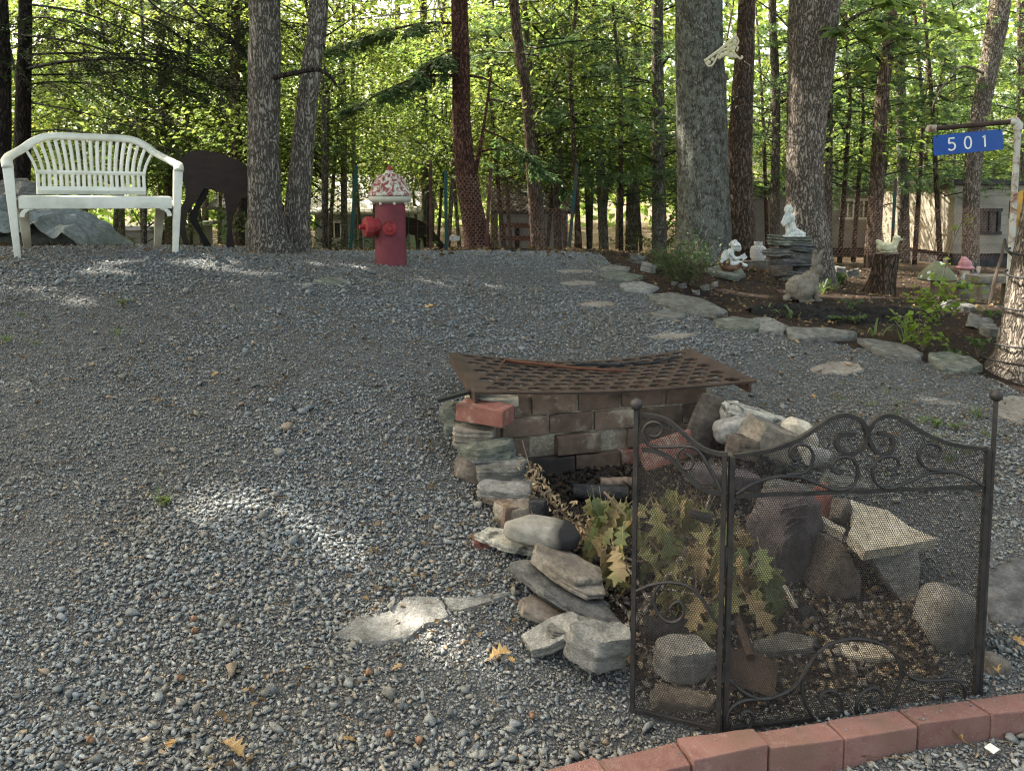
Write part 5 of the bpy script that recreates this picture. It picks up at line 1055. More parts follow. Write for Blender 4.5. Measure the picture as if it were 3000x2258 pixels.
# gnome
gp_ = at(2822, 885, 7.1); gp_.z = hz(gp_.x, gp_.y); gt_ = at(2822, 752, 7.1).z - gp_.z; k1 = gt_ / .44
gn = thing('garden_gnome', gp_, 'garden gnome waving, in pink brimmed hat and blue sleeves', 'gnome')
def sc_(*p): return tuple(q * k1 for q in p)
def gn_part(nm, mat, fn, vx=.005):
    m = MB(); fn(m); m.v = [sc_(*p) for p in m.v]; o = m.build(nm, MAT[mat], gn); bake(o, [('REMESH', dict(mode='VOXEL', voxel_size=vx)), ('SMOOTH', dict(iterations=3, factor=.5))])
gn_part('body', 'concrete', lambda m: (m.ell((0, 0, .10), (.07, .06, .10)), cap(m, (-.03, -.01, .06), (-.035, -.02, .01), .03, .032), cap(m, (.04, -.01, .06), (.05, -.02, .01), .03, .032)))
gn_part('vest', 'teal', lambda m: m.ell((-.015, -.005, .17), (.062, .058, .05)))
gn_part('head', 'skin', lambda m: (m.ell((0, 0, .295), (.045, .045, .05)), m.ell((.0, -.045, .285), (.012, .012, .012)), cap(m, (-.03, -.045, .20), (.01, -.045, .25), .02, .03)))
gn_part('beard', 'whitestat', lambda m: m.ell((-.005, -.03, .24), (.045, .03, .055)))
gn_part('hat', 'pink', lambda m: (m.ell((.0, 0, .335), (.085, .085, .022)), m.ell((0, 0, .365), (.062, .062, .055)), m.ell((-.01, 0, .41), (.035, .035, .03))))
gn_part('sleeve', 'bluep', lambda m: (m.ell((.07, -.005, .245), (.042, .036, .034)), cap(m, (.03, 0, .22), (.1, -.01, .262), .03, .026)))
gn_part('hand', 'skin', lambda m: (m.ell((.122, -.012, .30), (.016, .012, .022)), [cap(m, (.122 + .007 * (q - 1.5), -.012, .315), (.124 + .012 * (q - 1.5), -.012, .345), .0062, .005) for q in range(4)], cap(m, (.112, -.012, .30), (.098, -.012, .322), .0065, .005)), .0028)
# small concrete garden seat
cb = at(2915, 905, 6.6); cb.z = hz(cb.x, cb.y); cs = thing('concrete_seat', cb, 'low mossy concrete garden seat beside the sign post', 'garden seat')
brick_obj(cs, (0, 0, .21), (.42, .2, .06), MAT['concrete'], 5, name='seat'); brick_obj(cs, (-.13, 0, .08), (.07, .17, .2), MAT['concrete'], 6, name='leg'); brick_obj(cs, (.13, 0, .08), (.07, .17, .2), MAT['concrete'], 7, name='leg')
# propane cylinder in the back
pc = at(2173, 800, 9.6); zb_, zt_ = at(2220, 762, 9.6).z, at(2220, 708, 9.6).z; pc = at(2220, 762, 9.6); hh = zt_ - zb_
pcn = thing('propane_cylinder', pc, 'white propane cylinder standing behind the trees', 'cylinder'); rr = hh * .42
MB().lathe([(rr * .8, 0), (rr * .8, hh * .06), (rr * .95, hh * .1), (rr, hh * .2), (rr, hh * .62), (rr * .85, hh * .74), (rr * .4, hh * .8)], 24).build('tank', MAT['trim'], pcn, smooth=True); MB().lathe([(rr * .55, hh * .78), (rr * .55, hh), (rr * .48, hh), (rr * .48, hh * .78)], 20).build('collar', MAT['trim'], pcn, smooth=True)
cin = brick_obj(None, pc - Vector((0, 0, .15)), (.42, .22, .29), MAT['concrete'], 77, name='cinder_block'); tag(cin, 'concrete block under the white propane cylinder', 'block')

# ================================================================== edging stones and stepping stones
EG = 'flat stones edging the garden bed'
for i, (px, th_, mt, lb) in enumerate((
    ([(1752, 792), (1800, 782), (1848, 790), (1838, 800), (1770, 802)], .04, 'slate_pale', 'small thin edging stone at the far end of the bed'),
    ([(1752, 808), (1820, 803), (1890, 818), (1850, 832), (1770, 824)], .06, 'slate_green', 'broad edging stone second from the far end of the bed'),
    ([(1812, 838), (1880, 832), (1930, 848), (1900, 864), (1830, 856)], .05, 'slate_pale', 'pale edging stone below the broad far one'),
    ([(1900, 872), (1960, 862), (2060, 888), (2130, 922), (2105, 934), (2000, 922), (1910, 892)], .085, 'slate_green', 'long mossy edging stone in front of the small shrub'),
    ([(1905, 924), (1955, 912), (2010, 928), (2000, 942), (1920, 940)], .05, 'slate_pale', 'low pale stone in front of the long mossy edging stone'),
    ([(2090, 948), (2150, 938), (2225, 950), (2230, 972), (2160, 976), (2100, 964)], .06, 'slate_pale', 'pale-faced edging stone beside the bent green blades'),
    ([(2205, 942), (2250, 938), (2310, 964), (2290, 984), (2225, 978)], .05, 'slate', 'grey edging stone overlapping the pale-faced one'),
    ([(2302, 972), (2420, 976), (2508, 986), (2500, 1000), (2400, 1006), (2340, 1012), (2308, 994)], .08, 'slate_green', 'thick dark-edged edging stone in front of the black mulch'),
    ([(2512, 1004), (2560, 1006), (2660, 1028), (2708, 1052), (2690, 1066), (2600, 1056), (2540, 1030)], .08, 'slate_green', 'long lichen-spotted edging stone below the lime sapling'),
    ([(2718, 1052), (2780, 1050), (2850, 1066), (2880, 1090), (2840, 1104), (2760, 1092), (2722, 1072)], .10, 'slate_green', 'chunky edging stone nearest the leaning trunk'))):
    gflag('edging_stone', px, th_ * .8, ('slate', 'slate_green', 'slate_pale', 'slate')[i % 4], 140 + i, lb, th_ * .42, EG)
SG = 'stepping stones set in the gravel'
for i, (px, mt, lb) in enumerate((
    ([(2370, 1086), (2430, 1066), (2500, 1068), (2535, 1088), (2480, 1106), (2410, 1100)], 'flagdirt', 'diamond shaped brown stepping stone behind the grate'),
    ([(1902, 990), (1950, 980), (2010, 980), (2050, 988), (1990, 998), (1920, 997)], 'flagdirt', 'low dusty stepping stone below the pale edging stones'),
    ([(1690, 896), (1740, 887), (1800, 890), (1815, 898), (1760, 904)], 'flagdirt', 'brown stepping stone in the middle of the path'),
    ([(1640, 834), (1690, 827), (1745, 830), (1750, 838), (1680, 840)], 'flagdirt', 'thin far stepping stone on the path'),
    ([(1630, 797), (1690, 792), (1740, 795), (1735, 801), (1660, 802)], 'flagdirt', 'farthest stepping stone near the crest'),
    ([(915, 828), (960, 815), (1000, 818), (1030, 830), (985, 838), (930, 838)], 'slate_green', 'lone greenish flat stone in front of the hydrant'),
    ([(880, 838), (905, 832), (918, 840), (900, 848)], 'slate_pale', 'small stone beside the lone greenish flat stone'),
    ([(2905, 1180), (2960, 1165), (3060, 1180), (3080, 1240), (2990, 1250), (2920, 1222)], 'flagdirt', 'dusty flat stone near the screen finial'),
    ([(2895, 1700), (2930, 1670), (3000, 1645), (3120, 1660), (3140, 1800), (3010, 1838), (2900, 1835), (2860, 1760)], 'slate_dark', 'large dark flat slab right of the fire screen'),
    ([(985, 1878), (1050, 1830), (1130, 1812), (1195, 1770), (1285, 1768), (1325, 1815), (1290, 1838), (1240, 1850), (1200, 1876), (1120, 1892), (1040, 1890)], 'slate_pale', 'pale flat stone sunk in the gravel, bigger cracked half'),
    ([(1294, 1768), (1350, 1772), (1430, 1755), (1500, 1748), (1480, 1765), (1400, 1790), (1345, 1800), (1328, 1812)], 'slate_pale', 'pale flat stone sunk in the gravel, narrow cracked half'))):
    gflag('stepping_stone', px, .05, mt, 170 + i, lb, .012, SG)
for i, (u, v, s) in enumerate(((2065, 850, .07), (2040, 862, .05), (2000, 845, .06), (2095, 840, .06), (1975, 838, .05), (2460, 800, .14), (2500, 812, .16), (2780, 905, .1), (2830, 912, .08), (2870, 960, .12), (2900, 985, .1), (1900, 795, .12), (1870, 770, .12), (2020, 828, .05))):
    p = gnd(u, v); rock('bed_rock', p + Vector((0, 0, s * .2)), (s * 1.3, s, s * .75), MAT['slate_pale' if i % 2 else 'slate'], 200 + i, (random.uniform(-.3, .3), random.uniform(-.3, .3), random.uniform(0, 6)), 'small grey rock lying on the garden bed', 'stone', 'loose rocks in the garden bed', hi=False)

# ================================================================== tarp heap behind the bench
tc = at(150, 722, 6.6); tc.z = hz(tc.x, tc.y); nx_, ny_ = 150, 80; F = []
X_, Y_ = np.meshgrid(-1.25 + 2.0 * np.arange(nx_ + 1) / nx_, -.5 + 1.2 * np.arange(ny_ + 1) / ny_); X_, Y_ = X_.ravel(), Y_.ravel()
E_ = np.where(X_ > -.5, np.maximum(0, 1 - ((X_ + .5) / 1.0) ** 2), 1) * np.maximum(0, 1 - (Y_ / .62) ** 2); q_ = np.c_[X_ * 3, Y_ * 3, 0 * X_]; h_ = .37 * E_ ** .5 * (1 + .18 * fbm(q_, 4, 3))
h_ = h_ + (.055 * (1 - 2 * np.abs(np.sin(5 * X_ + 2 * Y_ + 2.5 * vn(q_ * .8, 2)))) + .032 * (1 - 2 * np.abs(np.sin(13 * X_ - 5 * Y_ + 4 * vn(q_ * 1.3, 6)))) + .02 * vn(q_ * 4, 12)) * np.minimum(1, h_ * 5); V = np.c_[X_, Y_, h_ + H(tc.x + X_, tc.y + Y_) - tc.z - .005]
for j in range(ny_):
    for i in range(nx_): a = j * (nx_ + 1) + i; F.append((a, a + 1, a + nx_ + 2, a + nx_ + 1))
MB().add(V, F).build('tarp', MAT['tarp'], smooth='all', label='grey-green tarp draped over a heap behind the bench', cat='tarp', loc=tc)
for i, (u, v, w) in enumerate(((20, 600, .3), (75, 565, .22), (50, 555, .3))):
    rock('covered_bundle', at(u, v, 7.1 + .1 * i), (w, .3, .2), MAT['slate_pale'], 230 + i, (0, 0, i), 'pale bundle piled on the heap behind the bench', 'bundle', 'bundles on the heap')
# decorative bracket, heart wire and birdhouse on the trunks
DY = 8.0
brk = thing('scroll_bracket', at(2067, 190, DY), 'cream scrolled shelf bracket fixed on the big lichen oak', 'bracket'); o_ = brk.location
def zb8(l): return [at(2040 + x / 4.381, 80 + y / 4.381, DY) - o_ for x, y in l]
MB().tube(zb8([(105, 435), (300, 290), (510, 115)]), .016, 6).build('shelf_bar', MAT['cream_metal'], brk)
for l in ([(120, 450), (150, 495), (200, 490), (240, 430), (280, 350), (330, 300), (400, 275), (450, 295), (500, 350), (560, 405), (590, 390), (575, 370)], [(510, 120), (540, 180), (520, 225), (470, 215), (440, 240), (450, 290)], [(330, 300), (390, 290), (405, 340), (375, 365)], [(500, 240), (535, 265), (515, 310)]): MB().tube(smooth_path(zb8(l), 4), .010, 6).build('scroll', MAT['cream_metal'], brk, smooth=True)
for x, y, r_ in ((160, 450, .022), (210, 412, .02), (295, 390, .02), (330, 360, .026), (380, 340, .028), (445, 360, .03), (500, 375, .02), (490, 185, .026), (480, 265, .022), (410, 240, .02)): MB().ell(zb8([(x, y)])[0], (r_, .01, r_), n=12).build('rosette', MAT['cream_metal'], brk, smooth=True)
bh = MB().box((0, 0, 0), (.07, .06, .055)).box((0, 0, .035), (.09, .08, .012)).build('bird_feeder', MAT['wood'], label='tiny wooden bird feeder fixed beside the lichen oak', cat='feeder', loc=at(2122, 231, 8.3)); bh.rotation_euler = (0, -.35, 0)
HY = 8.95; htw = thing('wire_heart', at(2167, 360, HY), 'black wire heart ornament hung on the pine trunk', 'ornament'); o_ = htw.location
def zb9(l): return [at(2040 + x / 4.381, 80 + y / 4.381, HY) - o_ for x, y in l]
for l in ([(555, 1245), (480, 1080), (465, 960), (530, 895), (610, 895), (650, 970), (630, 1090), (555, 1245)], [(555, 1170), (500, 1050), (540, 1010), (555, 1020), (580, 1005), (620, 1030), (555, 1170)], [(400, 1050), (460, 960), (540, 890), (610, 890), (670, 950), (690, 1010)], [(400, 1050), (370, 980), (390, 930), (430, 960)], [(430, 960), (420, 880), (450, 900), (465, 950)], [(530, 880), (545, 780), (575, 780), (580, 880)], [(620, 880), (640, 780)], [(660, 920), (700, 820), (720, 850)]): MB().tube(smooth_path(zb9(l), 4), .006, 5).build('wire', MAT['black'], htw)

# ================================================================== trees
def trunk_mesh(name, P, Rr, nseg=28, nring=90, flare=0.0, bumps=.05, seed=0, ridges=0.0, off=None):
    """tapered trunk through points P (world) with radii Rr, displaced for bark ridges, knots and root flare"""
    P = [Vector(p) for p in P]; sp_ = smooth_path(P, 12); rr = np.interp(np.linspace(0, len(P) - 1, len(sp_)), np.arange(len(P)), Rr)
    t = np.linspace(0, len(sp_) - 1, nring); A = np.array([p[:] for p in sp_]); C = np.stack([np.interp(t, np.arange(len(sp_)), A[:, k]) for k in range(3)], 1); rad = np.interp(t, np.arange(len(sp_)), rr)
    an = np.linspace(0, 2 * np.pi, nseg, endpoint=False); ca, sa = np.cos(an), np.sin(an); z = C[:, 2] - C[0, 2]
    Q = np.stack([np.tile(ca, nring) * 1.6, np.tile(sa, nring) * 1.6, np.repeat(z, nseg) * .9], 1); d = 1 + bumps * fbm(Q + seed, seed, 3)
    if ridges: Q2 = np.stack([np.tile(ca, nring) * 6.5, np.tile(sa, nring) * 6.5, np.repeat(z, nseg) * 3.0], 1); d = d + ridges * (1 - 2 * np.abs(vn(Q2 + seed, seed + 4)))
    if flare: rep = np.repeat(np.exp(-np.maximum(z, 0) / .22), nseg); d = d + flare * rep * (1 + .55 * np.sin(np.tile(an, nring) * 4 + seed) * rep)
    r_ = np.repeat(rad, nseg) * d; V = np.repeat(C, nseg, 0); V[:, 0] += np.tile(ca, nring) * r_; V[:, 1] += np.tile(sa, nring) * r_
    if off is not None: V = V - np.array(off[:])
    I_ = np.arange(nring * nseg).reshape(nring, nseg); F = np.stack([I_[:-1], np.roll(I_, -1, 1)[:-1], np.roll(I_, -1, 1)[1:], I_[1:]], -1).reshape(-1, 4)
    return np_mesh(name, V, F, smooth=True)
def px_trunk(pts, y, top=9.5, lean=0.0, sink=.12, tw=.6):
    """photo points (u, v, width) at distance y -> world axis and radii, extended below ground and above the frame"""
    P, Rr = [], []
    for i, (u, v, w) in enumerate(pts): p = at(u, v, y + lean * i / max(1, len(pts) - 1)); P.append(p); Rr.append(w * .5 * pxm(p.y))
    d = P[-1] - P[-2]; d /= max(.05, d.z); e = P[-1] + Vector((d.x * .6, d.y * .3, 1)) * (top - P[-1].z); P.append((P[-1] + e) / 2); Rr.append(Rr[-1] * .85); P.append(e); Rr.append(Rr[-1] * tw)
    b = P[0].copy(); g = hz(b.x, b.y); P[0].z = g; P.insert(0, Vector((b.x, b.y, g - sink))); Rr.insert(0, Rr[0] * 1.05); return P, Rr
TREES = {}
def tree(key, pts, y, mat, label, name='oak_tree', group=None, top=9.5, flare=.0, nseg=28, nring=90, bumps=.05, ridges=0.0, seed=1, lean=0.0, limbs=()):
    P, Rr = px_trunk(pts, y, top, lean); root = thing(name, P[1], label, 'tree', group); link('trunk', trunk_mesh('trunk', P, Rr, nseg, nring, flare, bumps, seed, ridges, P[1]), MAT[mat], root)
    TREES[key] = dict(root=root, top=P[-1], P=P, R=Rr, mat=mat)
    for L in limbs:
        pp = [at(u, v, yy) - P[1] for u, v, yy in L[0]]; MB().tube(smooth_path(pp, 5), list(np.linspace(L[1], L[2], (len(pp) - 1) * 5 + 1)), 8).build('limb', MAT[L[3] if len(L) > 3 else mat], root, smooth='all')
    return root
tree('A', [(800, 742, 110), (785, 690, 98), (776, 600, 92), (772, 400, 88), (776, 150, 90), (775, 0, 84)], 6.7, 'bark_oak', 'thick grey left trunk of the twin oak beside the hydrant', flare=.55, nseg=64, nring=220, ridges=.035, seed=2, limbs=[([(805, 228, 6.6), (860, 215, 6.5), (930, 205, 6.45), (965, 225, 6.4), (985, 250, 6.4)], .022, .012, 'bark_dark')])
tree('B', [(868, 735, 80), (868, 650, 74), (880, 500, 66), (897, 330, 60), (918, 150, 55), (935, 0, 53)], 6.95, 'bark_oak', 'slimmer right trunk of the twin oak leaning right', flare=.35, nseg=56, nring=200, ridges=.035, seed=3)
tree('C', [(1402, 745, 76), (1390, 650, 70), (1366, 520, 60), (1352, 350, 52), (1350, 170, 50), (1345, 0, 46)], 9.5, 'bark_red', 'reddish pine trunk rising behind the chicken wire', 'pine_tree', flare=.25, nseg=48, nring=180, bumps=.10, ridges=.03, seed=4,
     limbs=[([(1325, 222, 9.5), (1240, 225, 9.2), (1130, 265, 9.0), (1040, 320, 8.9)], .022, .006), ([(1375, 222, 9.5), (1430, 235, 9.6), (1480, 270, 9.8)], .02, .005), ([(1320, 68, 9.5), (1230, 70, 9.3), (1100, 100, 9.2), (1000, 140, 9.0)], .018, .005), ([(1325, 145, 9.5), (1270, 180, 9.3), (1200, 270, 9.1)], .012, .004), ([(1388, 520, 9.6), (1405, 440, 9.7), (1420, 350, 9.8), (1440, 210, 10)], .035, .012), ([(1403, 445, 9.7), (1440, 438, 9.5), (1475, 440, 9.4)], .018, .008), ([(1425, 290, 9.9), (1480, 300, 9.9), (1560, 330, 10)], .013, .004), ([(1420, 380, 9.8), (1500, 420, 9.8), (1560, 480, 9.9), (1660, 560, 10.2)], .014, .004)])
tree('D', [(2062, 772, 172), (2062, 700, 154), (2060, 600, 147), (2056, 400, 142), (2052, 200, 136), (2048, 0, 130)], 8.4, 'bark_lichen', 'massive lichen-covered oak trunk by the small shrub', flare=.22, nseg=80, nring=240, ridges=.03, seed=5)
tree('E', [(2168, 742, 92), (2166, 650, 86), (2164, 500, 76), (2172, 330, 62), (2182, 150, 54), (2188, 0, 48)], 9.9, 'bark_pine', 'brown pine trunk directly behind the lichen oak', 'pine_tree', flare=.2, nseg=44, nring=160, ridges=.03, seed=6)
tree('F', [(2375, 758, 135), (2368, 690, 116), (2360, 600, 106), (2358, 480, 100), (2366, 330, 106), (2378, 170, 124), (2386, 0, 138)], 8.3, 'bark_pale', 'pale ridged oak trunk behind the rock stack', flare=.25, nseg=72, nring=230, ridges=.04, seed=7, limbs=[([(2450, 95, 8.2), (2500, 50, 8.0), (2580, 20, 7.9), (2620, 10, 7.8)], .018, .006), ([(2320, 90, 8.5), (2270, 40, 8.7), (2215, 0, 8.9)], .012, .006), ([(2300, 300, 8.6), (2245, 230, 8.8), (2180, 180, 9.0)], .009, .004)])
tree('G', [(3062, 1112, 290), (3064, 1040, 240), (3068, 930, 212), (3082, 800, 200), (3120, 550, 190), (3150, 250, 185), (3170, 0, 180)], 4.35, 'bark_pale', 'pale trunk at the garden edge wrapped with light cables', flare=.32, nseg=72, nring=240, ridges=.05, seed=8)
tree('H', [(2845, 745, 46), (2846, 620, 44), (2852, 480, 46), (2872, 330, 48), (2905, 160, 52), (2930, 0, 54)], 11.5, 'bark_pale', 'pale leaning trunk behind the blue number plate', flare=.1, nseg=36, nring=120, ridges=.03, seed=9, limbs=[([(2880, 215, 11.4), (2830, 195, 11), (2790, 215, 10.8), (2740, 290, 10.6), (2730, 330, 10.5)], .02, .006)])
tree('I', [(40, 720, 60), (58, 600, 50), (66, 400, 44), (70, 200, 38), (74, 0, 34)], 8.2, 'bark_dark', 'dark conifer trunk behind the left arm of the bench', 'hemlock_tree', nseg=28, nring=80, ridges=.03, seed=10)
tree('J', [(-30, 720, 80), (-12, 560, 72), (-5, 400, 66), (-2, 200, 60), (-8, 0, 54)], 7.6, 'bark_dark', 'dark trunk half hidden behind the end of the bench', 'hemlock_tree', nseg=28, nring=80, ridges=.03, seed=11)
LM = ((60, 'the bench'), (330, 'the bench seat'), (620, 'the dark deer cut-out'), (820, 'the twin oak'), (1145, 'the hydrant'), (1375, 'the reddish pine'), (1560, 'the chicken wire'), (1800, 'the far stepping stones'), (2060, 'the lichen oak'), (2370, 'the pale ridged oak'), (2590, 'the duck stump'), (2750, 'the mushroom ornament'), (2930, 'the sign post'))
def nearest_lm(u): return min(LM, key=lambda q: abs(q[0] - u))[1]
def name_woods(items):
    """items (object, kind words, u, distance): say behind what each stands and its order in depth there"""
    by = {}
    for o, kind, u, y in items: by.setdefault((kind, nearest_lm(u)), []).append((y, o))
    words = ('first', 'second', 'third', 'fourth', 'fifth', 'sixth')
    for (kind, lm), l in by.items():
        l.sort(key=lambda q: q[0])
        for i, (y, o) in enumerate(l): o['label'] = f'{kind} in the woods behind {lm}' + (f', {words[i]} one back' if len(l) > 1 else '')
WOODS = []
# --- woods behind
BGT = [  # (base u, base v, width px, top u at v=0, distance, bark)
    (505, 690, 36, 455, 13, 'bark_pine'), (700, 690, 30, 690, 12, 'bark_pine'), (1008, 700, 18, 990, 14, 'bark_oak'), (1040, 690, 12, 1035, 15, 'bark_oak'), (1250, 700, 24, 1240, 16, 'bark_oak'), (1258, 500, 20, 1300, 22, 'bark_bg'),
    (1575, 750, 34, 1505, 10.5, 'bark_pine'), (1592, 745, 20, 1535, 11.5, 'bark_oak'), (1630, 740, 14, 1622, 13, 'bark_bg'), (1770, 745, 26, 1735, 14, 'bark_oak'), (1728, 740, 16, 1690, 16, 'bark_bg'), (1850, 740, 34, 1868, 15, 'bark_oak'), (1932, 745, 40, 1925, 12.5, 'bark_oak'), (1690, 740, 14, 1700, 18, 'bark_oak'), (1810, 735, 14, 1835, 20, 'bark_bg'),
    (2270, 730, 26, 2262, 12.5, 'bark_bg'), (2420, 720, 30, 2436, 12, 'bark_bg'), (2555, 745, 40, 2612, 11.5, 'bark_pine'), (2650, 740, 30, 2638, 13.5, 'bark_oak'), (2480, 700, 18, 2470, 18, 'bark_oak'), (2700, 720, 16, 2722, 19, 'bark_bg'), (2770, 720, 18, 2760, 22, 'bark_oak'), (2985, 720, 24, 2990, 16, 'bark_bg'),
    (350, 690, 26, 330, 16, 'bark_oak'), (240, 690, 22, 260, 20, 'bark_oak'), (600, 690, 18, 610, 20, 'bark_bg'), (930, 700, 16, 945, 22, 'bark_oak'), (1150, 700, 18, 1165, 24, 'bark_oak'), (1450, 720, 20, 1440, 20, 'bark_oak'), (1520, 720, 14, 1530, 24, 'bark_bg'), (1990, 720, 20, 1985, 22, 'bark_bg'), (2320, 700, 16, 2320, 22, 'bark_oak'), (2590, 700, 18, 2560, 24, 'bark_bg'), (130, 690, 20, 150, 18, 'bark_bg')]
SHAD = {'bark_bg': 'weathered', 'bark_oak': 'grey', 'bark_dark': 'dark', 'bark_pine': 'brown', 'bark_red': 'reddish'}
bgroots = []
for i, (u, v, w, ut, y, mt) in enumerate(BGT):
    rg = random.Random(i); mid = (u + ut) / 2 + rg.uniform(-8, 8); size = 'slender' if w * y < 380 else 'sturdy'; where = 'beyond the wire fence' if y < 15 else 'deep in the woods'
    r_ = tree('b%d' % i, [(u, v, w * 1.15), ((u + mid) / 2, v * .7, w), (mid, v * .4, w * .92), (ut, 0, w * .85)], y, mt, f'{size} {SHAD[mt]} forest trunk standing {where}', 'forest_tree', f'{size} {SHAD[mt]} forest trunks {where}', top=10 + rg.uniform(0, 3), nseg=16, nring=40, bumps=.07, seed=20 + i)
    bgroots.append((r_, y, i)); WOODS.append((r_, f'{size} {SHAD[mt]} forest trunk', u, y)); r_['group'] = 'forest trunks behind the fence'

# --- foliage building blocks
def cards(C, D, N, L, W, tint, bend=.15):
    """leaf blades: centre C, direction D, normal N, length L, width W -> folded kite of two quads"""
    D = D / np.linalg.norm(D, axis=1)[:, None]; S = np.cross(D, N); S /= np.linalg.norm(S, axis=1)[:, None] + 1e-9; Nn = np.cross(S, D); L = L[:, None]; W = W[:, None]
    b = C - D * L * .5; t = C + D * L * .5 - Nn * L * bend; l = C - S * W * .5 + Nn * W * .18 - D * L * .05; r = C + S * W * .5 + Nn * W * .18 - D * L * .05; n = len(C)
    V = np.stack([b, r, t, l], 1).reshape(-1, 3); i = np.arange(n) * 4; F = np.stack([np.stack([i, i + 1, i + 2], -1), np.stack([i, i + 2, i + 3], -1)], 1).reshape(-1, 3)
    return V, F, np.repeat(tint, 2, 0)
def unit(n, rg): v = rg.normal(size=(n, 3)); return v / np.linalg.norm(v, axis=1)[:, None]
def join(parts):
    Vs, Fs, Ts, b = [], [], [], 0
    for V, F, T in parts: Vs.append(V); Fs.append(F + b); Ts.append(T); b += len(V)
    return np.concatenate(Vs), np.concatenate(Fs), np.concatenate(Ts)
def tube_tris(P, r0, r1, n=4):
    m = MB().tube(P, list(np.linspace(r0, r1, len(P))), n, cap=False); F = np.array(m.f); return np.array(m.v, float), np.concatenate([F[:, [0, 1, 2]], F[:, [0, 2, 3]]])
BROWN = np.array([.55, .40, .5])
def broad_crown(seed, zlo, zhi, rad, nb, per, ls):
    """boughs with leaf sprays; leaves lie in loose horizontal layers as in a forest understorey"""
    rg = np.random.default_rng(seed); parts = []
    for b in range(nb):
        z0 = rg.uniform(zlo, zhi); a = rg.uniform(0, 2 * np.pi); ln = rad * rg.uniform(.45, 1.0) * (1 - .45 * (z0 - zlo) / (zhi - zlo)); tip = np.array([math.cos(a) * ln, math.sin(a) * ln, z0 + rg.uniform(-.1, .5) * ln * .6]); base = np.array([0, 0, z0 - .25])
        pts = [Vector(base), Vector(base * .5 + tip * .5 + np.array([0, 0, .15])), Vector(tip)]; V, F = tube_tris(pts, .014, .004); parts.append((V, F, np.tile(BROWN * .55, (len(F), 1))))
        n = per; t = rg.uniform(.25, 1.08, n); C = base + (tip - base) * t[:, None] + rg.normal(0, 1, (n, 3)) * np.array([.34, .34, .13]) * (.4 + .6 * t[:, None])
        D = np.array([math.cos(a), math.sin(a), -.25]) + rg.normal(0, .7, (n, 3)) * np.array([1, 1, .5]); N = np.array([0, 0, 1.]) + rg.normal(0, .45, (n, 3)); L = ls * rg.uniform(.6, 1.25, n)
        ti = np.ones((n, 3)) * rg.uniform(.75, 1.25) * rg.uniform(.8, 1.2, (n, 1)); ti[:, 0] *= rg.uniform(.85, 1.25); parts.append(cards(C, D, N, L, L * .62, ti))
    return join(parts)
def pine_crown(seed, zlo, zhi, rad, nb, tufts, nl=.10, needles=26, droop=.1, wide=.0045, bare=0.0):
    rg = np.random.default_rng(seed); parts = []
    for b in range(nb):
        z0 = rg.uniform(zlo, zhi); a = rg.uniform(0, 2 * np.pi); ln = rad * rg.uniform(.5, 1.0) * (1 - .4 * (z0 - zlo) / (zhi - zlo)); d = np.array([math.cos(a), math.sin(a), 0]); s = np.array([-d[1], d[0], 0])
        q = np.linspace(0, 1, 5); path = [Vector(d * ln * t + np.array([0, 0, z0 + .12 * ln * math.sin(2.2 * t) - droop * ln * t * t])) for t in q]; V, F = tube_tris(path, .016, .003); parts.append((V, F, np.tile(BROWN * .6, (len(F), 1))))
        PA = np.array([p[:] for p in path])
        if rg.random() < bare: continue
        n = tufts; t = rg.uniform(.3, 1.02, n); off = rg.normal(0, .16, n) * (1.1 - .3 * t) * ln; C = np.stack([np.interp(t, q, PA[:, k]) for k in range(3)], 1) + s * off[:, None] + rg.normal(0, .04, (n, 3)); C[:, 2] -= np.abs(off) * .1
        td = d * .8 + s * np.sign(off)[:, None] * .7 + rg.normal(0, .25, (n, 3)) + np.array([0, 0, .15]); td /= np.linalg.norm(td, axis=1)[:, None]
        m = n * needles; CC = np.repeat(C, needles, 0); dd = np.repeat(td, needles, 0) + rg.normal(0, .55, (m, 3)); dd /= np.linalg.norm(dd, axis=1)[:, None]; CC = CC - np.repeat(td, needles, 0) * (rg.uniform(0, .10, m))[:, None]
        S = np.cross(dd, unit(m, rg)); S /= np.linalg.norm(S, axis=1)[:, None]; L = nl * rg.uniform(.7, 1.15, m)
        V = np.stack([CC - S * wide, CC + S * wide, CC + dd * L[:, None] - np.array([0, 0, .01])], 1).reshape(-1, 3); F = np.arange(3 * m).reshape(-1, 3)
        parts.append((V, F, np.repeat(np.ones((n, 3)) * rg.uniform(.7, 1.3) * rg.uniform(.8, 1.2, (n, 1)), needles, 0)))
    return join(parts)
CROWN = {'broad4': (broad_crown(14, 1.5, 5.0, 2.3, 34, 90, .10), 'leaf'), 'broad0': (broad_crown(1, 1.8, 5.8, 2.6, 28, 95, .10), 'leaf'), 'broad1': (broad_crown(2, 1.4, 5.0, 2.2, 26, 95, .09), 'leaf'), 'broad2': (broad_crown(3, 1.9, 6.2, 3.0, 30, 95, .105), 'leaf'), 'broad3': (broad_crown(4, .3, 4.2, 1.8, 30, 95, .09), 'leaf_dark'),
         'pine0': (pine_crown(5, .9, 5.4, 2.3, 28, 15), 'needle'), 'pine1': (pine_crown(6, 1.0, 4.8, 2.0, 26, 16), 'needle')}
CM = {k: np_mesh('crown', *v[0]) for k, v in CROWN.items()}
for k, v in CROWN.items(): CM[k].materials.append(MAT[v[1]])
kinds = {'bark_red': 'pine0', 'bark_pine': 'pine1'}
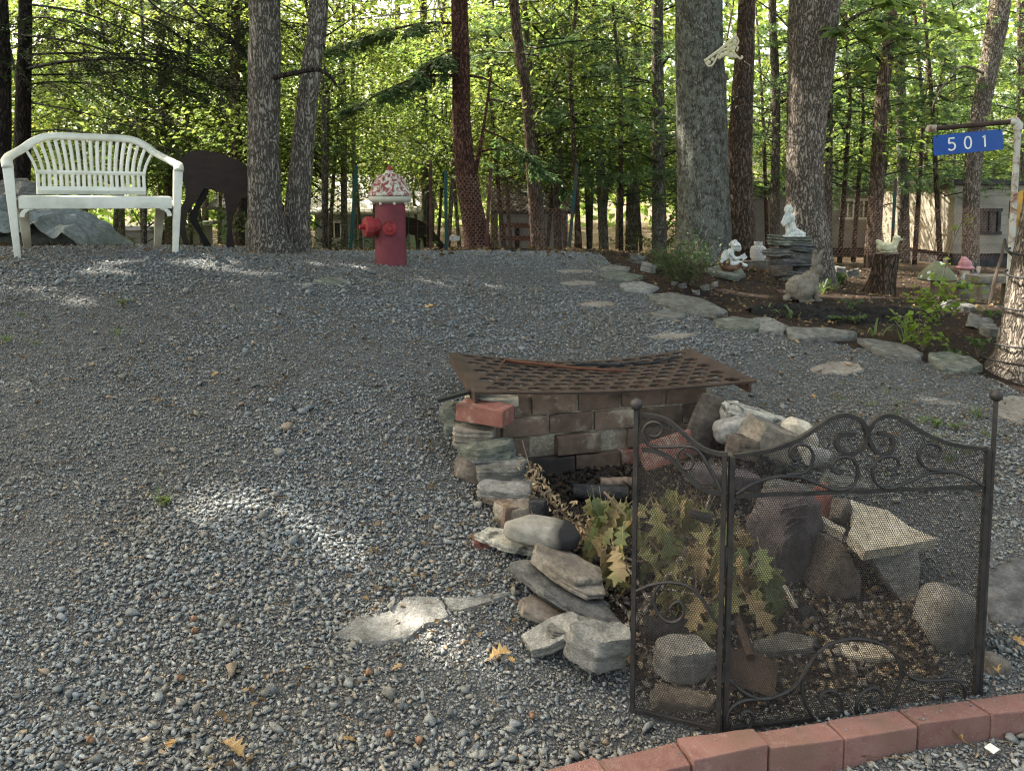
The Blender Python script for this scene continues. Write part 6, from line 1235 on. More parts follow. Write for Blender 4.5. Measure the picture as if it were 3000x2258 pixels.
for r_, y, i in bgroots:
    rg = random.Random(100 + i); k_ = kinds.get(TREES['b%d' % i]['mat'], rg.choice(['broad0', 'broad1', 'broad2', 'pine0', 'pine1', 'broad2', 'broad0'])); u = BGT[i][0]
    if u > 1950 and rg.random() < .45: k_ = 'pine1'
    s = rg.uniform(.85, 1.15); link('crown', CM[k_], None, r_, rot=(0, 0, rg.uniform(0, 6.28))).scale = (s, s, s * rg.uniform(.9, 1.1))
# understorey saplings and young pines between the trunks
SAP = [(950, 11.5, 'broad1'), (1100, 18, 'broad0'), (1200, 20, 'broad1'), (1480, 12.5, 'pine1'), (1660, 12, 'broad1'), (1700, 11, 'pine1'), (1820, 12, 'pine0'), (1560, 15, 'broad2'), (1950, 14, 'broad3'), (2250, 15, 'pine1'), (2460, 12.5, 'pine1'), (2560, 14, 'pine0'), (2680, 13, 'pine1'), (2790, 15, 'broad3'), (2450, 17, 'broad2'), (2900, 17, 'broad0'), (700, 12, 'broad1'), (560, 14, 'broad0'), (420, 15, 'broad2'), (260, 14, 'broad1'), (120, 15, 'broad2'), (20, 17, 'broad0'), (800, 15, 'broad2'), (640, 17, 'broad0'), (2070, 16, 'pine0'), (2180, 19, 'broad3'), (1350, 15, 'broad2'), (1280, 18, 'broad0'), (2960, 13.5, 'pine0'), (3080, 15, 'broad2'), (-80, 13, 'broad1'), (2620, 18, 'broad3'), (1060, 17, 'broad2'), (900, 19, 'broad0'), (960, 14.5, 'broad4'), (1150, 18, 'broad4'), (1230, 19, 'broad4'), (760, 13, 'broad4'), (600, 13, 'broad4'), (1500, 14, 'broad4'), (1640, 14, 'broad4'), (1730, 17, 'broad4'), (1880, 16, 'broad4'), (1990, 18, 'broad4'), (2290, 18, 'broad4'), (2420, 20, 'broad4'), (2700, 16, 'broad4'), (2830, 19, 'broad4'), (330, 13, 'broad4'), (480, 17, 'broad4'), (180, 17, 'broad4'), (50, 13, 'broad4'), (1310, 12.5, 'broad4'), (1420, 17, 'broad1'), (2540, 21, 'broad4'), (2330, 12.5, 'pine1'), (2500, 13.2, 'pine1'), (2760, 11.8, 'pine1'), (950, 12.2, 'broad3'), (700, 12.5, 'broad3'), (1600, 15, 'broad1'), (1760, 16, 'broad1'), (420, 12.5, 'broad3'), (1860, 19, 'broad1'), (1480, 16.5, 'broad4'), (2980, 20, 'broad4')]
SN = {'broad': ('leafy_sapling', 'young broadleaf tree with bright thin leaves in the woods', 'young broadleaf trees'), 'pine_': ('young_pine', 'young white pine with soft needle sprays in the woods', 'young pines')}
for i, (u, y, k_) in enumerate(SAP):
    rg = random.Random(300 + i); p = at(u, 740, y); p.z = hz(p.x, p.y); nm, lb, gr = SN['broad' if k_.startswith('broad') else 'pine_']; root = thing(nm, p, lb, 'tree', gr)
    MB().tube([(0, 0, -.1), (rg.uniform(-.25, .25), rg.uniform(-.2, .2), 2.5), (rg.uniform(-.7, .7), rg.uniform(-.4, .4), 6.5)], [.040, .030, .012], 8).build('trunk', MAT['bark_pine' if k_.startswith('pine') else 'bark_oak'], root, smooth='all')
    WOODS.append((root, 'bright young broadleaf tree' if k_ in ('broad0', 'broad1', 'broad2', 'broad4') else ('dark leafy sapling' if k_ == 'broad3' else 'young soft-needled pine'), u, y)); s = rg.uniform(.75, 1.0); link('crown', CM[k_], None, root, rot=(0, 0, rg.uniform(0, 6.28))).scale = (s, s, s)
name_woods(WOODS)
# far wood closing the view
rg = np.random.default_rng(77); parts = []
for lay, (y0, n, ls) in enumerate(((25, 20000, .30), (30, 22000, .38), (37, 24000, .50))):
    th_ = rg.uniform(-.95, .95, n); rr_ = y0 + rg.normal(0, 1.6, n); zz = rg.uniform(0, 1, n) ** 1.35 * (13 + lay * 4) + (.9, .3, -.4)[lay]; C = np.stack([np.sin(th_) * rr_, np.cos(th_) * rr_, zz], 1)
    cl = fbm(C * .45, 9 + lay, 3); keep = cl > -.22; C = C[keep]; m = len(C); L = ls * rg.uniform(.7, 1.3, m); ti = np.ones((m, 3)) * (rg.uniform(.7, 1.3, (m, 1)) * (1 + .35 * cl[keep][:, None])); parts.append(cards(C, unit(m, rg) * np.array([1, 1, .6]), np.array([0, 0, 1.]) + rg.normal(0, .6, (m, 3)), L, L * .66, ti))
link('distant_forest', np_mesh('distant_forest', *join(parts)), MAT['leaf'], kind='stuff', label='distant wall of sunlit woodland leaves behind the trees', cat='forest')
# --- hemlock boughs sweeping across the upper left
def bough(parts, path, r0, sub, nsub, seed, needle=.034, dens=70):
    rg = np.random.default_rng(seed); P = [Vector(p) for p in smooth_path([Vector(p) for p in path], 6)]; V, F = tube_tris(P, r0, .003, 5); parts.append((V, F, np.tile(BROWN * .35, (len(F), 1)))); A = np.array([p[:] for p in P]); d = A[-1] - A[0]; d /= np.linalg.norm(d); s = np.cross(d, [0, 0, 1.]); s /= np.linalg.norm(s)
    for q in range(nsub):
        t = rg.uniform(.12, 1); b = np.array([np.interp(t, np.linspace(0, 1, len(A)), A[:, k]) for k in range(3)]); sg = 1 if q % 2 else -1; L = sub * rg.uniform(.4, 1) * (1.1 - .5 * t); dr = d * rg.uniform(.3, .9) + s * sg * rg.uniform(.5, 1) + np.array([0, 0, rg.uniform(-.45, .05)]); dr /= np.linalg.norm(dr); e = b + dr * L - np.array([0, 0, .12 * L])
        V, F = tube_tris([Vector(b), Vector((b + e) / 2 + np.array([0, 0, .03])), Vector(e)], .0045, .0018, 3); parts.append((V, F, np.tile(BROWN * .4, (len(F), 1))))
        if rg.random() < .28: continue
        n = int(dens * L / .4); t2 = rg.uniform(.15, 1.05, n); C = b + (e - b) * t2[:, None] + rg.normal(0, .018, (n, 3)); dd = dr + np.cross(dr, [0, 0, 1.]) * np.where(rg.random(n) < .5, 1, -1)[:, None] * .9 + rg.normal(0, .2, (n, 3)); Ln = needle * rg.uniform(.7, 1.4, n); parts.append(cards(C + dd * Ln[:, None] * .5, dd, np.array([0, 0, 1.]) + rg.normal(0, .3, (n, 3)), Ln, Ln * (.34 if needle < .1 else .6), np.ones((n, 3)) * rg.uniform(.7, 1.4, (n, 1)), .05))
parts = []
BO = [([(66, 205, 8.2), (200, 180, 7.9), (420, 175, 7.6), (600, 230, 7.4), (690, 290, 7.3)], .022, 26), ([(40, 100, 8.2), (250, 130, 7.8), (450, 210, 7.5), (560, 270, 7.3)], .016, 24), ([(70, 160, 8.2), (260, 155, 8.0), (430, 160, 7.9), (560, 165, 7.8)], .013, 18), ([(60, 10, 8.2), (250, 40, 7.9), (430, 120, 7.6), (570, 190, 7.4)], .014, 26),
      ([(85, 388, 8.2), (190, 380, 8.0), (300, 398, 7.8), (360, 385, 7.7), (440, 420, 7.6), (545, 447, 7.4)], .011, 8), ([(80, 300, 8.2), (200, 320, 8.0), (330, 350, 7.9), (430, 340, 7.8)], .010, 14), ([(500, -40, 8.0), (580, 40, 7.6), (660, 110, 7.4), (720, 170, 7.3)], .016, 24), ([(380, -60, 8.4), (470, 30, 8.2), (600, 70, 8.0), (720, 60, 7.8)], .014, 24), ([(75, 250, 8.2), (180, 240, 8.3), (330, 260, 8.4), (470, 330, 8.5)], .012, 20), ([(60, 60, 8.2), (130, 50, 7.6), (220, 70, 7.2), (330, 120, 6.9)], .012, 22), ([(200, -60, 8.6), (330, 10, 8.4), (440, 60, 8.2), (540, 120, 8.0)], .012, 22), ([(70, 130, 8.2), (20, 150, 7.7), (-60, 190, 7.3)], .012, 12), ([(620, -60, 8.4), (720, 10, 8.0), (820, 60, 7.8), (900, 70, 7.7)], .012, 18), ([(90, 220, 8.6), (300, 215, 8.8), (520, 200, 9.0), (700, 240, 9.0)], .012, 24)]
for i, (pp, r0, ns) in enumerate(BO): bough(parts, [at(*q) for q in pp], r0, .75, int(ns * 1.4), 500 + i, needle=.036, dens=80)
V, F, T = join(parts); o_ = TREES['I']['root'].location; link('crown', np_mesh('crown', V - np.array(o_[:]), F, T), MAT['needle_dark'], TREES['I']['root'])
# soft white-pine sprays on the reddish pine and near oak side
parts = []
for i, (pp, r0, ns) in enumerate([([(1325, 222, 9.5), (1240, 225, 9.2), (1130, 265, 9.0), (1040, 320, 8.9)], .01, 22), ([(1320, 68, 9.5), (1230, 70, 9.3), (1100, 100, 9.2), (1000, 140, 9.0)], .01, 22), ([(1325, 145, 9.5), (1270, 180, 9.3), (1180, 260, 9.1)], .008, 16), ([(1420, 380, 9.8), (1500, 420, 9.8), (1560, 480, 9.9), (1660, 560, 10.2)], .008, 20)]): bough(parts, [at(*q) for q in pp], r0, .5, ns, 560 + i, needle=.085, dens=90)
V, F, T = join(parts); o_ = TREES['C']['root'].location; link('crown', np_mesh('crown', V - np.array(o_[:]), F, T), MAT['needle'], TREES['C']['root'])
# leafy oak sprays hanging into the top right
parts = []
for i, (pp, ns) in enumerate([([(2450, 95, 8.2), (2530, 60, 7.6), (2600, 70, 7.4), (2660, 120, 7.3)], 16), ([(2450, -40, 8.2), (2560, -20, 7.6), (2680, 20, 7.4), (2780, 60, 7.3)], 22), ([(2460, 40, 8.2), (2510, 110, 7.8), (2560, 150, 7.7)], 10)]):
    A = [at(*q) for q in pp]; bough(parts, A, .008, .3, ns, 590 + i, needle=.13, dens=16)
V, F, T = join(parts); o_ = TREES['F']['root'].location; link('leaf_sprays', np_mesh('leaf_sprays', V - np.array(o_[:]), F, T), MAT['leaf'], TREES['F']['root'])
# dead twigs beside the pine behind the lichen oak
tw = MB(); rg2 = random.Random(8)
for i in range(14):
    a = at(rg2.uniform(2225, 2290), rg2.uniform(240, 470), 9.7); b = a + Vector((rg2.uniform(-.25, .35), rg2.uniform(-.3, .2), rg2.uniform(-.5, .5))); c = b + Vector((rg2.uniform(-.2, .2), 0, rg2.uniform(-.35, .35))); q0 = TREES['E']['root'].location; tw.tube([a - q0, b - q0, c - q0], [.007, .005, .002], 4)
tw.build('dead_twigs', MAT['wood'], TREES['E']['root'])

# ------------------------------------------------------------------ unseen crown leaves added overhead (out of frame) to shade the yard
SPOT = []     # wanted sun patches, cut as gaps in the added leaves: (x, y, half length along, half width, angle)
for (u, v, a, b, th_) in ((900, 1560, .25, .022, -.62), (650, 1490, .13, .022, -.1), (1180, 1830, .14, .03, .15), (1370, 1965, .08, .02, -.1), (600, 782, .34, .035, -.05), (330, 800, .16, .03, 0), (50, 855, .22, .04, .05), (250, 885, .10, .03, 0), (760, 800, .16, .02, 0), (60, 1140, .08, .01, .1), (2480, 868, .50, .16, 0), (2650, 870, .45, .16, 0), (2300, 820, .25, .1, 0), (2840, 900, .5, .2, 0), (1000, 780, .3, .06, 0), (1340, 830, .3, .05, 0), (2820, 1180, .14, .03, -.2), (2160, 860, .25, .08, 0)):
    p = gnd(u, v); SPOT.append((p.x, p.y, p.z, a, b, th_))
for q in ((2960, 900, 4.25), (2975, 1000, 4.2)): p = at(*q); SPOT.append((p.x, p.y, p.z, .22, .16, 0))
for q in ((2345, 470, 8.2), (2330, 640, 8.2), (2340, 300, 8.2), (1325, 400, 9.4), (160, 420, 5.5), (480, 470, 5.7), (1030, 560, 6.2)): p = at(*q); SPOT.append((p.x, p.y, p.z, .16, .14, 0))
n = 62000; rg = np.random.default_rng(123); gx_ = rg.uniform(-6.5, 7.0, n); gy_ = rg.uniform(.2, 9.2, n); hgt = rg.uniform(6.8, 13.0, n) if False else 6.8 + 5.5 * rg.random(n) ** 1.3
sx, sy_, sz = SUN; C = np.stack([gx_ + sx / sz * (hgt - .5), gy_ + sy_ / sz * (hgt - .5), hgt], 1); keep = np.ones(n, bool)
for (px_, py_, pz_, a, b, th_) in SPOT:
    tt = (C[:, 2] - pz_) / sz; qx = C[:, 0] - sx * tt - px_; qy = C[:, 1] - sy_ * tt - py_; c_, s_ = math.cos(th_), math.sin(th_); keep &= (((qx * c_ + qy * s_) / (a + .07)) ** 2 + ((-qx * s_ + qy * c_) / (b + .07)) ** 2) > 1
C = C[keep]; n = len(C); L = .22 * rg.uniform(.8, 1.25, n); V, F, T = cards(C, unit(n, rg), np.array([sx, sy_, sz]) + rg.normal(0, .45, (n, 3)), L, L * .72, np.ones((n, 3)) * rg.uniform(.8, 1.2, (n, 1)))
keys = ['A', 'B', 'C', 'D', 'F', 'H', 'J']; tops = np.array([TREES[k]['top'][:2] for k in keys]); near = np.argmin(np.linalg.norm(C[:, None, :2] - tops[None], axis=2), 1)
for j, k_ in enumerate(keys):
    s = near == j
    if s.sum() == 0: continue
    o_ = np.array(TREES[k_]['root'].location[:]); vs = V.reshape(-1, 4, 3)[s].reshape(-1, 3) - o_; m = int(s.sum()); i_ = np.arange(m) * 4; Fs = np.stack([np.stack([i_, i_ + 1, i_ + 2], -1), np.stack([i_, i_ + 2, i_ + 3], -1)], 1).reshape(-1, 3)
    root = TREES[k_]['root']; link('crown', np_mesh('crown', vs, Fs, T.reshape(-1, 2, 3)[s].reshape(-1, 3)), MAT['leaf'], root)  # added leaf layer, shaped to cast shade and sun patches
    cs_ = C[s]; base = TREES[k_]['top'] - Vector((0, 0, 2.0))
    for q in range(6):
        e = Vector(cs_[rg.integers(0, m)]); MB().tube(smooth_path([base - Vector(o_), (base * .5 + e * .5) + Vector((0, 0, .5)) - Vector(o_), e - Vector(o_)], 4), list(np.linspace(.06, .012, 9)), 6).build('limb', MAT[TREES[k_]['mat']], root, smooth='all')

# ================================================================== wire fence along the crest
fence = thing('wire_fence', at(1435, 745, 8.95), 'sagging chicken wire and welded wire fence on steel posts', 'fence'); fo = fence.location.copy()
def fpost(u0, v0, u1, v1, y, mat, r=.02):
    a, b = at(u0, v0, y), at(u1, v1, y); a.z = min(a.z, hz(a.x, a.y)) - .1; m = MB(); m.bar(a - fo, b - fo, .012, .042, (0, 1, 0)); m.bar(a - fo + Vector((0, -.012, 0)), b - fo + Vector((0, -.012, 0)), .038, .010, (0, 1, 0)); m.build('post', MAT[mat], fence)
fpost(1025, 735, 1045, 485, 8.8, 'post_green'); fpost(1308, 748, 1306, 500, 8.9, 'post_green'); fpost(1422, 748, 1438, 492, 8.9, 'post_rust'); fpost(1662, 760, 1690, 484, 9.0, 'post_green'); fpost(2612, 705, 2622, 528, 9.6, 'post_green'); fpost(1262, 700, 1262, 470, 9.4, 'post_rust')
def hexfence(u0, u1, y0, y1, vtop, vbot, name, mat, cell=.05, r=.0028, seed=0, drop=None):
    a, b = at(u0, 740, y0), at(u1, 740, y1); L = (Vector((b.x - a.x, b.y - a.y, 0))).length; d = Vector((b.x - a.x, b.y - a.y, 0)) / L; zt = at((u0 + u1) / 2, vtop, (y0 + y1) / 2).z; zb = at((u0 + u1) / 2, vbot, (y0 + y1) / 2).z
    cw_, ch_ = cell, cell * .62; nc_ = int(L / cw_) + 1; nr_ = int((zt - zb) / ch_); m = MB(); rg = random.Random(seed)
    def W(x, z):
        q = np.array([[x * 1.3, z * 1.3, seed]]); f_ = vn(q, 5)[0]; f2 = vn(q * 1.9, 8)[0]; return Vector((a.x + d.x * x + f_ * .02, a.y + d.y * x + f2 * .05, zb + z + f2 * .03)) - fo
    for j in range(nr_):
        sh_ = cw_ / 2 if j % 2 else 0; z = j * ch_
        for i in range(nc_):
            x = i * cw_ + sh_
            if drop and drop(x / L, j / nr_): continue
            p0, p1, p2, p3 = W(x, z), W(x + cw_ / 2, z + ch_ * .4), W(x + cw_, z), W(x + cw_ / 2, z + ch_)
            for s, e in ((p0, p1), (p1, p2), (p1, p3)): m.tube([s, e], r, 3, cap=False)
    return m.build(name, MAT[mat], fence)
hexfence(1318, 1432, 8.92, 8.92, 505, 752, 'chicken_wire', 'wire_galv', seed=1); hexfence(1434, 1672, 8.92, 9.0, 520, 762, 'chicken_wire', 'wire_galv', seed=2, drop=lambda s, t: t > .93 - .5 * max(0, s - .15) * (1 - max(0, s - .75) * 3.6))
hexfence(2200, 2620, 9.3, 9.6, 565, 745, 'chicken_wire', 'wire_galv', seed=3, r=.0015); hexfence(2640, 2900, 9.6, 9.9, 600, 760, 'chicken_wire', 'wire_galv', seed=4, r=.0014)
m = MB(); a, b = at(860, 740, 8.85), at(1306, 745, 8.9); zt, zb = at(1080, 300, 8.85).z, at(1080, 742, 8.85).z; L = b.x - a.x
for i in range(int(L / .1) + 1): x = a.x + i * .1; m.tube([Vector((x, a.y + .02 * math.sin(i), zb)) - fo, Vector((x + .01, a.y, (zb + zt) / 2)) - fo, Vector((x, a.y + .02 * math.cos(i), zt)) - fo], .0018, 3, cap=False)
for j in range(int((zt - zb) / .1) + 1): z = zb + j * .1; m.tube([Vector((a.x, a.y, z)) - fo, Vector(((a.x + b.x) / 2, a.y + .02, z + .01 * math.sin(j))) - fo, Vector((b.x, b.y, z)) - fo], .0018, 3, cap=False)
m.build('welded_wire', MAT['wire_green'], fence)
cab = MB(); pc_ = [at(690, 100, 12), at(1000, 62, 12), at(1350, 18, 12), at(1700, -40, 12)]; cab.tube([q - pc_[0] for q in smooth_path(pc_, 6)], .011, 6).build('overhead_cable', MAT['black'], label='dark overhead cable strung across the treetops', cat='cable', loc=pc_[0])

# ================================================================== buildings among the trees
def building(name, u0, u1, vb, ve, y, depth, wmat, rmat, label, windows=(), roof='low', over=.2, skirt=.0, yaw=0.0, boards=0, rv=None, doors=()):
    a, b = at(u0, vb, y), at(u1, vb, y); W = b.x - a.x; ze = at((u0 + u1) / 2, ve, y).z; z0 = min(a.z, hz(a.x, y) - .1); root = thing(name, Vector((a.x, y, z0)), label, 'building', rot=(0, 0, yaw)); hgt = ze - z0; sk = skirt
    wl = MB().box((W / 2, depth / 2, (hgt + sk) / 2), (W, depth, hgt - sk)).build('wall', MAT[wmat], root)
    nb = int((hgt - sk) / .16)
    for q in range(nb): MB().box((W / 2, -.006, sk + .16 * (q + .5)), (W + .01, .012, .15), Matrix.Rotation(.05, 3, 'X')).build('siding_board', MAT[wmat], root)
    if sk: MB().box((W / 2, depth / 2, sk / 2), (W - .1, depth - .1, sk)).build('skirting', MAT['roof_dark'], root)
    if roof == 'gable':
        rh_ = .22 * depth; V = [(-over, -over, hgt - .04), (W + over, -over, hgt - .04), (W + over, depth / 2, hgt + rh_), (-over, depth / 2, hgt + rh_), (-over, depth + over, hgt - .04), (W + over, depth + over, hgt - .04)]; V += [(x, yy, z + .06) for x, yy, z in V]
        MB().add(V, [(0, 1, 2, 3), (3, 2, 5, 4), (9, 8, 7, 6), (10, 11, 8, 9), (0, 6, 7, 1), (4, 5, 11, 10), (0, 3, 9, 6), (3, 4, 10, 9), (1, 7, 8, 2), (2, 8, 11, 5)]).build('roof', MAT[rmat], root)
    else: MB().box((W / 2, depth / 2, hgt + .05), (W + 2 * over, depth + 2 * over, .09)).build('roof', MAT[rmat], root)
    for (wu0, wv0, wu1, wv1) in windows:
        p, q = at(wu0, wv1, y), at(wu1, wv0, y); x0, x1, za, zb2 = p.x - a.x, q.x - a.x, p.z - z0, q.z - z0; f = MB(); t = .05
        f.box(((x0 + x1) / 2, -.02, za), (x1 - x0 + 2 * t, .05, t)); f.box(((x0 + x1) / 2, -.02, zb2), (x1 - x0 + 2 * t, .05, t)); f.box((x0, -.021, (za + zb2) / 2), (t, .05, zb2 - za)); f.box((x1, -.021, (za + zb2) / 2), (t, .05, zb2 - za)); f.box(((x0 + x1) / 2, -.022, (za + zb2) / 2), (t * .6, .05, zb2 - za - t))
        fo_ = f.build('window', MAT['trim' if wmat != 'siding_beige' else 'roof_dark'], root); MB().box(((x0 + x1) / 2, -.012, (za + zb2) / 2), (x1 - x0 - t, .02, zb2 - za - t)).build('pane', MAT['glass'], fo_)
    for (wu0, wv0, wu1, wv1, dm) in doors:
        p, q = at(wu0, wv1, y), at(wu1, wv0, y); x0, x1, za, zb2 = p.x - a.x, q.x - a.x, p.z - z0, q.z - z0; f = MB(); t = .09
        f.box((x0, -.03, (za + zb2) / 2), (t, .05, zb2 - za)); f.box((x1, -.03, (za + zb2) / 2), (t, .05, zb2 - za)); f.box(((x0 + x1) / 2, -.032, zb2), (x1 - x0, .05, t)); f.box(((x0 + x1) / 2, -.032, (za + zb2) / 2), (x1 - x0, .05, t)); f.build('door', MAT[dm], root)
    return root
building('cabin', 925, 1200, 735, 622, 19, 4.0, 'siding_grey', 'roof_pale', 'low grey cabin with pale roof beyond the hydrant', [(960, 650, 1000, 700), (1075, 650, 1110, 690)], 'gable', .3)
building('shed', 1462, 1662, 745, 620, 15, 3.0, 'siding_grey', 'roof_dark', 'grey shed with reddish doors behind the chicken wire', [], 'gable', .15, doors=[(1475, 660, 1515, 735, 'door_red'), (1515, 660, 1560, 735, 'door_red')])
building('mobile_home', 2195, 2585, 745, 560, 16, 4.0, 'siding', 'roof_dark', 'long pale mobile home seen between the oak trunks', [(2462, 585, 2500, 640), (2510, 585, 2545, 640)], 'low', .15, .25)
building('travel_trailer', 2788, 3140, 768, 542, 13, 3.0, 'siding_beige', 'roof_dark', 'beige travel trailer with dark window behind the sign post', [(2868, 615, 2925, 682)], 'low', .08, .3)
building('small_cabin', 640, 700, 725, 610, 20, 3.0, 'siding_grey', 'roof_dark', 'small grey hut seen under the deer', [], 'gable', .2)
building('white_shed', 330, 470, 728, 675, 17, 3, 'siding', 'roof_pale', 'low white structure glimpsed under the bench', [], 'low', .1)
# address board with small digits beside the reddish pine
ab = thing('number_board', at(1332, 698, 9.3), 'small white number board on the fence beside the reddish pine', 'sign'); MB().box((0, 0, 0), (.12, .01, .055)).build('board', MAT['trim'], ab)

# ================================================================== plants
def leafy(name, base, stems, mat, label, cat, seed, leaf=(.03, .05), per=14, wr=.55, spread=.05, stemr=.003, stemmat='wood', group=None):
    rg = np.random.default_rng(seed); root = thing(name, base, label, cat, group); m = MB(); parts = []; b = np.array(base[:])
    for P in stems:
        P = [Vector(p) for p in P]; sm = smooth_path(P, 4); m.tube(sm, list(np.linspace(stemr, stemr * .5, len(sm))), 5); A = np.array([p[:] for p in sm]); n = per; t = rg.uniform(.25, 1.03, n); C = np.stack([np.interp(t, np.linspace(0, 1, len(A)), A[:, k]) for k in range(3)], 1) + rg.normal(0, spread, (n, 3)) * np.array([1, 1, .7])
        D = rg.normal(0, 1, (n, 3)) * np.array([1, 1, .35]); L = rg.uniform(*leaf, n); parts.append(cards(C, D, np.array([0, 0, 1.]) + rg.normal(0, .35, (n, 3)), L, L * wr, np.ones((n, 3)) * rg.uniform(.75, 1.25, (n, 1))))
    m.build('stems', MAT[stemmat], root, smooth='all'); V, F, T = join(parts); link('foliage', np_mesh('foliage', V, F, T), MAT[mat], root, kind='stuff'); return root
def shrub(u, v, w, h, mat, label, seed, n=26, per=20, leaf=(.025, .045), name='shrub', wr=.45):
    p = gnd(u, v); s = pxm(p.y); rg = random.Random(seed); st_ = []
    for i in range(n): a = rg.uniform(0, 6.28); rr = rg.random() ** .5; e = Vector((math.cos(a) * rr * w * .5 * s, math.sin(a) * rr * w * .35 * s, h * s * rg.uniform(.35, 1) * (1.1 - .45 * rr))); st_.append([Vector((0, 0, -.01)), e * .5 + Vector((0, 0, .12 * e.z)), e])
    return leafy(name, p, st_, mat, label, 'plant', seed, leaf, per, wr)
shrub(2015, 838, 230, 190, 'shrub', 'dark green small-leaved shrub at the foot of the lichen oak', 1, 40, 24)
shrub(1960, 800, 120, 110, 'shrub', 'low green shrub left of the lichen oak', 2, 20, 18)
sp0 = gnd(2702, 1030); s = pxm(sp0.y)
def ssp(u, v, dy=0): q = at(u, v, sp0.y + dy); return q - sp0
leafy('lime_sapling', sp0, [[Vector(), ssp(2690, 960), ssp(2705, 880, .02)], [Vector(), ssp(2720, 930), ssp(2770, 860, -.05)], [ssp(2705, 960), ssp(2650, 930), ssp(2620, 920, .03)], [ssp(2715, 920), ssp(2790, 880), ssp(2850, 845, .0)], [ssp(2720, 900), ssp(2790, 850), ssp(2830, 830, .06)], [Vector(), ssp(2690, 990), ssp(2668, 975)], [ssp(2720, 890), ssp(2700, 870), ssp(2690, 860)], [Vector(), ssp(2720, 1000), ssp(2740, 985)], [ssp(2735, 880), ssp(2760, 840), ssp(2740, 825, .04)], [ssp(2705, 940), ssp(2740, 915), ssp(2780, 905, -.06)]], 'leaf_lime', 'bright lime-green leafy sapling behind the edging stones', 'sapling', 9, (.035, .06), 26, .62, .035)
sp1 = gnd(2745, 905); leafy('thin_sapling', sp1, [[Vector(), at(2770, 780, sp1.y) - sp1, at(2800, 690, sp1.y) - sp1, at(2826, 640, sp1.y) - sp1], [at(2795, 690, sp1.y) - sp1, at(2800, 670, sp1.y) - sp1, at(2810, 668, sp1.y) - sp1], [at(2815, 655, sp1.y) - sp1, at(2835, 640, sp1.y) - sp1, at(2845, 645, sp1.y) - sp1]], 'leaf_lime', 'thin bare sapling with a few leaves beside the mushroom', 'sapling', 10, (.03, .05), 7, .6, .02, .004)
HL = ['five-leaf green seedling on the black mulch', 'low green leaf rosette at the mulch edge', 'small seedling left of the low leaf rosette', 'green palmate plant beside the pale trunk', 'green palmate seedling near the chunky edging stone', 'low trailing green plant near the chunky edging stone', 'small weed growing in gravel beside the screen', 'young weed with a brown stem on the right gravel', 'tiny green weed on the far left gravel', 'small green weed in the left gravel']
for i, (u, v, h, w) in enumerate(((2490, 935, 55, 55), (2505, 950, 25, 60), (2450, 948, 20, 30), (2895, 945, 40, 80), (2865, 1055, 65, 60), (2800, 1050, 20, 70), (2800, 1270, 30, 50), (2745, 1255, 22, 30), (360, 905, 25, 30), (480, 1490, 30, 20))):
    p = gnd(u, v); s = pxm(p.y); rg = random.Random(40 + i); st_ = []
    for q in range(6): a = q * 1.047 + rg.uniform(-.3, .3); st_.append([Vector(), Vector((math.cos(a) * w * .2 * s, math.sin(a) * w * .2 * s, h * s * .7)), Vector((math.cos(a) * w * .5 * s, math.sin(a) * w * .5 * s, h * s))])
    leafy('seedling', p, st_, 'shrub' if i < 6 else 'grass', HL[i], 'plant', 60 + i, (.03, .055) if i < 6 else (.015, .03), 5 if i < 6 else 5, .5, .008, .002)
def blades(name, p, n, h, rad, mat, label, seed, w=.004, cat='grass', group=None, arc=.6):
    rg = random.Random(seed); V, F = [], []
    for i in range(n):
        a = rg.uniform(0, 6.28); r_ = rad * rg.random() ** .5 * .4; b = Vector((math.cos(a) * r_, math.sin(a) * r_, -.005)); d = Vector((math.cos(a), math.sin(a), 0)); hh = h * rg.uniform(.5, 1); o2 = rad * rg.uniform(.3, 1) * arc; s_ = Vector((-d.y, d.x, 0)) * w
        P = [b, b + d * o2 * .25 + Vector((0, 0, hh * .6)), b + d * o2 * .7 + Vector((0, 0, hh * .95)), b + d * o2 * 1.2 + Vector((0, 0, hh * rg.uniform(.55, 1)))]; k = len(V)
        for q, ww in zip(P, (1, .9, .6, .05)): V += [q - s_ * ww, q + s_ * ww]
        F += [(k + 2 * j, k + 2 * j + 1, k + 2 * j + 3, k + 2 * j + 2) for j in range(3)]
    me = bpy.data.meshes.new(name); me.from_pydata([v[:] for v in V], [], F); me.update(); at_ = me.attributes.new('tint', 'FLOAT_COLOR', 'FACE'); at_.data.foreach_set('color', np.ones(len(F) * 4, np.float32)); return link(name, me, MAT[mat], label=label, cat=cat, group=group, loc=p)
for i, (u, v, n_, h, r_) in enumerate(((2330, 935, 9, .10, .16), (2245, 920, 5, .08, .14), (2400, 860, 10, .14, .12), (2560, 985, 6, .12, .16), (2440, 850, 6, .15, .1), (2660, 1000, 8, .14, .12))):
    blades('strap_leaf_plant', gnd(u, v), n_, h, r_, 'grass', 'arching clump of narrow green strap leaves in the garden bed', 80 + i, .008, 'plant', 'strap-leaved plants in the bed', 1.0)
GT = [(2860, 1225, 22, .07), (2700, 1240, 14, .05), (2620, 1220, 14, .05), (2540, 1190, 12, .04), (2460, 1170, 12, .04), (2740, 1300, 16, .06), (2780, 1360, 16, .06), (2820, 1330, 14, .05), (340, 985, 10, .06), (60, 930, 12, .05), (100, 1010, 10, .05), (20, 1000, 12, .05), (480, 1480, 10, .06), (2900, 1280, 14, .05), (2650, 1190, 10, .04), (860, 745, 12, .06), (1740, 775, 14, .06), (1930, 780, 16, .08), (2600, 1150, 8, .04)]
for i, (u, v, n_, h) in enumerate(GT): blades('grass_tuft', gnd(u, v), n_, h, .07, 'grass', 'thin tuft of grass growing through the crushed stone', 120 + i, .0018, 'grass', 'grass tufts in the gravel')
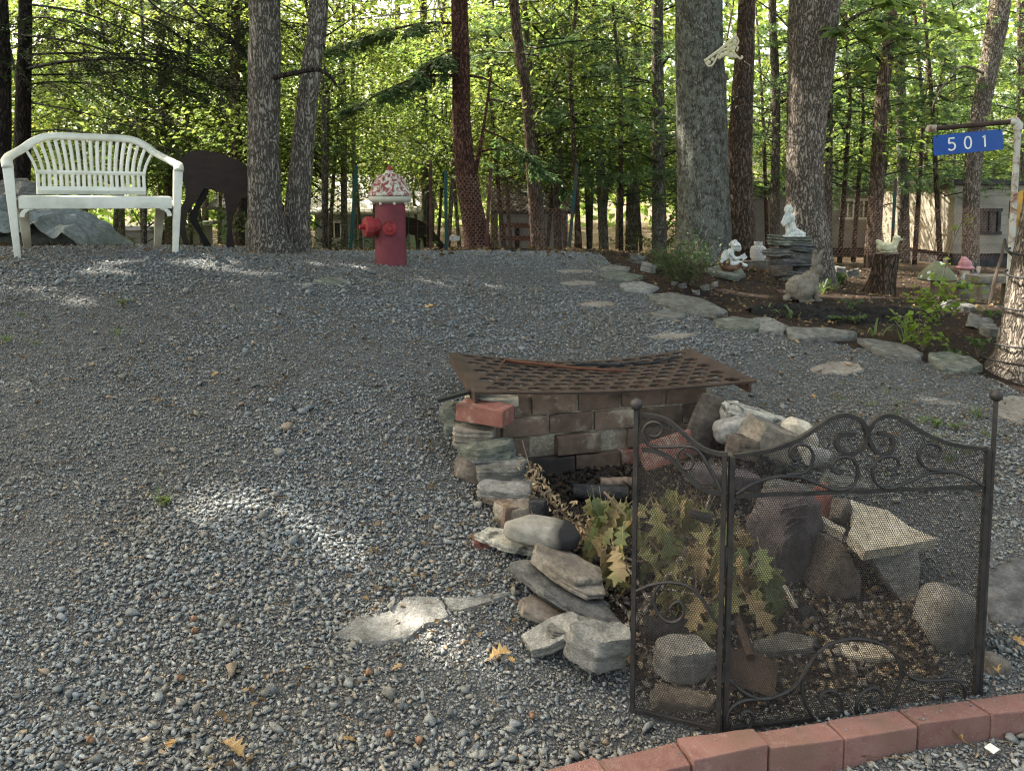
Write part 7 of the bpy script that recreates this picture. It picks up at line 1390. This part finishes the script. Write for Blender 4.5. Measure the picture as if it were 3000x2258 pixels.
# hosta beside the rabbit
hp_ = gnd(2450, 835); blades('hosta', hp_, 14, .17, .16, 'shrub', 'hosta with broad pale-edged leaves behind the rabbit', 150, .028, 'plant', None, 1.0)
# black mulch heap
mc = gnd(2440, 925); F = []; nu, nv_ = 110, 54
X_, Y_ = np.meshgrid(-.60 + 1.45 * np.arange(nu + 1) / nu, -.30 + .75 * np.arange(nv_ + 1) / nv_); X_, Y_ = X_.ravel(), Y_.ravel(); E_ = np.maximum(0, 1 - (X_ / .75 - .1) ** 2 - ((Y_ + .02) / .26) ** 2); q_ = np.c_[X_ * 14, Y_ * 14, 0 * X_]
h_ = .055 * E_ ** .6 * (1 + .35 * fbm(q_ * .4, 3, 3)) + .045 * fbm(q_ * 1.6, 7, 4) * np.minimum(1, E_ * 6); V = np.c_[X_, Y_, h_ - np.where(E_ <= 0, .03, .004) + H(mc.x + X_, mc.y + Y_) - mc.z]
for j in range(nv_):
    for i in range(nu): a = j * (nu + 1) + i; F.append((a, a + 1, a + nu + 2, a + nu + 1))
MB().add(V, F).build('mulch_heap', MAT['soil'], smooth='all', label='heap of black mulch spread on the garden bed', cat='mulch', loc=mc)
# cables on the garden-edge trunk and amber lantern
cb = MB(); gc = at(3070, 950, 4.35)
for k_, (v0, r_) in enumerate(((742, .21), (800, .215), (895, .225), (1010, .25), (1060, .30))):
    c = at(3068 + (900 - v0) * .08, v0, 4.35); cb.tube([c - gc + Vector((math.cos(t) * r_, math.sin(t) * r_, .02 * math.sin(t + k_))) for t in np.linspace(2.2, 6.6, 24)], .006, 6)
cb.build('light_cable', MAT['black'], label='black light cable wound round the pale garden-edge trunk', cat='cable', loc=gc)
cc = MB(); q0 = at(2945, 700, 5.35); pts = [q0, at(2955, 735, 5.2), at(2985, 748, 4.8), at(3020, 735, 4.5)]; cc.tube([p - q0 for p in smooth_path(pts, 6)], .007, 6).tube([p - q0 for p in smooth_path([at(2945, 725, 5.35), at(2965, 748, 5.1), at(3010, 760, 4.6)], 6)], .006, 6); cc.build('light_cable', MAT['black'], label='black light cable hanging between the sign post and trunk', cat='cable', loc=q0)
lt = thing('amber_lantern', at(3000, 640, 5.7), 'amber glass lantern on a dark post at the garden edge', 'lantern'); lo_ = lt.location
MB().lathe([(.06, -.06), (.10, 0), (.10, .12), (.05, .2)], 6).build('glass', MAT['amber'], lt); f = MB()
for q in range(6): a = R(60 * q); f.tube([(.062 * math.cos(a), .062 * math.sin(a), -.06), (.103 * math.cos(a), .103 * math.sin(a), 0), (.103 * math.cos(a), .103 * math.sin(a), .12), (.05 * math.cos(a), .05 * math.sin(a), .2)], .006, 5)
f.build('frame', MAT['black'], lt); MB().tube([(0.02, 0, -.06), (.03, .02, -.8)], .03, 8).build('pole', MAT['bark_dark'], lt)
wp = at(2895, 918, 5.9); wp.z = hz(wp.x, wp.y); stick('wooden_stake', [wp - Vector((0, 0, .05)), at(2920, 800, 5.9), at(2945, 700, 5.9)], .016, MAT['wood'], 'leaning weathered wooden stake beside the sign post', 'stake', seed=4)

# ================================================================== loose ground cover
for k_, (y0, y1, dn, s0, s1, pts) in enumerate(((1.15, 1.75, 16000, .009, .028, 8), (1.75, 2.7, 14000, .007, .024, 7), (2.7, 4.3, 8700, .008, .024, 6), (4.3, 7.9, 4200, .012, .028, 6))): gravel_zone('gravel', y0, y1, dn, s0, s1, 900 + k_, pts)
for k_, (y0, y1, dn, s0, s1) in enumerate(((1.15, 1.9, 300, .026, .050), (1.9, 3.2, 60, .024, .045), (3.2, 6.5, 25, .03, .06))): gravel_zone('gravel', y0, y1, dn, s0, s1, 950 + k_, 10, .55, .78)
rg = np.random.default_rng(57); n = 70; t_ = rg.uniform(1.5, 7.5, n); f_ = rg.uniform(.1, .9, n); bi = t_.astype(int); fr_ = t_ - bi; B0 = np.array([p[:] for p in BLK]); B1 = np.array([p[:] for p in BLKB]); Pb = (B0[bi] * (1 - fr_)[:, None] + B0[bi + 1] * fr_[:, None]) * (1 - f_)[:, None] + (B1[bi] * (1 - fr_)[:, None] + B1[bi + 1] * fr_[:, None]) * f_[:, None]; Pb[:, 2] += .002
V, F, T = scatter(Pb, rg.uniform(.002, .006, n), hull_templates(12, 7, 68, .5), stone_tints(n, rg), 69, .3, .05); link('edging_grit', np_mesh('edging_grit', V, F, T), MAT['gravel'], kind='stuff', label='small stone crumbs lying on top of the red block edging', cat='gravel')
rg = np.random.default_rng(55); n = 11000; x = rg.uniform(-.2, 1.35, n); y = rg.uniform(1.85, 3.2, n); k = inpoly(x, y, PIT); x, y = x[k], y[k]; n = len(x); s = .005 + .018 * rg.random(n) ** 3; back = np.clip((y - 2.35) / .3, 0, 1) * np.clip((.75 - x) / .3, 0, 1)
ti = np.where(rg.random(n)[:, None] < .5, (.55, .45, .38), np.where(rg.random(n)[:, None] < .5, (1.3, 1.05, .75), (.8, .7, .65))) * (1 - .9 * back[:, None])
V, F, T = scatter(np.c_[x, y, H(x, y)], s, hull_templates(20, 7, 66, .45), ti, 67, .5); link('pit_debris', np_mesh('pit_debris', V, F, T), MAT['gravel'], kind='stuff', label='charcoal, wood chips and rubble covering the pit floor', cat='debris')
# leaf litter in the bed, pit and under the trees
def litter(name, n, fx, seed, L, label):
    rg = np.random.default_rng(seed); x, y = fx(rg, n); n = len(x); C = np.c_[x, y, H(x, y) + .012 + .01 * rg.random(n)]; ln = rg.uniform(*L, n); ti = np.ones((n, 3)) * rg.uniform(.15, .8, (n, 1)) * np.array([.8, .78, .8]); V, F, T = cards(C, rg.normal(0, 1, (n, 3)) * np.array([1, 1, .25]), np.array([0, 0, 1.]) + rg.normal(0, .45, (n, 3)), ln, ln * .6, ti, .2)
    return link(name, np_mesh(name, V, F, T), MAT['fallen'], kind='stuff', label=label, cat='leaf litter')
def f_bed(rg, n): x = rg.uniform(.7, 6.5, n); y = rg.uniform(3.8, 11, n); k = in_bed(x, y); return x[k], y[k]
litter('leaf_litter', 6000, f_bed, 5, (.015, .045), 'brown leaf litter covering the garden bed')
def f_pit(rg, n): x = rg.uniform(-.1, 1.3, n); y = rg.uniform(1.9, 3.2, n); k = inpoly(x, y, PIT) & (rg.random(n) < np.where((y > 2.4) & (x < .6), .25, 1)); return x[k], y[k]
litter('leaf_litter', 900, f_pit, 6, (.012, .04), 'dry leaf scraps on the fire pit floor')
def f_far(rg, n): x = rg.uniform(-9, 9, n); y = rg.uniform(6.6, 17, n); k = ~in_bed(x, y) & (rg.random(n) < np.clip((y - 6.4) / 2, .1, 1)); return x[k], y[k]
litter('leaf_litter', 9000, f_far, 7, (.03, .09), 'brown leaf litter on the forest floor beyond the crest')
def f_grav(rg, n): y = rg.uniform(1.3, 7.2, n); x = rg.uniform(-.7, .7, n) * y; k = ~inpoly(x, y, PIT) & ~in_bed(x, y) & (fbm(np.c_[x * .8, y * .8, 0 * x], 31, 3) + .25 * (y > 4.8) > .08); return x[k], y[k]
litter('leaf_litter', 6500, f_grav, 8, (.010, .030), 'small brown leaf crumbs strewn over the crushed stone')
# pine needles and twigs on the gravel
rg = np.random.default_rng(91); n = 900; y = rg.uniform(1.2, 4.5, n); x = rg.uniform(-.68, .68, n) * y; k = ~inpoly(x, y, PIT); x, y = x[k], y[k]; n = len(x); C = np.c_[x, y, H(x, y) + .022]; ln = rg.uniform(.04, .11, n); V, F, T = cards(C, rg.normal(0, 1, (n, 3)) * np.array([1, 1, .1]), np.tile([0, 0, 1.], (n, 1)), ln, np.full(n, .0015), np.ones((n, 3)) * rg.uniform(.25, .6, (n, 1)) * np.array([.9, .88, .9]), .05)
link('pine_needles', np_mesh('pine_needles', V, F, T), MAT['fallen'], kind='stuff', label='fallen pine needles scattered on the crushed stone', cat='needles')
# dried vine hanging over the left stack into the pit
vine = thing('dried_vine', at(1545, 1330, 2.7), 'dried vine with curled brown leaves trailing into the pit', 'vine'); vo = vine.location; vp = smooth_path([at(1530, 1290, 2.86) - vo, at(1560, 1390, 2.72) - vo, at(1600, 1460, 2.6) - vo, at(1680, 1530, 2.52) - vo, at(1730, 1580, 2.45) - vo], 6)
MB().tube(vp, .002, 4).build('stem', MAT['wood'], vine); rg = np.random.default_rng(3); A = np.array([p[:] for p in vp]); n = 260; t = rg.uniform(.15, 1, n); C = np.stack([np.interp(t, np.linspace(0, 1, len(A)), A[:, k]) for k in range(3)], 1) + rg.normal(0, .022, (n, 3)); ln = rg.uniform(.015, .03, n); V, F, T = cards(C, unit(n, rg), unit(n, rg), ln, ln * .4, np.ones((n, 3)) * rg.uniform(.6, 1.2, (n, 1)), .5)
link('leaves', np_mesh('leaves', V, F, T), MAT['dry'], vine, kind='stuff')
